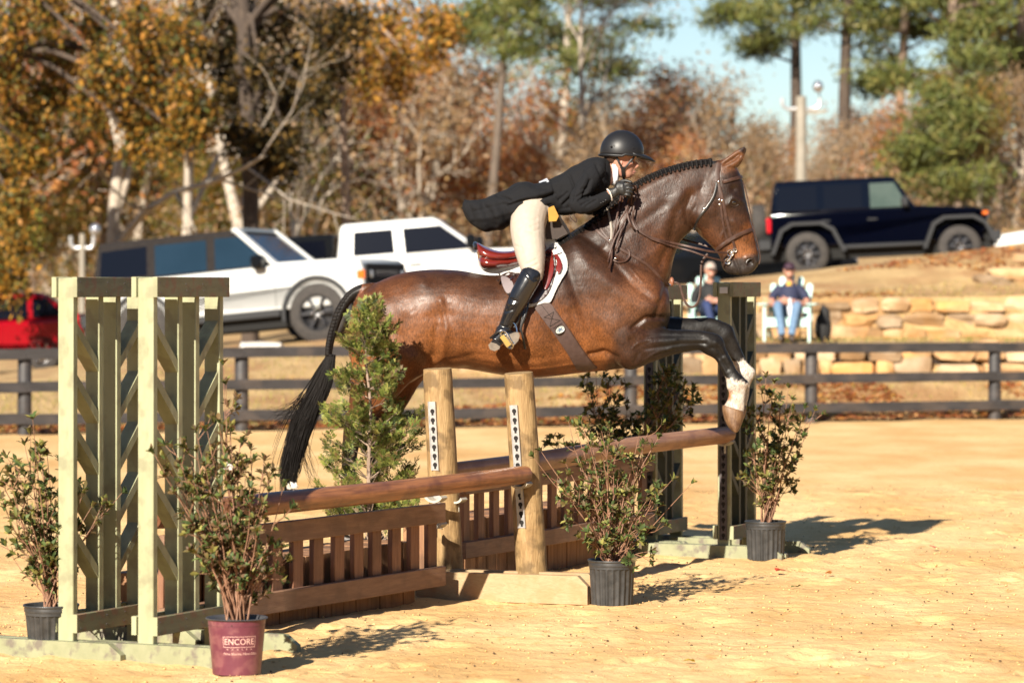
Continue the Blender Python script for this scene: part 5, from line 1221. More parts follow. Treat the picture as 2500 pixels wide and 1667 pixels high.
M_helm = pm('matte_black_helmet', (.014, .014, .016), rough=.42, coat=.0, spec=.35)
M_helmr = pm('helmet_trim', (.008, .008, .009), rough=.5)
M_glove = pm('black_glove', (.014, .014, .014), (.022, .021, .020), scale=50, rough=.5, bump=.3)
M_shirt = pm('white_stock_shirt', (.55, .57, .63), (.66, .68, .72), scale=14, rough=.7, bump=.3)
def finish(mb, vox, sm, name, mat, parent, feats=None, fac=.5, post=0):
    me = remesh(mb, vox, sm, name, fac)
    if feats: sculpt(me, feats)
    me.materials.clear(); me.materials.append(mat); smooth_all(me)
    o_ = link_mesh(name, me, parent)
    if post: s = o_.modifiers.new('s', 'SMOOTH'); s.iterations = post
    return o_
RD = HD
def limb(mb, pts, n=16, sub=5):
    """pts: (px,py,depth,rx metres)"""
    c = crom(pts, sub); mb.tube([P(a, b_, RD + d) for a, b_, d, r in c], [r for a, b_, d, r in c], n=n)
bm_ = MB()
# head
loft(bm_, [(1484, 342, 1545, 340, .04), (1473, 360, 1560, 356, .070), (1472, 380, 1560, 374, .074), (1478, 394, 1553, 386, .070), (1486, 404, 1548, 396, .064), (1494, 414, 1549, 408, .058), (1502, 424, 1546, 418, .052), (1512, 432, 1545, 426, .044), (1524, 437, 1540, 434, .028)], n=26, sub=4, exp=2.1)
loft(bm_, [(1546, 394, 1549, 392, .010), (1546, 401, 1557, 398, .015), (1544, 409, 1561, 406, .018), (1543, 413, 1555, 412, .014)], n=12, sub=3)           # nose
loft(bm_, [(1542, 418, 1551, 416, .018), (1540, 422, 1551, 421, .020), (1540, 428, 1549, 427, .016)], n=12, sub=3)           # lips
loft(bm_, [(1528, 430, 1544, 428, .022), (1530, 437, 1543, 434, .018)], n=12, sub=2)
# neck, torso, hips
loft(bm_, [(1484, 398, 1515, 432, .052), (1474, 404, 1505, 440, .056), (1455, 405, 1492, 455, .09)], n=20)
loft(bm_, [(1478, 400, 1490, 442, .09), (1455, 396, 1478, 460, .165), (1420, 406, 1442, 490, .16), (1380, 428, 1402, 508, .13), (1345, 446, 1368, 508, .115), (1310, 456, 1336, 520, .135), (1280, 470, 1306, 545, .14), (1262, 500, 1290, 555, .10)], n=26)
for sg in (-1, 1):
    if sg < 0:
        limb(bm_, [(1453, 416, -.15, .045), (1432, 450, -.21, .036), (1411, 497, -.265, .018), (1440, 499, -.266, .018), (1470, 488, -.247, .020), (1490, 472, -.22, .026)])
        limb(bm_, [(1292, 520, -.09, .09), (1290, 560, -.18, .088), (1296, 610, -.28, .078), (1300, 660, -.36, .045), (1284, 692, -.39, .036), (1260, 735, -.39, .036), (1240, 785, -.38, .026), (1230, 812, -.378, .024)])
        limb(bm_, [(1228, 808, -.37, .034), (1226, 826, -.37, .036), (1208, 838, -.38, .034)]); limb(bm_, [(1228, 822, -.37, .034), (1244, 826, -.38, .038), (1258, 824, -.39, .030)])
    else:
        limb(bm_, [(1462, 420, .15, .055), (1464, 460, .205, .036), (1454, 506, .245, .028), (1484, 498, .20, .028), (1520, 484, .14, .030), (1535, 478, .12, .026)])
        limb(bm_, [(1302, 520, .09, .09), (1335, 550, .19, .085), (1360, 590, .30, .075), (1366, 640, .36, .056), (1330, 690, .38, .052), (1300, 740, .38, .054), (1272, 800, .36, .036), (1262, 825, .36, .033)])
        limb(bm_, [(1262, 820, .36, .034), (1285, 832, .37, .036), (1310, 838, .37, .03)])
rider = empty('person', P(1310, 560, RD)); 
bobj = finish(bm_, .006, 3, 'body', M_skin, None, [([(1540, 395), (1550, 396)], 3.5, -6), ([(1546, 421), (1551, 420)], 1.5, -4), ([(1508, 402), (1520, 412)], 10, 3)])
bpy.data.objects.remove(rider); rider = bobj; rider.name = 'person'; WM['person'] = Matrix.Identity(4)
tag(rider, 'rider in black tailcoat, beige breeches and black helmet folded forward over the horse neck', 'person')
# eye, brow, ear
M_white = pm('eye_white', (.7, .68, .65), rough=.2); M_iris = pm('iris', (.03, .02, .012), rough=.1)
for sd in (-1, 1):
    c = P(1544, 396, RD + sd * .034); e_ = MB(); e_.ell(c, (.007, .009, .006)); e_.build('eye', M_white, rider, world=True)
    e_ = MB(); e_.ell(c + Vector((.006, sd * .006, -.001)), (.0035, .006, .0055)); e_.build('pupil', M_iris, rider, world=True)
    e_ = MB(); e_.tube([P(1537, 391, RD + sd * .05), P(1543, 389, RD + sd * .044), P(1549, 390, RD + sd * .03)], [.002, .003, .002], n=6); e_.build('eyebrow', pm('brow', (.06, .03, .02), rough=.8) if 'brow' not in MATS else MATS['brow'], rider, world=True)
    e_ = MB(); e_.ell(P(1517, 398, RD + sd * .066), (.010, .006, .018), Matrix.Rotation(.2, 3, 'Y')); e_.ell(P(1515, 407, RD + sd * .062), (.008, .006, .010)); e_.build('ear', M_skin, rider, world=True)
# lips
e_ = MB(); e_.tube(curve3([P(1545, 421, RD - .022), P(1550, 420, RD - .012), P(1552, 420, RD), P(1550, 420, RD + .012), P(1545, 421, RD + .022)], 3), .0036, n=6); e_.build('lips', pm('lips', (.40, .17, .135), rough=.5), rider, world=True)
# hair under the helmet
e_ = MB(); loft(e_, [(1472, 372, 1520, 376, .074), (1476, 388, 1515, 388, .072), (1484, 398, 1506, 400, .055), (1490, 404, 1500, 406, .03)], n=20); finish(e_, .005, 2, 'hair', pm('brown_hair', (.05, .025, .015), (.10, .05, .03), scale=60, stretch=(1, 4, 1), rough=.5, bump=.5), rider)
# helmet
hc = P(1518, 371, RD); hb = MB()
R3 = Matrix.Rotation(radians(4), 3, 'Y'); vs = []; fs = []; nu, nv = 48, 22
for j in range(nv + 1):
    th = (pi / 2 + .17) * j / nv
    for i in range(nu):
        ph = 2 * pi * i / nu; r = .139 if cos(ph) > 0 else .137
        v = Vector((r * sin(th) * cos(ph), .108 * sin(th) * sin(ph), .136 * cos(th)))
        ridge = 1 + .012 * math.exp(-((abs(ph - pi / 2) if ph < pi else abs(ph - 3 * pi / 2)) / .10) ** 2) * 0
        v.x *= 1.0 if j < nv - 3 else 1.0
        vs.append(hc + R3 @ v)
for j in range(nv):
    for i in range(nu): fs.append((j * nu + i, (j + 1) * nu + i, (j + 1) * nu + (i + 1) % nu, j * nu + (i + 1) % nu))
hb.add(vs, fs); ho = hb.build('helmet', M_helm, rider, world=True, angle=180); sm = ho.modifiers.new('s', 'SOLIDIFY'); sm.thickness = .012; sm.offset = -1
hb = MB(); ring = [hc + R3 @ Vector((.139 * cos(a), .109 * sin(a), -.020 - (.010 if cos(a) < 0 else 0))) for a in np.linspace(0, 2 * pi, 49)]; hb.tube(ring, .0085, n=8, cap=False, flat=1.0, upv=(0, 0, 1)); hb.build('helmet_trim', M_helmr, ho, world=True)
hb = MB(); vs = []; fs = []; nb_ = 20                     # brim
for i in range(nb_ + 1):
    a = radians(-62 + 124 * i / nb_); w_ = max(0, cos(a * 90 / 62 * .98)) ** .7
    inn = Vector((.132 * cos(a), .104 * sin(a), -.004)); out = Vector((.142 * cos(a) + .075 * w_, .112 * sin(a) * 1.0, -.012 - .034 * w_)); mid = inn.lerp(out, .55) + Vector((0, 0, .006))
    for q in (inn, mid, out): vs.append(hc + R3 @ q)
for i in range(nb_):
    for k in range(2): fs.append((i * 3 + k, i * 3 + k + 1, (i + 1) * 3 + k + 1, (i + 1) * 3 + k))
hb.add(vs, fs); bo = hb.build('brim', M_helm, ho, world=True, angle=180); sm = bo.modifiers.new('s', 'SOLIDIFY'); sm.thickness = .007
hb = MB()
for k in range(4): a = P(1494 + k * 5.5, 343 + k * 0 + (k - 3) * -3.4 - 6, RD - .098 + k * .004)
seam = [hit_ for hit_ in []]
hb.ell(P(1492, 357, RD - .104), (.006, .004, .009)); hb.ell(P(1499, 355, RD - .108), (.003, .003, .003)); hb.ell(P(1546, 361, RD - .1), (.003, .003, .003)); hb.build('vent', M_helmr, ho, world=True)
def rib2(mb, pts, wd, th, up=Vector((0, -1, 0))): ribbon(mb, curve3(pts, 5), wd, th, up)
for sd in (-1, 1):
    hb = MB(); d = RD + sd * .078
    rib2(hb, [P(1505, 384, d), P(1511, 396, d), P(1518, 410, RD + sd * .070), P(1524, 425, RD + sd * .052)], .014, .004)
    rib2(hb, [P(1549, 383, RD + sd * .07), P(1541, 392, RD + sd * .074), P(1532, 403, RD + sd * .074), P(1525, 412, RD + sd * .068), P(1522, 426, RD + sd * .052)], .012, .004)
    rib2(hb, [P(1520, 408, RD + sd * .07), P(1522, 424, RD + sd * .056), P(1523, 432, RD + sd * .035), P(1526, 436, RD)], .024, .006)
    hb.build('harness', M_helmr, ho, world=True)
# shirt collar and stock
cb = MB(); loft(cb, [(1489, 392, 1510, 402, .060), (1491, 404, 1512, 424, .062), (1490, 420, 1511, 440, .060), (1486, 436, 1507, 449, .05), (1484, 448, 1500, 456, .03)], n=22); finish(cb, .005, 2, 'shirt_collar', M_shirt, rider, [([(1498, 400), (1502, 425), (1496, 445)], 3, -5), ([(1508, 410), (1506, 440)], 2.5, 5)])
# jacket
jb = MB()
loft(jb, [(1488, 392, 1492, 446, .085), (1472, 385, 1484, 462, .15), (1450, 385, 1470, 480, .195), (1418, 396, 1444, 500, .19), (1375, 421, 1405, 520, .155), (1343, 438, 1378, 522, .142), (1312, 449, 1350, 518, .160), (1288, 445, 1325, 522, .175), (1262, 446, 1298, 530, .185), (1236, 463, 1264, 543, .18), (1214, 471, 1246, 549, .15), (1195, 479, 1226, 561, .165), (1176, 486, 1206, 563, .115), (1158, 489, 1186, 568, .12), (1143, 490, 1160, 553, .07), (1132, 491, 1143, 538, .06), (1127, 503, 1132, 522, .025)], n=40, sub=4, exp=2.3)
limb(jb, [(1458, 414, -.14, .062), (1440, 440, -.20, .060), (1420, 470, -.245, .056), (1407, 494, -.265, .050), (1417, 505, -.27, .048), (1445, 497, -.262, .048), (1470, 487, -.245, .041), (1486, 478, -.232, .037)])
limb(jb, [(1462, 420, .15, .062), (1464, 455, .21, .055), (1452, 505, .25, .05), (1468, 508, .24, .046), (1500, 494, .18, .040), (1526, 482, .135, .034)])
loft(jb, [(1359, 500, 1364, 524, .10), (1385, 500, 1393, 526, .12), (1410, 498, 1418, 520, .12), (1440, 498, 1450, 528, .05, .12)], n=20)
jf = [([(1360, 447), (1300, 470), (1240, 505)], 6, 4), ([(1240, 503), (1272, 491), (1310, 488), (1350, 474)], 4, -13), ([(1248, 496), (1290, 483), (1345, 468)], 6, 7), ([(1212, 474), (1232, 482), (1246, 490)], 4, -10), ([(1345, 440), (1354, 470), (1368, 492)], 2.2, -5),
      ([(1440, 440), (1425, 480), (1438, 482), (1460, 468)], 4, -11), ([(1400, 470), (1420, 455), (1432, 430)], 5, 4), ([(1412, 490), (1432, 480), (1450, 476)], 3, -6), ([(1420, 500), (1440, 486)], 3, -6), ([(1432, 502), (1455, 488)], 3, -5), ([(1406, 480), (1425, 470)], 3, -5),
      ([(1390, 430), (1402, 460), (1396, 490)], 4, -8), ([(1150, 535), (1200, 530), (1260, 515)], 7, 4), ([(1160, 515), (1220, 500), (1250, 497)], 5, -4), ([(1375, 500), (1395, 480)], 4, -8), ([(1365, 488), (1385, 470)], 3, -5), ([(1455, 400), (1468, 430), (1470, 455)], 4, -7), ([(1480, 395), (1484, 440)], 3, -4), ([(1410, 420), (1440, 412)], 6, 3), ([(1330, 500), (1300, 512), (1250, 532)], 6, 3), ([(1345, 500), (1300, 515)], 2.5, -4)]
jf = [(a, b, c * 1.5) for a, b, c in jf] + [([(1262, 452), (1240, 470), (1215, 478)], 4, -5), ([(1300, 455), (1330, 462), (1352, 470)], 5, -4), ([(1180, 500), (1200, 520), (1210, 550)], 5, -5), ([(1230, 520), (1240, 545)], 5, -5), ([(1270, 505), (1285, 528)], 4, -5), ([(1148, 505), (1160, 540)], 4, -4), ([(1425, 400), (1420, 440), (1408, 470)], 3, -4), ([(1440, 455), (1420, 462)], 3, -5), ([(1418, 478), (1400, 488)], 2.5, -5), ([(1380, 440), (1372, 470)], 5, -4)]
jk = finish(jb, .0055, 3, 'jacket', M_jack, rider, jf, post=1)
txj = bpy.data.textures.new('cloth', 'CLOUDS'); txj.noise_scale = .09; dj = jk.modifiers.new('d', 'DISPLACE'); dj.texture = txj; dj.strength = .014; dj.mid_level = .5; dj.texture_coords = 'GLOBAL'
# flying underside flap
def plate(name, poly, mat, parent, dep, th=.008, dfun=None):
    m1 = MB(); vs = [P(x, y, dep + (dfun(x, y) if dfun else 0)) for x, y in poly]; n = len(vs)
    vs2 = [v + Vector((0, th, 0)) for v in vs]; m1.add(vs + vs2, [tuple(range(n)), tuple(reversed(range(n, 2 * n)))] + [(i, (i + 1) % n, (i + 1) % n + n, i + n) for i in range(n)]); return m1.build(name, mat, parent, world=True, smooth=False)
plate('lining', [(1338, 508), (1352, 502), (1364, 528), (1358, 540), (1340, 541)], M_gold, jk, RD - .17, .012)
for (x, y) in ((1481, 452), (1484, 459), (1487, 466), (1490, 474)): pass
m1 = MB(); m1.tube(curve3([P(1482, 462, RD - .262), P(1488, 468, RD - .275), P(1493, 480, RD - .272), P(1494, 489, RD - .25)], 4), .0045, n=7); m1.build('cuff_edge', pm('cuff_white', (.75, .68, .62), rough=.5), jk, world=True)
m1 = MB()
for (x, y) in ((1467, 496), (1473, 493), (1479, 489)): m1.ell(P(x, y, RD - .288), (.006, .004, .006), None, 8, 6)
m1.build('button', M_helmr, jk, world=True)
plate('tail_corner', [(1126, 508), (1131, 513), (1150, 520), (1180, 505), (1172, 489), (1150, 490), (1133, 487), (1134, 500)], M_jack, jk, RD + .02, .012)
# number bib at the waist
m1 = MB(); c = [P(1318, 449, RD - .03), P(1326, 446, RD - .03), P(1338, 440, RD - .03)]; ribbon(m1, c, .10, .006, Vector((-.4, -.3, 1))); m1.build('number_bib', M_shirt, rider, world=True)
for pts in ([(1390, 524), (1396, 535), (1406, 543), (1407, 535), (1399, 522)],):
    m1 = MB(); m1.tube(curve3([P(x, y, RD - .2) for x, y in pts], 4), .003, n=6); m1.build('cord', M_lea, rider, world=True)
# breeches
bb = MB()
limb(bb, [(1300, 505, -.06, .115), (1289, 548, -.16, .112), (1291, 590, -.25, .102), (1297, 630, -.33, .088), (1301, 662, -.37, .070), (1302, 684, -.385, .055)], n=22)
limb(bb, [(1308, 505, .06, .115), (1335, 550, .18, .105), (1362, 585, .29, .09), (1368, 630, .35, .072), (1350, 668, .37, .06)], n=20)
loft(bb, [(1265, 490, 1290, 555, .10), (1290, 470, 1330, 550, .15), (1320, 465, 1355, 540, .13)], n=24)
br = finish(bb, .006, 4, 'breeches', M_breech, rider, [([(1316, 560), (1300, 566), (1285, 562)], 2.5, -3), ([(1312, 548), (1296, 552)], 2.5, -3), ([(1258, 600), (1275, 606)], 3, -3), ([(1290, 655), (1312, 645)], 2.5, -4), ([(1284, 645), (1308, 634)], 2.5, -3), ([(1268, 575), (1290, 640)], 3, 2), ([(1320, 545), (1330, 610), (1326, 670)], 5, -2), ([(1262, 560), (1280, 545), (1310, 535)], 4, -3), ([(1300, 668), (1318, 660)], 3, -3)], post=2)
bvb = BVHTree.FromObject(br, bpy.context.evaluated_depsgraph_get())
m1 = MB(); sp = [(1312, 520), (1332, 512), (1352, 524), (1362, 545), (1380, 570), (1350, 572), (1330, 560), (1322, 540)]
plate('seat_patch', [(1318, 520), (1338, 510), (1362, 528), (1372, 548), (1386, 570), (1360, 584), (1334, 584), (1330, 560), (1322, 540)], M_seatp, br, RD - .10, .10)
# boots
kb = MB()
limb(kb, [(1300, 664, -.375, .066), (1293, 680, -.39, .070), (1281, 702, -.395, .068), (1268, 726, -.395, .064), (1256, 748, -.392, .057), (1244, 772, -.385, .047), (1236, 790, -.38, .042), (1230, 806, -.378, .042)], n=22)
limb(kb, [(1229, 800, -.378, .043), (1222, 822, -.378, .045), (1208, 836, -.38, .038)], n=16)
limb(kb, [(1224, 812, -.378, .042), (1238, 822, -.385, .044), (1252, 824, -.40, .040), (1262, 822, -.41, .028)], n=16)
boot = finish(kb, .0055, 3, 'boot', M_boot, rider, [([(1224, 796), (1240, 800), (1248, 792)], 3, -5), ([(1236, 760), (1252, 756)], 3, -4), ([(1243, 742), (1256, 744)], 3, 4), ([(1246, 730), (1262, 736)], 2.5, -3), ([(1222, 806), (1240, 812)], 3, 4), ([(1278, 660), (1300, 690), (1310, 688)], 3, 3)], post=1)
plate('sole', [(1226, 826), (1240, 818), (1256, 811), (1266, 811), (1269, 819), (1265, 832), (1256, 842), (1248, 847), (1238, 842), (1228, 835)], M_sole, boot, RD - .455, .04)
plate('heel', [(1192, 842), (1199, 835), (1212, 839), (1221, 846), (1219, 852), (1208, 857), (1196, 853)], M_sole, boot, RD - .44, .05)
plate('heel', [(1198, 834), (1206, 826), (1222, 838), (1221, 846), (1212, 840)], M_boot, boot, RD - .437, .05)
m1 = MB(); ribbon(m1, curve3([P(1196, 826, RD - .40), P(1214, 812, RD - .43), P(1232, 806, RD - .435), P(1246, 806, RD - .42)], 4), .012, .004, Vector((0, -1, 0))); m1.build('spur_strap', M_leab, boot, world=True)
kb = MB(); limb(kb, [(1360, 660, .375, .066), (1330, 702, .395, .066), (1305, 745, .39, .056), (1280, 795, .38, .042), (1272, 812, .378, .042)]); limb(kb, [(1272, 808, .378, .042), (1290, 828, .38, .042), (1312, 836, .38, .03)]); finish(kb, .006, 3, 'boot', M_boot, rider)
# stirrup iron
m1 = MB(); c = [P(x, y, d) for x, y, d in [(1222, 812, RD - .47), (1228, 808, RD - .48), (1236, 812, RD - .48), (1244, 826, RD - .475), (1252, 842, RD - .465), (1247, 850, RD - .46), (1239, 846, RD - .465), (1228, 830, RD - .47), (1222, 812, RD - .47)]]
m1.tube(curve3(c, 4), .0065, n=8); m1.tube(curve3([P(1252, 842, RD - .455), P(1262, 820, RD - .44), P(1260, 796, RD - .42), P(1250, 786, RD - .40), P(1238, 784, RD - .40)], 4), .005, n=8); si = m1.build('stirrup_iron', M_chrome, saddle, world=True)
m1 = MB(); ribbon(m1, [P(1225, 820, RD - .478), P(1235, 833, RD - .476), P(1243, 844, RD - .472)], .030, .006, Vector((0, -1, 0))); m1.build('tread', M_brass, si, world=True)
m1 = MB()
for pts in ([(1285, 735), (1272, 765), (1262, 790), (1256, 800)], [(1290, 738), (1284, 765), (1272, 800), (1276, 820), (1282, 852)], [(1282, 745), (1276, 775), (1270, 810)]): ribbon(m1, curve3([hit(x, y, .05) for x, y in pts], 4), .014, .004, Vector((0, -1, 0)))
m1.build('stirrup_leather', M_leab, saddle, world=True)
# gloved hands, five fingers each
def hand_mesh(w0, k0, dep, sgn, s=1.0):
    g = MB(); D = RD + dep
    wx, wy = w0; kx, ky = k0
    loft(g, [(wx - 4, wy - 12, wx + 2, wy + 13, .024), (wx + 8, wy - 14, wx + 12, wy + 11, .024), (kx - 26, ky - 18, kx - 22, ky + 12, .026), (kx - 12, ky - 20, kx - 8, ky + 14, .025), (kx - 3, ky - 17, kx, ky + 13, .020)], D=D, n=18, sub=4)
    for i, (fy, L_, r) in enumerate([(-14, 13, .0098), (-5.5, 15, .0102), (3, 14.5, .0098), (11, 12, .0088)]):
        fx = kx - abs(i - 1.2) * 1.6
        pts = [(fx - 12, ky + fy, -.004 * sgn * -1, r), (fx + 1, ky + fy + .5, sgn * -.014, r), (fx + L_ * .72, ky + fy + 3, sgn * -.006, r * .95), (fx + L_ * .72, ky + fy + 6.5, sgn * .018, r * .9), (fx + 1, ky + fy + 8, sgn * .026, r * .82)]
        c = crom(pts, 4); g.tube([P(a, b_, D + d) for a, b_, d, rr in c], [rr for a, b_, d, rr in c], n=9)
        g.ell(P(pts[-1][0], pts[-1][1], D + pts[-1][2]), (r * .8,) * 3, None, 8, 6)
    pts = [(kx - 26, ky - 12, sgn * .012, .012), (kx - 14, ky - 21, sgn * .022, .0115), (kx - 2, ky - 22, sgn * .020, .0105), (kx + 8, ky - 19, sgn * .012, .009)]
    c = crom(pts, 4); g.tube([P(a, b_, D + d) for a, b_, d, rr in c], [rr for a, b_, d, rr in c], n=9); g.ell(P(kx + 8, ky - 19, D + sgn * .012), (.009,) * 3, None, 8, 6)
    return g
g = hand_mesh((1490, 472), (1532, 464), -.235, 1)
finish(g, .0028, 2, 'glove', M_glove, rider, [([(1500, 455), (1512, 474)], 2.5, -2), ([(1520, 452), (1522, 480)], 3, 2.5)])
g = hand_mesh((1528, 482), (1556, 472), .12, -1); finish(g, .0032, 2, 'glove', M_glove, rider)
# ================================================================ VEHICLES
def car(name, label, loc, yaw, pitch, s, sc=1.0):
    e = empty(name, loc, rz=yaw, ry=-pitch); e.scale = (sc, sc, sc); tag(e, label, s.get('cat', 'car'), s.get('group', 'cars parked on the bank'))
    W = s['W']; r = s['r']; ax = s['axles']; paint = s['paint']; bev = s.get('bev', .05)
    poly = []
    for p in s['profile']:
        if p == 'F' or p == 'R':
            cx = ax[1] if p == 'F' else ax[0]; R = r + s.get('gap', .09)
            z0 = s['rock']; a0 = math.asin(max(-1, min(1, (z0 - r) / R)))
            angs = np.linspace(a0, pi - a0, 13)
            poly += [(cx + R * cos(a), r + R * sin(a)) for a in angs]
        else: poly.append(p)
    mb = MB(); mb.prism(poly, (1, 0, 0), (0, 0, 1), (0, 1, 0), (0, 0, 0), -W / 2, W / 2)
    b_ = mb.build('body', paint, e, smooth=True, angle=30); bv = b_.modifiers.new('b', 'BEVEL'); bv.width = bev; bv.segments = 3; bv.limit_method = 'ANGLE'; bv.angle_limit = radians(40)
    mb = MB(); mb.box((ax[0] - .9, -W / 2 + .12, .30), (ax[1] + .7, W / 2 - .12, s['rock'] + .25)); 
    mb.build('underbody', M_dark, e, smooth=False)
    (x0b, x1b, wb, zb), (x0t, x1t, wt, zt) = s['cab']
    mb = MB(); vs = [(x0b, -wb / 2, zb), (x1b, -wb / 2, zb), (x1b, wb / 2, zb), (x0b, wb / 2, zb), (x0t, -wt / 2, zt), (x1t, -wt / 2, zt), (x1t, wt / 2, zt), (x0t, wt / 2, zt)]
    mb.add([Vector(v) for v in vs], [(0, 3, 2, 1), (4, 5, 6, 7), (0, 1, 5, 4), (1, 2, 6, 5), (2, 3, 7, 6), (3, 0, 4, 7)])
    c_ = mb.build('cabin', s.get('cabmat', paint), e, smooth=True, angle=30); bv = c_.modifiers.new('b', 'BEVEL'); bv.width = s.get('cbev', .06); bv.segments = 3
    def side(x, z, sg, o=.006): return Vector((x, sg * ((wb + (wt - wb) * (z - zb) / (zt - zb)) / 2 + o), z))
    for poly_, mt in s['wins']:
        for sg in (-1, 1):
            m1 = MB(); n = len(poly_); a = [side(x, z, sg) for x, z in poly_]; b2 = [side(x, z, sg, -.02) for x, z in poly_]
            m1.add(a + b2, [tuple(range(n)), tuple(reversed(range(n, 2 * n)))] + [(i, (i + 1) % n, (i + 1) % n + n, i + n) for i in range(n)]); m1.build('side_window', mt, c_, smooth=False)
    # windscreen and rear window
    for nm, (xb, xt, sgx), mt in (('windscreen', (x1b, x1t, 1), s.get('ws', M_glass)), ('rear_window', (x0b, x0t, -1), M_glass)):
        m1 = MB(); q = []
        for (t, f) in ((.12, 1), (.12, -1), (.86, -1), (.86, 1)):
            z = zb + (zt - zb) * t; x = xb + (xt - xb) * t + sgx * .008; w_ = (wb + (wt - wb) * t) / 2 - .10; q.append(Vector((x, f * w_, z)))
        m1.add(q + [v - Vector((sgx * .02, 0, 0)) for v in q], [(0, 1, 2, 3), (7, 6, 5, 4), (0, 4, 5, 1), (1, 5, 6, 2), (2, 6, 7, 3), (3, 7, 4, 0)]); m1.build(nm, mt, c_, smooth=False)
    for x in ax:
        m1 = MB(); R_ = r + s.get('gap', .09) - .008; a0_ = math.asin(max(-1, min(1, (s['rock'] - r) / R_))); an_ = np.linspace(a0_, pi - a0_, 15); vs = []
        for a in an_: vs += [Vector((x + R_ * cos(a), -W / 2 + .012, r + R_ * sin(a))), Vector((x + R_ * cos(a), W / 2 - .012, r + R_ * sin(a)))]
        m1.add(vs, [(2 * i, 2 * i + 1, 2 * i + 3, 2 * i + 2) for i in range(14)]); m1.build('wheel_arch', M_dark, e)
        for sg in (-1, 1):
            M = Matrix.Translation(Vector((x, sg * (W / 2 - s.get('wy', .10)), r))) @ Matrix.Rotation(radians(90) * (1 if sg < 0 else -1), 4, 'X')
            m1 = MB(); w_ = s.get('tw', .14); m1.lathe([(r * .60, -w_), (r * .9, -w_), (r * .98, -w_ * .8), (r, -w_ * .4), (r, w_ * .4), (r * .98, w_ * .8), (r * .9, w_), (r * .62, w_), (r * .58, w_ * .7), (r * .58, -w_)], M, n=40); wh = m1.build('wheel', M_tyre, e)
            m1 = MB(); m1.lathe([(0, w_ * .35), (r * .18, w_ * .5), (r * .2, w_ * .2), (r * .5, w_ * .1), (r * .57, w_ * .6), (r * .6, w_ * .95), (r * .57, w_ * .95)], M, n=36)
            for k in range(s.get('spokes', 6)):
                a = 2 * pi * k / s.get('spokes', 6); m1.beam(M @ Vector((cos(a) * r * .1, sin(a) * r * .1, w_ * .6)), M @ Vector((cos(a) * r * .56, sin(a) * r * .56, w_ * .85)), .05, .05)
            m1.build('rim', s.get('rim', M_rim), wh)
            m1 = MB()
            for k in range(6): a = 2 * pi * k / 6; m1.ell(M @ Vector((cos(a) * r * .17, sin(a) * r * .17, w_ * .75)), (.022, .022, .022), None, 8, 5)
            m1.build('wheel_nuts', M_chrome, wh)
    for mm in s.get('extra', []): mm(e, W)
    return e
def bx(nm, a, b_, mat, bev=.02):
    def f(e, W):
        for sg in (-1, 1) if nm[0] == '*' else (1,):
            m1 = MB(); aa = (a[0], a[1] * sg, a[2]); bb_ = (b_[0], b_[1] * sg, b_[2]); m1.box(aa, bb_, bev=bev); m1.build(nm.strip('*'), mat, e)
    return f
def flare(cx, r, R, wd, mat, flat=False):
    def f(e, W):
        for sg in (-1, 1):
            m1 = MB(); vs = []; fs = []
            if flat:
                pts = [(cx - R - .16, r + .0), (cx - R + .04, r + R * .88), (cx - .30, r + R + .06), (cx + .30, r + R + .06), (cx + R - .02, r + R * .86), (cx + R + .2, r + .02)]
            else: pts = [(cx + R * cos(a), r + R * sin(a)) for a in np.linspace(pi + .15, -.15, 17)]
            inn = [(cx + (x - cx) * .9, r + (z - r) * .9) for x, z in pts]
            for (x, z), (xi, zi) in zip(pts, inn):
                vs += [Vector((x, sg * (W / 2 + wd), z)), Vector((x, sg * (W / 2 - .1), z)), Vector((xi, sg * (W / 2 + wd), zi)), Vector((xi, sg * (W / 2 - .1), zi))]
            for i in range(len(pts) - 1):
                a = i * 4; b2 = a + 4; fs += [(a, b2, b2 + 1, a + 1), (a, a + 2, b2 + 2, b2), (a + 2, a + 3, b2 + 3, b2 + 2)]
            m1.add(vs, fs); m1.build('fender_flare', mat, e, angle=30)
    return f
def onslope(px, D):
    X = (px - 1250) / F * D; return Vector((X, D, height(X, D) + .0))
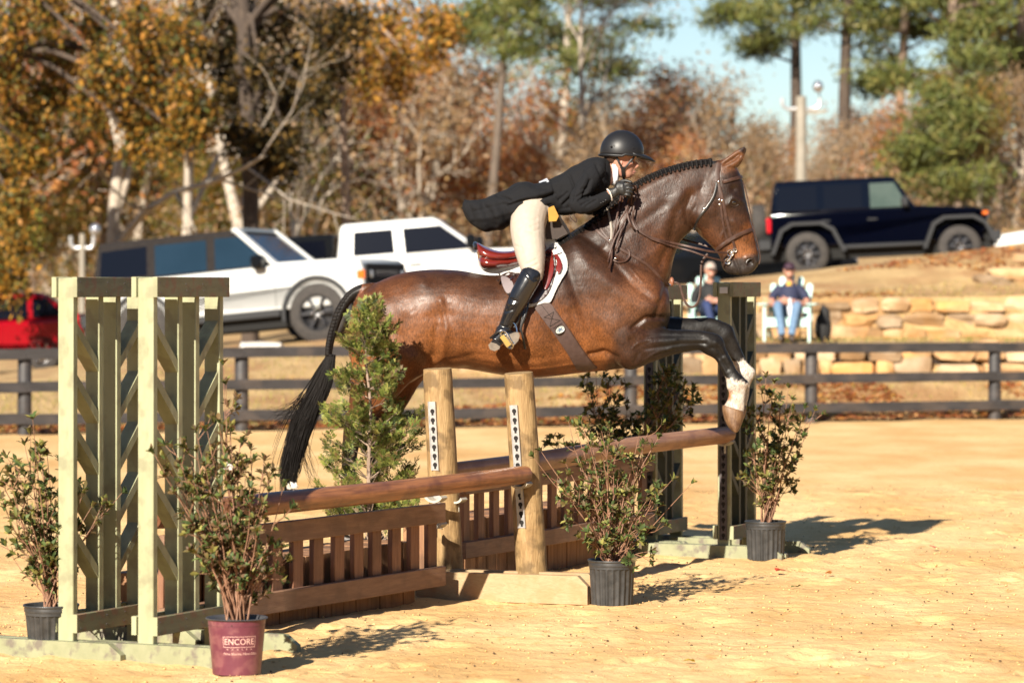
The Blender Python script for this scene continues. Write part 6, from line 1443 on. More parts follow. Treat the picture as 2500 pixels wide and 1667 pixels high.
# white off-road car with black soft top (boxy, nose to the right and toward the arena)
def plane_pt(X, D): return Vector((X, D, hplane(X)))
bro = dict(W=1.93, r=.465, axles=(-1.42, 1.53), paint=M_wht, cabmat=M_soft, rock=.56, cat='off-road car', spokes=6, rim=M_rimd,
    profile=[(-2.30, .62), 'R', 'F', (2.05, .62), (2.30, .66), (2.34, 1.02), (2.28, 1.22), (2.05, 1.265), (.88, 1.30), (.80, 1.26), (-2.28, 1.24), (-2.33, .9)],
    cab=((-2.26, .92, 1.80, 1.235), (-2.14, .22, 1.62, 1.88)), bev=.045, cbev=.05,
    wins=[([(-2.12, 1.30), (-1.30, 1.30), (-1.30, 1.76), (-2.08, 1.74)], M_glass), ([(-1.16, 1.28), (-.28, 1.28), (-.28, 1.76), (-1.16, 1.76)], M_glassb), ([(-.14, 1.28), (.74, 1.28), (.36, 1.76), (-.14, 1.77)], M_glassb)], ws=M_glassb,
    extra=[flare(-1.42, .465, .58, .05, M_trim), flare(1.53, .465, .58, .05, M_trim), bx('front_bumper', (2.28, -.95, .56), (2.50, .95, .80), M_trim), bx('grille', (2.325, -.86, .84), (2.36, .86, 1.16), M_dark),
      bx('*headlight', (2.33, -.76, .93), (2.372, -.62, 1.06), M_galv), bx('*turn_signal', (2.22, -.972, .92), (2.35, -.90, 1.06), M_orl, .01), bx('*mirror', (.55, -1.16, 1.22), (.74, -.93, 1.44), M_blk, .04), bx('*rocker', (-.75, -.985, .46), (.92, -.86, .58), M_trim),
      bx('rear_bumper', (-2.50, -.92, .56), (-2.28, .92, .78), M_trim), bx('*taillight', (-2.35, -.94, .92), (-2.30, -.80, 1.2), M_redl), bx('*door_handle', (-.44, -.985, 1.06), (-.22, -.962, 1.10), M_trim, .008), bx('*door_handle', (-1.32, -.985, 1.06), (-1.14, -.962, 1.10), M_trim, .008)])
def pillars(e, W):
    for sg in (-1, 1):
        m1 = MB(); m1.beam((.93, sg * .895, 1.22), (.215, sg * .80, 1.885), .10, .075); m1.build('windscreen_frame', M_wht, e)
    m1 = MB(); m1.beam((.20, -.82, 1.875), (.20, .82, 1.875), .09, .06); m1.build('windscreen_frame', M_wht, e)
    # grey raised letters across the grille
    for k, ch in enumerate(range(6)):
        m1 = MB(); y = .42 - k * .168
        m1.box((2.362, y - .055, .965), (2.372, y + .055, .985)); m1.box((2.362, y - .055, 1.025), (2.372, y + .055, 1.045)); m1.box((2.362, y - .055, .986), (2.372, y - .035, 1.024)); m1.box((2.362, y + .035, .986), (2.372, y + .055, 1.024)); m1.build('grille_letter', MATS.get('dull_letter') or pm('dull_letter', (.30, .30, .30), rough=.7, spec=.2), e, smooth=False)
    for x in (-.21, -1.23, .86):
        for sg in (-1, 1):
            m1 = MB(); m1.box((x - .004, sg * .9655, .60), (x + .004, sg * .967, 1.22)); m1.build('door_seam', M_trim, e, smooth=False)
bro['extra'].append(pillars)
pb0 = Vector((-4.22, 53.3, .80))
car('off_road_car', 'white boxy off-road car with black soft top and chunky tyres, nose to the right', pb0, radians(-18), radians(5.2), bro, 1.03)
# white pickup
def bed(e, W):
    m1 = MB(); m1.box((-2.85, -.93, 1.30), (-1.30, .93, 1.80), bev=.05); c = m1.build('bed_topper', M_blk, e)
    [(lambda m1: (m1.box((-2.6, sg * .931, 1.42), (-1.45, sg * .936, 1.70)), m1.build('topper_window', M_glass, c, smooth=False)))(MB()) for sg in (-1, 1)]
    for sg in (-1, 1): m1 = MB(); m1.box((-.95, sg * .985, 1.13), (-.75, sg * 1.01, 1.17), bev=.01); m1.build('door_handle', M_blk, e); m1 = MB(); m1.box((-.02, sg * .985, 1.13), (.2, sg * 1.01, 1.17), bev=.01); m1.build('door_handle', M_blk, e)
pk = dict(W=2.0, r=.42, axles=(-1.85, 1.85), paint=M_wht2, rock=.55, cat='pickup truck', group=None,
    profile=[(-2.85, .6), 'R', 'F', (2.6, .6), (2.85, .65), (2.88, 1.12), (2.75, 1.25), (1.35, 1.33), (1.15, 1.30), (-2.85, 1.30)],
    cab=((-1.28, 1.30, 1.90, 1.28), (-1.18, .46, 1.62, 1.95)), bev=.07, cbev=.09,
    wins=[([(-.98, 1.38), (-.26, 1.38), (-.28, 1.80), (-.95, 1.80)], M_glass), ([(-.08, 1.36), (1.10, 1.36), (.55, 1.80), (-.10, 1.80)], M_glass)],
    extra=[bed, bx('*mirror', (1.0, -1.2, 1.35), (1.16, -.98, 1.60), M_blk, .04), bx('*headlight', (2.84, -.97, .98), (2.90, -.6, 1.18), M_clrl), bx('grille', (2.87, -.55, .8), (2.91, .55, 1.18), M_trim), bx('front_bumper', (2.83, -.98, .5), (3.0, .98, .74), M_trim), bx('rear_bumper', (-3.0, -.95, .5), (-2.83, .95, .7), M_trim)])
pk['group'] = 'cars parked on the bank'
xk = -1.55; car('pickup_truck', 'white crew cab pickup with dark windows, parked behind the off-road car', Vector((-1.60, 57.3, 1.06)), radians(-3), radians(4.6), pk)
# navy jeep-like
def jx(e, W):
    for sg in (-1, 1):
        m1 = MB(); m1.box((.35, sg * .80, .50), (.352, sg * .801, .52)); 
        m1 = MB(); m1.box((-.25, sg * .795, 1.02), (-.05, sg * .83, 1.06), bev=.01); m1.build('door_handle', M_trim, e); m1 = MB(); m1.box((-1.15, sg * .795, 1.02), (-.97, sg * .83, 1.06), bev=.01); m1.build('door_handle', M_trim, e)
    m1 = MB(); m1.lathe([(0, 0), (.36, 0), (.4, .06), (.4, .2), (.36, .26), (.2, .24), (0, .22)], Matrix.Translation(Vector((-2.22, 0, 1.05))) @ Matrix.Rotation(radians(-90), 4, 'Y'), n=32); m1.build('spare_wheel', M_tyre, e)
jp = dict(W=1.62, r=.42, axles=(-1.45, 1.52), paint=M_navy, rock=.55, cat='off-road car', wy=-.02, tw=.13, gap=.10, rim=M_rimd, spokes=8,
    profile=[(-2.15, .60), 'R', 'F', (2.0, .68), (2.10, .80), (2.08, 1.10), (1.95, 1.17), (.72, 1.27), (.62, 1.24), (-2.15, 1.22)],
    cab=((-2.14, .72, 1.60, 1.215), (-2.02, .30, 1.44, 1.86)), bev=.03, cbev=.05,
    wins=[([(-2.02, 1.26), (-1.22, 1.26), (-1.22, 1.74), (-1.95, 1.74)], M_glass), ([(-1.08, 1.26), (-.34, 1.26), (-.34, 1.74), (-1.08, 1.74)], M_glass), ([(-.18, 1.26), (.56, 1.26), (.30, 1.74), (-.18, 1.74)], pm('clear_side_glass', (.05, .075, .06), (.10, .13, .11), scale=2, rough=.06))],
    extra=[flare(-1.45, .42, .56, .20, M_trim, True), flare(1.52, .42, .56, .20, M_trim, True), bx('front_bumper', (2.10, -.85, .52), (2.34, .85, .72), M_trim), bx('rear_bumper', (-2.40, -.80, .52), (-2.14, .80, .72), M_trim), bx('*taillight', (-2.22, -.83, .85), (-2.13, -.66, 1.15), M_redl), bx('*turn_signal', (1.98, -1.0, 1.02), (2.10, -.86, 1.10), M_orl), bx('*headlight', (2.08, -.62, .86), (2.12, -.40, 1.08), M_clrl),
           bx('grille', (2.095, -.38, .8), (2.13, .38, 1.1), M_trim), bx('*mirror', (.42, -1.02, 1.24), (.56, -.80, 1.46), M_trim, .04), bx('*rocker', (-.8, -.92, .48), (.85, -.80, .56), M_trim), jx])
car('off_road_car', 'dark navy hardtop off-road car with wide flat fenders on the slope at right', Vector((7.30, 65, 2.14)), radians(-3), radians(2.6), jp)
# red hatchback
rd = dict(W=1.78, r=.33, axles=(-1.3, 1.3), paint=M_red, rock=.30, bev=.10, cbev=.16, tw=.1,
    profile=[(-2.05, .35), 'R', 'F', (1.95, .32), (2.1, .45), (2.05, .72), (1.7, .86), (1.0, .95), (-1.9, .98), (-2.08, .8)],
    cab=((-1.98, 1.25, 1.66, .93), (-1.35, .35, 1.26, 1.47)),
    wins=[([(-1.72, 1.0), (-1.15, 1.0), (-1.15, 1.36), (-1.42, 1.34)], M_glass), ([(-1.05, 1.0), (-.30, 1.0), (-.30, 1.38), (-1.05, 1.38)], M_glass), ([(-.16, 1.0), (.95, 1.0), (.38, 1.37), (-.16, 1.38)], M_glass)],
    extra=[bx('*taillight', (-2.02, -.88, .78), (-1.86, -.72, 1.02), M_redl), bx('*headlight', (1.85, -.86, .66), (2.04, -.6, .8), M_clrl), bx('*mirror', (.72, -1.02, .95), (.88, -.86, 1.1), M_red, .04), bx('*door_handle', (-.42, -.91, .86), (-.2, -.885, .9), M_trim, .01)])
car('red_car', 'shiny red hatchback cut off by the left edge of the picture', Vector((-10.1, 62, .20)), radians(180 + 4), radians(-3.5), rd)
# black car behind the horse's neck
bk = dict(W=1.84, r=.35, axles=(-1.4, 1.4), paint=M_blk, rock=.32, bev=.08, cbev=.12, tw=.1,
    profile=[(-2.25, .4), 'R', 'F', (2.1, .35), (2.3, .5), (2.25, .78), (1.9, .92), (1.1, 1.02), (-1.7, 1.08), (-2.25, 1.05)],
    cab=((-1.9, 1.2, 1.7, 1.02), (-1.1, .35, 1.3, 1.52)),
    wins=[([(-1.5, 1.1), (-.35, 1.1), (-.35, 1.42), (-1.05, 1.42)], M_glass), ([(-.2, 1.1), (.95, 1.1), (.4, 1.42), (-.2, 1.42)], M_glass)],
    extra=[bx('*taillight', (-2.28, -.90, .85), (-2.2, -.55, 1.0), M_redl), bx('*headlight', (2.15, -.88, .66), (2.27, -.6, .8), M_clrl), bx('licence_plate', (-2.29, -.25, .72), (-2.26, .25, .86), M_galv, .005), bx('rear_bumper', (-2.34, -.88, .38), (-2.22, .88, .62), M_trim)])
car('black_car', 'black car seen from behind between the neck and muzzle of the horse', Vector((4.95, 69.5, 1.55)), radians(20), radians(3), bk)
# white car far right
wc = dict(bk); wc['paint'] = M_wht2; wc['cat'] = 'car'
car('white_car', 'low white car half hidden by the grass slope beside the navy off-road car', Vector((13.2, 76, 2.2)), radians(180), radians(-2), dict(wc, group='cars parked on the bank'))

# ================================================================ CHAIRS AND SPECTATORS
def chair(loc, rz, label):
    e = empty('garden_chair', loc, rz=rz); tag(e, label, 'garden chair', 'mint garden chairs on the stone terrace')
    for sg in (-1, 1):
        m1 = MB(); m1.box((sg * .33 - .02, -.36, 0), (sg * .33 + .02, -.25, .56), bev=.005); m1.build('leg', M_mint, e)
        m1 = MB(); m1.beam((sg * .30, -.34, .34), (sg * .30, .50, .06), .022, .12); m1.build('leg', M_mint, e)
        m1 = MB(); m1.box((sg * .36 - .075, -.42, .56), (sg * .36 + .075, .30, .585), bev=.008); m1.build('armrest', M_mint, e)
        m1 = MB(); m1.box((sg * .31 - .02, .20, .1), (sg * .31 + .02, .28, .56), bev=.005); m1.build('leg', M_mint, e)
    m1 = MB(); m1.box((-.31, -.375, .24), (.31, -.35, .35), bev=.004); m1.build('apron', M_mint, e)
    for k in range(5): m1 = MB(); y = -.34 + k * .11; m1.box((-.28, y, .352 - k * .03), (.28, y + .095, .374 - k * .03), bev=.004); m1.build('seat_slat', M_mint, e)
    for k in range(5):
        u = (k - 2); x0 = u * .105; x1 = u * .135; h = .98 - abs(u) ** 1.7 * .045; m1 = MB()
        p0 = Vector((x0, .16, .22)); p1 = Vector((x1, .46, h)); m1.beam(p0, p1, .10, .018, up=Vector((0, -1, .4))); m1.ell(p1, (.05, .012, .05), None, 12, 6); m1.build('back_slat', M_mint, e)
    m1 = MB(); m1.beam((-.3, .30, .50), (.3, .30, .50), .03, .07); m1.build('back_rail', M_mint, e)
    return e
def sitter(loc, rz, label, shirt, trousers, cap, capcol, seed, knees=.10, bare=True, extra=None):
    M = Matrix.Translation(Vector(loc)) @ Matrix.Rotation(rz, 4, 'Z')
    def T(p): return M @ Vector(p)
    def lb(mb, pts, n=14):
        c = crom(pts, 5); mb.tube([T(q[:3]) for q in c], [q[3] for q in c], n=n)
    def me_(mb, vox, nm, mat, par, sm=3):
        me = remesh(mb, vox, sm, nm); me.materials.clear(); me.materials.append(mat); smooth_all(me); return link_mesh(nm, me, par)
    b_ = MB()
    lb(b_, [(0, .08, .42, .10), (0, .12, .58, .115), (0, .17, .76, .12), (0, .19, .86, .07), (0, .17, .93, .052), (0, .15, .98, .055)])
    b_.ell(T((0, .135, 1.05)), (.078, .095, .115), None, 20, 14); b_.ell(T((0, .055, 1.04)), (.014, .02, .018)); b_.ell(T((0, .075, .985)), (.045, .045, .04)); b_.ell(T((.0, .052, 1.005)), (.026, .012, .008))
    for sg in (-1, 1):
        b_.ell(T((sg * .08, .14, 1.045)), (.012, .02, .03))
        lb(b_, [(sg * .14, .17, .80, .055), (sg * .23, .13, .68, .048), (sg * .26, .02, .55, .043), (sg * .16, -.10, .57, .038), (sg * -.02, -.15, .60 + sg * .02, .03)])
        hx = sg * -.04
        b_.ell(T((hx, -.16, .60 + sg * .02)), (.045, .022, .032))
        for f in range(4): lb(b_, [(hx - sg * .02, -.165, .62 - f * .017 + sg * .02, .010), (hx - sg * .06, -.16, .617 - f * .017 + sg * .02, .0095), (hx - sg * .085, -.14, .607 - f * .017 + sg * .02, .008)], 7)
        lb(b_, [(hx, -.17, .625 + sg * .02, .011), (hx - sg * .03, -.18, .645 + sg * .02, .010), (hx - sg * .05, -.17, .65 + sg * .02, .008)], 7)
        lb(b_, [(sg * .10, .04, .42, .075), (sg * .13, -.2, .50, .062), (sg * knees * 1.4, -.40, .52, .05), (sg * knees, -.50, .30, .042), (sg * knees * .7, -.58, .10, .032)])
    body = me_(b_, .009, 'person', M_skin, None, 2); body.name = 'person'; tag(body, label, 'person', None)
    WM[body.name] = Matrix.Identity(4)
    s_ = MB(); lb(s_, [(0, .07, .42, .15), (0, .11, .56, .15), (0, .16, .74, .155), (0, .185, .84, .10), (0, .18, .875, .075)], 20)
    for sg in (-1, 1):
        pts = [(sg * .12, .17, .80, .075), (sg * .22, .14, .70, .066)] + ([(sg * .25, .08, .62, .062)] if bare else [(sg * .26, .02, .55, .056), (sg * .16, -.10, .57, .046), (sg * .06, -.13, .59, .04)])
        lb(s_, pts)
    me_(s_, .010, 'shirt', shirt, body)
    t_ = MB(); lb(t_, [(-.12, .06, .40, .11), (0, .07, .40, .13), (.12, .06, .40, .11)])
    for sg in (-1, 1): lb(t_, [(sg * .10, .05, .41, .095), (sg * .13, -.2, .50, .080), (sg * knees * 1.4, -.41, .52, .068), (sg * knees, -.50, .30, .058), (sg * knees * .7, -.575, .10, .055)])
    me_(t_, .010, 'trousers', trousers, body)
    for sg in (-1, 1):
        f_ = MB(); lb(f_, [(sg * knees * .7, -.55, .06, .05), (sg * knees * .75, -.65, .05, .045), (sg * knees * .9, -.76, .06, .038)]); me_(f_, .008, 'shoe', pm('brown_shoe', (.05, .03, .02), rough=.6) if 'brown_shoe' not in MATS else MATS['brown_shoe'], body)
    h_ = MB(); R = M.to_3x3()
    vs = []; fs = []
    for j in range(9):
        th = pi / 2 * j / 8
        for i in range(20): a = 2 * pi * i / 20; vs.append(T((.088 * sin(th) * cos(a), .14 + .105 * sin(th) * sin(a), 1.075 + .10 * cos(th))))
    for j in range(8):
        for i in range(20): fs.append((j * 20 + i, (j + 1) * 20 + i, (j + 1) * 20 + (i + 1) % 20, j * 20 + (i + 1) % 20))
    h_.add(vs, fs); h_.ell(T((0, .04, 1.08)), (.065, .075, .010)); h_.build('cap', capcol, body, world=True)
    e_ = MB()
    for sg in (-1, 1): e_.ell(T((sg * .03, .052, 1.052)), (.020, .010, .012))
    e_.ell(T((0, .046, 1.055)), (.012, .004, .003)); e_.build('sunglasses', M_helmr, body, world=True)
    if extra: extra(body, T)
    return body
M_den = pm('blue_jeans', (.10, .19, .32), (.18, .28, .42), scale=12, rough=.8, bump=.3)
M_nvy = pm('navy_shirt', (.018, .022, .06), (.025, .03, .075), scale=12, rough=.8)
M_dkb = pm('dark_jeans', (.015, .03, .10), (.025, .045, .14), scale=12, rough=.8)
M_blkt = pm('black_shirt', (.012, .012, .013), rough=.8)
M_capn = pm('maroon_cap', (.04, .012, .028), rough=.7); M_capp = pm('pale_cap', (.45, .36, .30), (.52, .42, .36), rough=.8)
ch1 = P(1926, 835, 48.6); ch1.z = height(ch1.x, 49.0); ch1.z = 1.0
chair(ch1, radians(-10), 'mint green slatted chair at the right, holding the man in the navy shirt')
def ex1(b_, T):
    m1 = MB(); m1.ell(T((0, .062, .83)), (.045, .02, .06), Matrix.Rotation(.3, 3, 'X')); m1.build('undershirt', pm('yellow_shirt', (.7, .42, .06), rough=.7), b_, world=True)
s1 = sitter(ch1 + Vector((0, 0, .02)), radians(-8), 'man in navy polo, jeans and dark cap sitting with folded arms', M_nvy, M_den, None, M_capn, 1, extra=ex1)
m1 = MB(); c = ch1 + Vector((0.0, -.22, .66)); m1.tube(curve3([c + Vector((0, .02, 0)), c + Vector((.0, -.04, -.12)), c + Vector((.015, -.08, -.25)), c + Vector((.03, -.12, -.34))], 4), [.02] * 4 + [.05] * 5 + [.035] * 4, n=12, flat=.4); o = m1.build('towel', M_shirt, None); tag(o, 'white cloth hanging from the folded hands of the man in navy', 'towel')
ch2 = P(1738, 835, 49.2); ch2.z = 1.0
chair(ch2, radians(4), 'mint green slatted chair half hidden behind the right wing standard')
s2 = sitter(ch2 + Vector((0, 0, .03)), radians(6), 'spectator in black long sleeved top, dark jeans and pale cap', M_blkt, M_dkb, None, M_capp, 2, bare=False)
m1 = MB(); p = ch1 + Vector((.52, .15, 0)); limb_pts = [(p.x, p.y, .02), (p.x + .02, p.y, .3)]
m1.ell(p + Vector((0, 0, .22)), (.13, .11, .24), None, 14, 10); m1.ell(p + Vector((.03, 0, .42)), (.08, .07, .12)); m1.tube([p + Vector((-.06, 0, .42)), p + Vector((0, 0, .60)), p + Vector((.06, 0, .42))], .012, n=6)
me = remesh(m1, .015, 2, 'backpack'); me.materials.clear(); me.materials.append(M_blkt); smooth_all(me); o = link_mesh('backpack', me); tag(o, 'black bag standing on the terrace right of the chair with the man in navy', 'bag')

# ================================================================ LIGHT POLES
def lpole(px, D, ytop, wpx, armw, lamp, label, bracket=True):
    top = P(px, ytop, D); X = top.x; zb = height(X, D) - .3; e = empty('light_pole', (X, D, zb)); tag(e, label, 'light pole')
    m1 = MB(); r = wpx / 2 / F * D; m1.lathe([(0, 0), (r * 1.25, 0), (r, top.z - zb), (0, top.z - zb + .02)], None, n=16); m1.build('pole', M_concrete, e)
    for sg in (-1, 1):
        m1 = MB(); w_ = armw / F * D; z = top.z - zb - .28
        m1.tube(curve3([Vector((0, 0, z)), Vector((sg * w_ * .6, 0, z - .03)), Vector((sg * w_ * .95, 0, z + .05)), Vector((sg * w_, 0, z + .24))], 5), .045, n=8); m1.build('arm', M_galv, e)
    m1 = MB(); m1.ell(Vector((lamp[0] / F * D, 0, top.z - zb + lamp[1] / F * D)), (.13, .13, .15)); m1.tube([Vector((lamp[0] / F * D, 0, top.z - zb + lamp[1] / F * D)), Vector((armw / F * D, 0, top.z - zb - .05))], .02, n=6); m1.build('lamp', M_clrl, e)
    if bracket: m1 = MB(); m1.beam((0, 0, top.z - zb - .42), (.62, 0, top.z - zb - .36), .08, .08); m1.build('bracket', M_concrete, e)
lpole(1956, 80, 236, 25, 46, (41, 24), 'pale round pole with two curved arms rising behind the navy off-road car')
lpole(201, 72, 572, 14, 28, (32, 10), 'thin pole with curved arms and a round lamp in the trees at the left', False)
# ================================================================ TREES
class TreeMesh:
    def __init__(s): s.v = []; s.f = []; s.n = 0
    def tube(s, pts, rad, k=5):
        pts = np.asarray(pts, dtype=float); m = len(pts)
        d = np.gradient(pts, axis=0); d /= np.linalg.norm(d, axis=1)[:, None] + 1e-9
        ref = np.array([0.0, 0, 1.0]) if abs(d[0, 2]) < .8 else np.array([1.0, 0, 0]); u = np.cross(d, ref); u /= np.linalg.norm(u, axis=1)[:, None] + 1e-9; v = np.cross(d, u)
        a = np.arange(k) * 2 * pi / k; ring = pts[:, None, :] + (u[:, None, :] * np.cos(a)[None, :, None] + v[:, None, :] * np.sin(a)[None, :, None]) * np.asarray(rad)[:, None, None]
        s.v.append(ring.reshape(-1, 3)); i = np.arange(m - 1)[:, None] * k; j = np.arange(k)[None, :]; j2 = (j + 1) % k
        s.f.append((np.stack([i + j, i + j2, i + k + j2, i + k + j], -1).reshape(-1, 4)) + s.n); s.n += m * k
    def obj(s, name, mat, parent): return np_mesh(name, np.concatenate(s.v), np.concatenate(s.f), mat, parent, smooth=True)
def leafcloud(name, cen, size, cols, mat, parent, rs, droop=0.0, aspect=.55):
    n = len(cen); cen = np.asarray(cen); d = rs.normal(size=(n, 3)); d[:, 2] -= droop; d /= np.linalg.norm(d, axis=1)[:, None]
    u = np.cross(d, rs.normal(size=(n, 3))); u /= np.linalg.norm(u, axis=1)[:, None] + 1e-9
    sz = (size * rs.uniform(.55, 1.3, n))[:, None]
    V = np.stack([cen - d * sz * .5, cen + u * sz * aspect * .5, cen + d * sz * .5, cen - u * sz * aspect * .5], 1).reshape(-1, 3)
    Fc = np.arange(n * 4).reshape(-1, 4); cc = np.array(cols)[rs.randint(len(cols), size=n)] * rs.uniform(.7, 1.25, n)[:, None]
    return np_mesh(name, V, Fc, mat, parent, cols=cc)
def grow(rs, H, r0, style):
    """returns TreeMesh and list of twig tip positions (local)"""
    T = TreeMesh(); tips = []
    def br(p, d, L, r, lev):
        n = 5 if lev else 9; pts = [p]; dd = d.copy()
        for i in range(n):
            dd = dd + rs.normal(size=3) * (style['wob'] if lev else style['twob']); dd[2] += style['up'] * (.12 if lev else .25); dd /= np.linalg.norm(dd); pts.append(pts[-1] + dd * L / n)
        pts = np.array(pts); rad = r * np.linspace(1, .32 if lev else .30, n + 1); T.tube(pts, rad, 7 if lev == 0 else (5 if lev == 1 else 3))
        if lev >= style['lev']: tips.extend(pts[2:]); return
        if lev >= style['lev'] - 1: tips.extend(pts[3:])
        kids = style['kids'][lev]; t0 = style['t0'] if lev == 0 else .2
        for k in range(kids):
            t = t0 + (1 - t0) * (k + rs.rand()) / kids; i = min(n - 1, int(t * n)); q = pts[i] + (pts[i + 1] - pts[i]) * (t * n - i)
            ax = pts[i + 1] - pts[i]; ax /= np.linalg.norm(ax); side = np.cross(ax, rs.normal(size=3)); side /= np.linalg.norm(side) + 1e-9
            sp = style['spread'][lev]; nd = ax * cos(sp) + side * sin(sp); 
            if style.get('flat') and lev == 0: nd = side * .95 + np.array([0, 0, .18]); nd /= np.linalg.norm(nd)
            Lk = L * style['len'][lev] * (1.15 - .65 * (t - t0) / (1 - t0 + 1e-6) if lev == 0 else rs.uniform(.6, 1.1)); br(q, nd, Lk, max(.012, r * (1 - .6 * t) * style['rr']), lev + 1)
    br(np.zeros(3), np.array([rs.normal() * .05, rs.normal() * .05, 1.0]), H, r0, 0)
    return T, np.array(tips)
M_barkm = pm('grey_brown_bark', (.10, .075, .055), (.20, .15, .115), scale=6, rough=.9, bump=.4, stretch=(4, 4, .6))
BARE = dict(wob=.22, twob=.07, up=.5, lev=3, kids=[9, 6, 5], t0=.28, spread=[.75, .7, .7], len=[.50, .48, .45], rr=.5)
FORK = dict(wob=.2, twob=.10, up=.4, lev=3, kids=[7, 6, 5], t0=.22, spread=[.55, .7, .8], len=[.62, .5, .45], rr=.62)
PINE = dict(wob=.13, twob=.02, up=.35, lev=2, kids=[22, 6], t0=.42, spread=[1.25, .8], len=[.24, .42], rr=.30, flat=True)
RUST = [(.42, .14, .045), (.34, .13, .05), (.46, .20, .06), (.28, .11, .05), (.42, .24, .09)]
BRWN = [(.34, .225, .13), (.26, .17, .095), (.40, .27, .16), (.22, .15, .08), (.36, .23, .10)]
YEL = [(.36, .18, .025), (.28, .15, .025), (.42, .21, .028), (.20, .14, .025), (.14, .12, .025)]
OLV = [(.16, .14, .03), (.12, .12, .03), (.20, .16, .035), (.09, .10, .025)]
PIN = [(.085, .105, .025), (.12, .14, .032), (.16, .165, .042), (.06, .075, .022), (.20, .18, .05)]
HT = {}
YT = ([0, 700, 1000, 1100, 1200, 1300, 1450, 1560, 1620, 1700, 1800, 1900, 2100, 2300, 2500], [-50, -30, 110, 210, 310, 330, 310, 280, 190, 300, 290, 310, 300, 240, 190])
RSY = np.random.RandomState(8)
def fit(src, px, D):
    X = (px - 1250) / F * D; yt = np.interp(px, *YT) + RSY.uniform(-40, 70); return (CAMZ + (HY - yt) / F * D - height(X, D)) / HT[src.name]
def tree(name, label, px, D, H, r0, style, leaves, cols, n, seed, bark, size=.16, cat='tree', group=None, jitr=.35, mat=None, rz=None, droop=0):
    rs = np.random.RandomState(seed); X = (px - 1250) / F * D; e = empty(name, (X, D, height(X, D) - .15)); tag(e, label, cat, group)
    T, tips = grow(rs, H, r0, style); T.obj('trunk', bark, e); HT[e.name] = float(np.percentile(tips[:, 2], 96))
    if n:
        if leaves == 'needle':
            tt = tips[tips[:, 2] > H * .3]; base = tt[rs.randint(len(tt), size=n // 110)]; cen = np.repeat(base, 110, 0) + rs.normal(size=(len(base) * 110, 3)) * np.array([.36, .36, .17]); leafcloud('crown', cen, size, cols, M_needle, e, rs, aspect=.16)
        else:
            cl = tips[rs.randint(len(tips), size=n // 8)]; cen = np.repeat(cl, 8, 0) + rs.normal(size=(len(cl) * 8, 3)) * jitr; leafcloud('crown', cen, size, cols, mat or M_tleaf, e, rs, droop=droop)
    return e
def copytree(src, px, D, sc, rz, label, group, cat='tree'):
    X = (px - 1250) / F * D
    if sc is None: sc = fit(src, px, D)
    c = src.copy(); COL.objects.link(c); c.location = (X, D, height(X, D) - .15); c.rotation_euler = (0, 0, rz); c.scale = (sc, sc, sc); c['label'] = label; c['category'] = cat
    if group: c['group'] = group
    elif 'group' in c: del c['group']
    for ch in list(src.children): k = ch.copy(); COL.objects.link(k); k.parent = c
    return c
# hero pale trunks at left
tree('bare_tree', 'pale forked tree with bare limbs standing behind the rear of the white off-road car', 262, 66, 9.5, .17, dict(FORK, t0=.16, kids=[6, 6, 5]), 'leaf', BRWN, 500, 3, M_barkp, .12)
tree('bare_tree', 'pale crooked trunk rising above the soft top of the white off-road car', 432, 70, 8.5, .15, dict(FORK, t0=.3), 'leaf', BRWN, 900, 14, M_barkp, .12)
tree('bare_tree', 'small pale tree with arching limbs above the windscreen of the white off-road car', 742, 74, 5.0, .11, dict(FORK, t0=.2, wob=.3), 'leaf', OLV, 900, 9, M_barkp, .12)
# tall pine with bare lower trunk in the middle
tree('pine_tree', 'tall slender pine with a long bare trunk, left of the rider above the tailcoat', 1183, 86, 13.0, .15, dict(PINE, t0=.45, kids=[16, 6], len=[.13, .42]), 'needle', PIN, 15000, 5, M_barkm, .34, 'pine tree')
tree('pine_tree', 'loose grey green pine directly above the helmet of the rider', 1372, 100, 12.5, .19, dict(PINE, t0=.45, kids=[20, 6], len=[.25, .42]), 'needle', PIN, 15000, 8, M_barkp, .34, 'pine tree')
tree('bare_tree', 'pale bare tree branching behind the loose pine above the rider', 1440, 92, 9.0, .13, BARE, 'leaf', BRWN, 1800, 12, M_barkp, .13)
pR = tree('pine_tree', 'broad pine with dense clumps right of the light pole', 2060, 104, 14.0, .26, dict(PINE, t0=.42, kids=[18, 6], len=[.19, .42]), 'needle', PIN, 17000, 21, M_barkd, .36, 'pine tree')
pR2 = tree('pine_tree', 'tallest dark pine near the right edge of the picture', 2345, 92, 15.0, .20, dict(PINE, t0=.30, kids=[24, 6], len=[.17, .42]), 'needle', PIN, 20000, 25, M_barkb, .36, 'pine tree')
copytree(pR, 1935, 112, 1.0, 1.7, 'wide pine left of the light pole, its crown over the navy car roof', None, 'pine tree')
copytree(pR2, 2190, 104, 1.0, 3.3, 'slim pine between the two biggest pines at the right', None, 'pine tree')
copytree(pR2, 2500, 100, 1.05, 2.2, 'pine cut off by the right edge of the picture', None, 'pine tree')
# low bushy pines at right
shortp = tree('pine_tree', 'short bushy young pine behind the bonnet of the navy car', 2290, 86, 3.9, .10, dict(PINE, t0=.15, kids=[20, 6], len=[.30, .42]), 'needle', PIN, 8000, 31, M_barkb, .30, 'pine tree')
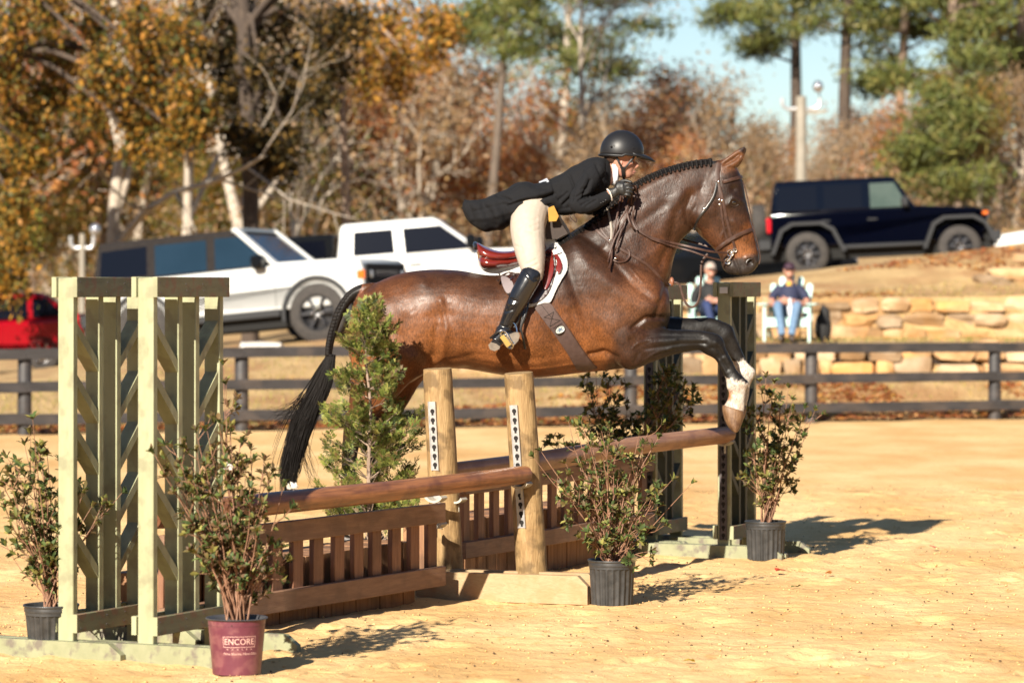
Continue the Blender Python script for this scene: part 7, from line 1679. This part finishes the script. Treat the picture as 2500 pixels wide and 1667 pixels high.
# woodland trees: brown, rust, olive, bare
g_b = 'bare brown trees in the wood behind the parked cars'; g_r = 'rust leaved trees in the wood behind the parked cars'; g_o = 'olive and yellow trees in the wood behind the parked cars'
lb_b = 'bare brown tree standing in the wood behind the parked cars'; lb_r = 'rust leaved tree standing in the wood behind the parked cars'; lb_o = 'olive and yellow tree standing in the wood behind the parked cars'
b1 = tree('bare_tree', lb_b, 1530, 98, 4.6, .15, BARE, 'leaf', BRWN, 3500, 41, M_barkp, .13, group=g_b, jitr=.3)
b2 = tree('bare_tree', lb_b, 1330, 94, 4.6, .11, dict(BARE, kids=[10, 6, 5]), 'leaf', RUST, 3500, 42, M_barkp, .13, group=g_b, jitr=.3)
b3 = tree('bare_tree', lb_b, 1770, 96, 4.2, .13, dict(FORK, kids=[8, 6, 5]), 'leaf', BRWN, 2600, 43, M_barkp, .13, group=g_b, jitr=.3)
r1 = tree('autumn_tree', lb_r, 1080, 98, 5.6, .14, BARE, 'leaf', RUST, 4200, 51, M_barkp, .16, group=g_r, jitr=.35)
r2 = tree('autumn_tree', lb_r, 1600, 104, 5.2, .14, dict(BARE, kids=[9, 6, 5]), 'leaf', RUST + BRWN, 3200, 52, M_barkp, .16, group=g_r, jitr=.35)
o1 = tree('autumn_tree', lb_o, 640, 92, 7.0, .13, BARE, 'leaf', OLV + YEL[:2], 12000, 61, M_barkb, .17, group=g_o, jitr=.4)
rs = np.random.RandomState(99)
for (px, D, sc) in [(20, 84, .95), (130, 92, 1.0), (330, 88, .9), (520, 96, 1.05), (600, 84, .62), (830, 90, .85), (905, 100, 1.0), (1010, 88, .72), (1240, 92, .8), (1300, 106, .95), (1420, 100, .85), (1490, 90, .72), (1580, 94, .8), (1660, 100, .9), (1700, 90, .75), (1820, 94, .8), (1880, 100, .95), (1950, 92, .7), (2010, 98, .85), (2120, 94, .75), (2180, 90, .7), (2300, 100, .8), (2390, 96, .75), (2480, 90, .7), (700, 104, 1.05), (380, 104, 1.1), (210, 100, 1.0), (780, 98, .95)]:
    copytree([b1, b2, b3][rs.randint(3)], px, D + rs.uniform(-2, 2), None, rs.uniform(0, 6.28), lb_b, g_b)
for (px, D, sc) in [(930, 104, 1.0), (1010, 110, 1.05), (1150, 106, .95), (1225, 112, .92), (860, 96, .8), (1120, 92, .6), (990, 92, .62), (1480, 110, .85), (1560, 114, .9), (1640, 112, .95), (1720, 110, .8), (1900, 106, .8), (2050, 108, .85), (2150, 110, .8), (560, 112, 1.1), (150, 110, 1.05), (300, 112, 1.0), (1790, 106, .75), (1340, 108, .78)]:
    copytree([r1, r2][rs.randint(2)], px, D + rs.uniform(-2, 2), None, rs.uniform(0, 6.28), lb_r, g_r)
for (px, D, sc) in [(500, 86, .6), (760, 88, .55), (860, 104, 1.0), (420, 98, .95), (240, 90, .7), (80, 96, 1.0), (1380, 112, .7), (2440, 106, .9), (2350, 90, .5), (60, 86, .5)]:
    copytree(o1, px, D + rs.uniform(-2, 2), sc * rs.uniform(.9, 1.1), rs.uniform(0, 6.28), lb_o, g_o)
# big yellow and dark canopies hanging in from above at left
def canopy(name, label, px, D, top, blobs, cols, seed, r0, bark, leaf=.13, dens=1.0, dj=1.6, mat=None):
    rs = np.random.RandomState(seed); X = (px - 1250) / F * D; z0 = height(X, D) - .2; e = empty(name, (X, D, z0)); tag(e, label, 'tree')
    T = TreeMesh(); H = top - z0; base = np.zeros(3); trunk = np.array([[.25 * sin(t * 5 + seed) * t, .2 * cos(t * 4) * t, H * t] for t in np.linspace(0, 1, 9)]); T.tube(trunk, r0 * np.linspace(1, .5, 9), 9)
    cen = []
    for (bxp, by, br_) in blobs:
        dd = rs.uniform(-dj, dj); c = P(bxp, by, D + dd); c = np.array([c.x - X, c.y - D, c.z - z0]); R = br_ / F * D
        j = min(8, max(2, int(8 * min(1, (c[2] + R * 1.2 + abs(c[0]) * .35) / H)))); p0 = trunk[j]; mid = (p0 + c) / 2 + np.array([0, 0, .6 + abs(c[0]) * .08])
        cc = crom([tuple(p0), tuple(mid), tuple(c)], 5); T.tube(cc, .09 * np.linspace(1, .25, len(cc)), 5)
        for k in range(int(16 * dens)):
            d = rs.normal(size=3); d /= np.linalg.norm(d); q = c + d * R * rs.uniform(.3, 1.05); q[2] -= .1 * R
            T.tube(np.array([c, (c + q) / 2 + rs.normal(size=3) * .08, q]), [.022, .014, .006], 3)
            m_ = int(46 * dens); t = rs.rand(m_, 1) ** .6
            cen.append(c + (q - c) * t + rs.normal(size=(m_, 3)) * .17 * np.array([1, 1, 1.2]))
    T.obj('trunk', bark, e); leafcloud('crown', np.concatenate(cen), leaf, cols, mat or M_tleaf, e, rs, droop=.7, aspect=.5)
    return e
YB = [(30, 60, 85), (20, 190, 85), (60, 300, 75), (20, 420, 75), (45, 510, 50), (20, 600, 60), (15, 680, 45), (120, 40, 85), (150, 150, 80), (120, 240, 55), (240, 60, 90), (260, 170, 75), (340, 60, 85), (370, 170, 80), (420, 90, 75), (230, 250, 55), (320, 270, 60), (400, 280, 65), (460, 230, 55), (340, 340, 45), (440, 330, 55), (490, 290, 40), (80, 380, 40)]
canopy('autumn_tree', 'big tree with yellow and orange hanging leaves at the upper left', -190, 60, 11.5, YB, YEL + [(.40, .18, .03), (.08, .09, .02), (.05, .05, .015), (.10, .08, .02)], 5, .32, M_barkd, .14, 1.0)
GB = [(10, 470, 60), (50, 560, 45), (5, 640, 45), (30, 350, 50)]
canopy('evergreen_tree', 'yellow green leafy tree at the left edge beside the red car', -110, 66, 5.5, GB, OLV + [(.24, .24, .04), (.30, .26, .04)], 6, .16, M_barkd, .14, .9)
DBL = [(500, 40, 85), (590, 60, 95), (690, 50, 95), (790, 60, 90), (540, 140, 70), (630, 160, 90), (730, 160, 90), (820, 150, 70), (600, 250, 70), (690, 260, 75), (770, 240, 60), (640, 330, 60), (580, 330, 40), (700, 340, 45), (650, 400, 38), (560, 220, 50), (860, 60, 60), (480, 130, 50), (700, 400, 22)]
DKC = [(.022, .018, .007), (.035, .026, .009), (.05, .033, .010), (.016, .015, .007), (.14, .08, .018)]  # near-black leaf colours stand in for the oak's backlit shade
canopy('oak_tree', 'dark leaved oak hanging into the picture above the white off-road car', 610, 63, 13.0, DBL, DKC, 8, .18, M_barkd, .14, .85, mat=leafmat('dark_leaf', .06, .7, .1))
OB = [(880, 60, 70), (950, 40, 80), (1030, 50, 75), (920, 130, 65), (990, 140, 75), (1060, 120, 55), (900, 200, 55), (970, 200, 35), (1090, 60, 35)]
canopy('autumn_tree', 'golden leaved branches right of the dark oak, above the white pickup', 850, 66, 12.0, OB, YEL + [(.50, .24, .04), (.45, .22, .05)], 9, .10, M_barkb, .14, .8)
M_tl2 = M_tleaf
# unseen wood added behind the camera to darken reflections and cut sky fill
rs = np.random.RandomState(55); n_ = 30000; an = rs.uniform(radians(150), radians(390), n_); R_ = rs.uniform(47, 58, n_); zt = 13 + 3 * np.sin(an * 9) + 2 * np.sin(an * 23)
cen = np.stack([R_ * np.cos(an) * 1.0, R_ * np.sin(an) * .95 + 12, zt * rs.rand(n_) ** .9], -1)
o = leafcloud('near_side_woodland', cen, 1.3, [(.10, .07, .035), (.07, .07, .025), (.14, .08, .035), (.05, .05, .02)], M_tleaf, None, rs, aspect=.8); tag(o, 'autumn wood closing the near side of the arena', 'woods', kind='stuff')
# far wood: one mass of twigs and leaves
rs = np.random.RandomState(123)
def wood(name, label, n, D0, D1, cols, size, hf, seed, asp=.35, x0=-.2, x1=.2, pw=.9):
    rs = np.random.RandomState(seed); D = rs.uniform(D0, D1, n); k = rs.uniform(x0, x1, n); X = k * D; px = k * F + 1250
    top = np.array([hf(p) for p in px]); hn_ = np.array([mnoise.noise(Vector((p * .011, d * .12, 3))) for p, d in zip(px, D)])
    z0 = np.array([height(a, b_) for a, b_ in zip(X, D)]); ztop = CAMZ + (HY - top) / F * D + hn_ * 1.6
    z = z0 + (ztop - z0) * rs.rand(n) ** pw; keep = z > z0
    gap = np.array([mnoise.noise(Vector((a * .55, b_ * .3, c * .5))) for a, b_, c in zip(X, D, z)]); keep &= gap > -.12
    cen = np.stack([X, D, z], -1)[keep]
    o = leafcloud(name, cen, size, cols, M_tleaf, None, rs, aspect=asp); tag(o, label, 'woods', kind='stuff'); return o
hf = lambda p: np.interp(p, [0, 300, 600, 900, 1150, 1250, 1350, 1500, 1650, 1750, 1900, 2100, 2300, 2500], [240, 260, 240, 260, 360, 440, 430, 420, 410, 420, 440, 420, 380, 350])
wood('far_woodland', 'dense brown autumn wood filling the distance behind the parked cars', 130000, 116, 140, BRWN + RUST[:3] + [(.11, .09, .05)], .26, hf, 1, .3)
wood('far_woodland_olive', 'olive green foliage mixed through the distant wood', 30000, 112, 138, OLV + PIN, .24, lambda p: hf(p) + 40, 2, .5)
hb_ = lambda p: np.interp(p, [0, 600, 1200, 1700, 2500], [560, 470, 470, 430, 420])
wood('undergrowth', 'brown brush and saplings at the foot of the wood behind the cars', 60000, 80, 100, BRWN + [(.13, .12, .04), (.25, .12, .05), (.10, .07, .045)], .16, hb_, 3, .3, pw=1.0)

# labels that single out each background tree by what it stands beside
LM = [(0, 'at the left edge of the wood'), (120, 'behind the red hatchback'), (260, 'left of the white off-road car'), (380, 'over the rear of the soft top'), (500, 'over the middle of the soft top'), (600, 'over the windscreen of the white off-road car'), (720, 'over the bonnet of the white off-road car'), (820, 'over the rear of the pickup cab'), (920, 'over the pickup cab roof'), (1010, 'over the pickup windscreen'), (1090, 'at the tip of the flying tailcoat'), (1180, 'behind the tall slender pine'), (1260, 'over the waist of the rider'), (1350, 'over the shoulders of the rider'), (1440, 'left of the helmet'), (1510, 'above the helmet'), (1580, 'right of the helmet'), (1650, 'over the braided neck'), (1720, 'over the horse poll'), (1790, 'over the horse ear'), (1870, 'over the rear of the navy car roof'), (1940, 'beside the tall light pole'), (2020, 'over the middle of the navy car roof'), (2110, 'over the windscreen of the navy car'), (2190, 'over the bonnet of the navy car'), (2300, 'over the front wheel of the navy car'), (2390, 'above the low white car'), (2470, 'at the right edge of the wood')]
for gname, kindw in ((g_b, 'bare brown tree'), (g_r, 'rust leaved tree'), (g_o, 'olive yellow tree')):
    obs = [o for o in scene.objects if o.get('group') == gname]; cellsd = {}
    for o in obs:
        pxx = o.location.x / o.location.y * F + 1250; k = min(range(len(LM)), key=lambda i: abs(LM[i][0] - pxx)); cellsd.setdefault(k, []).append(o)
    for k, lst in cellsd.items():
        lst.sort(key=lambda o: o.location.y)
        for i, o in enumerate(lst):
            pre = '' if len(lst) == 1 else (['nearer ', 'farther '][i] if len(lst) == 2 else ['nearest ', 'middle ', 'farthest ', 'hindmost '][min(3, i)])
            o['label'] = pre + kindw + ' ' + LM[k][1]
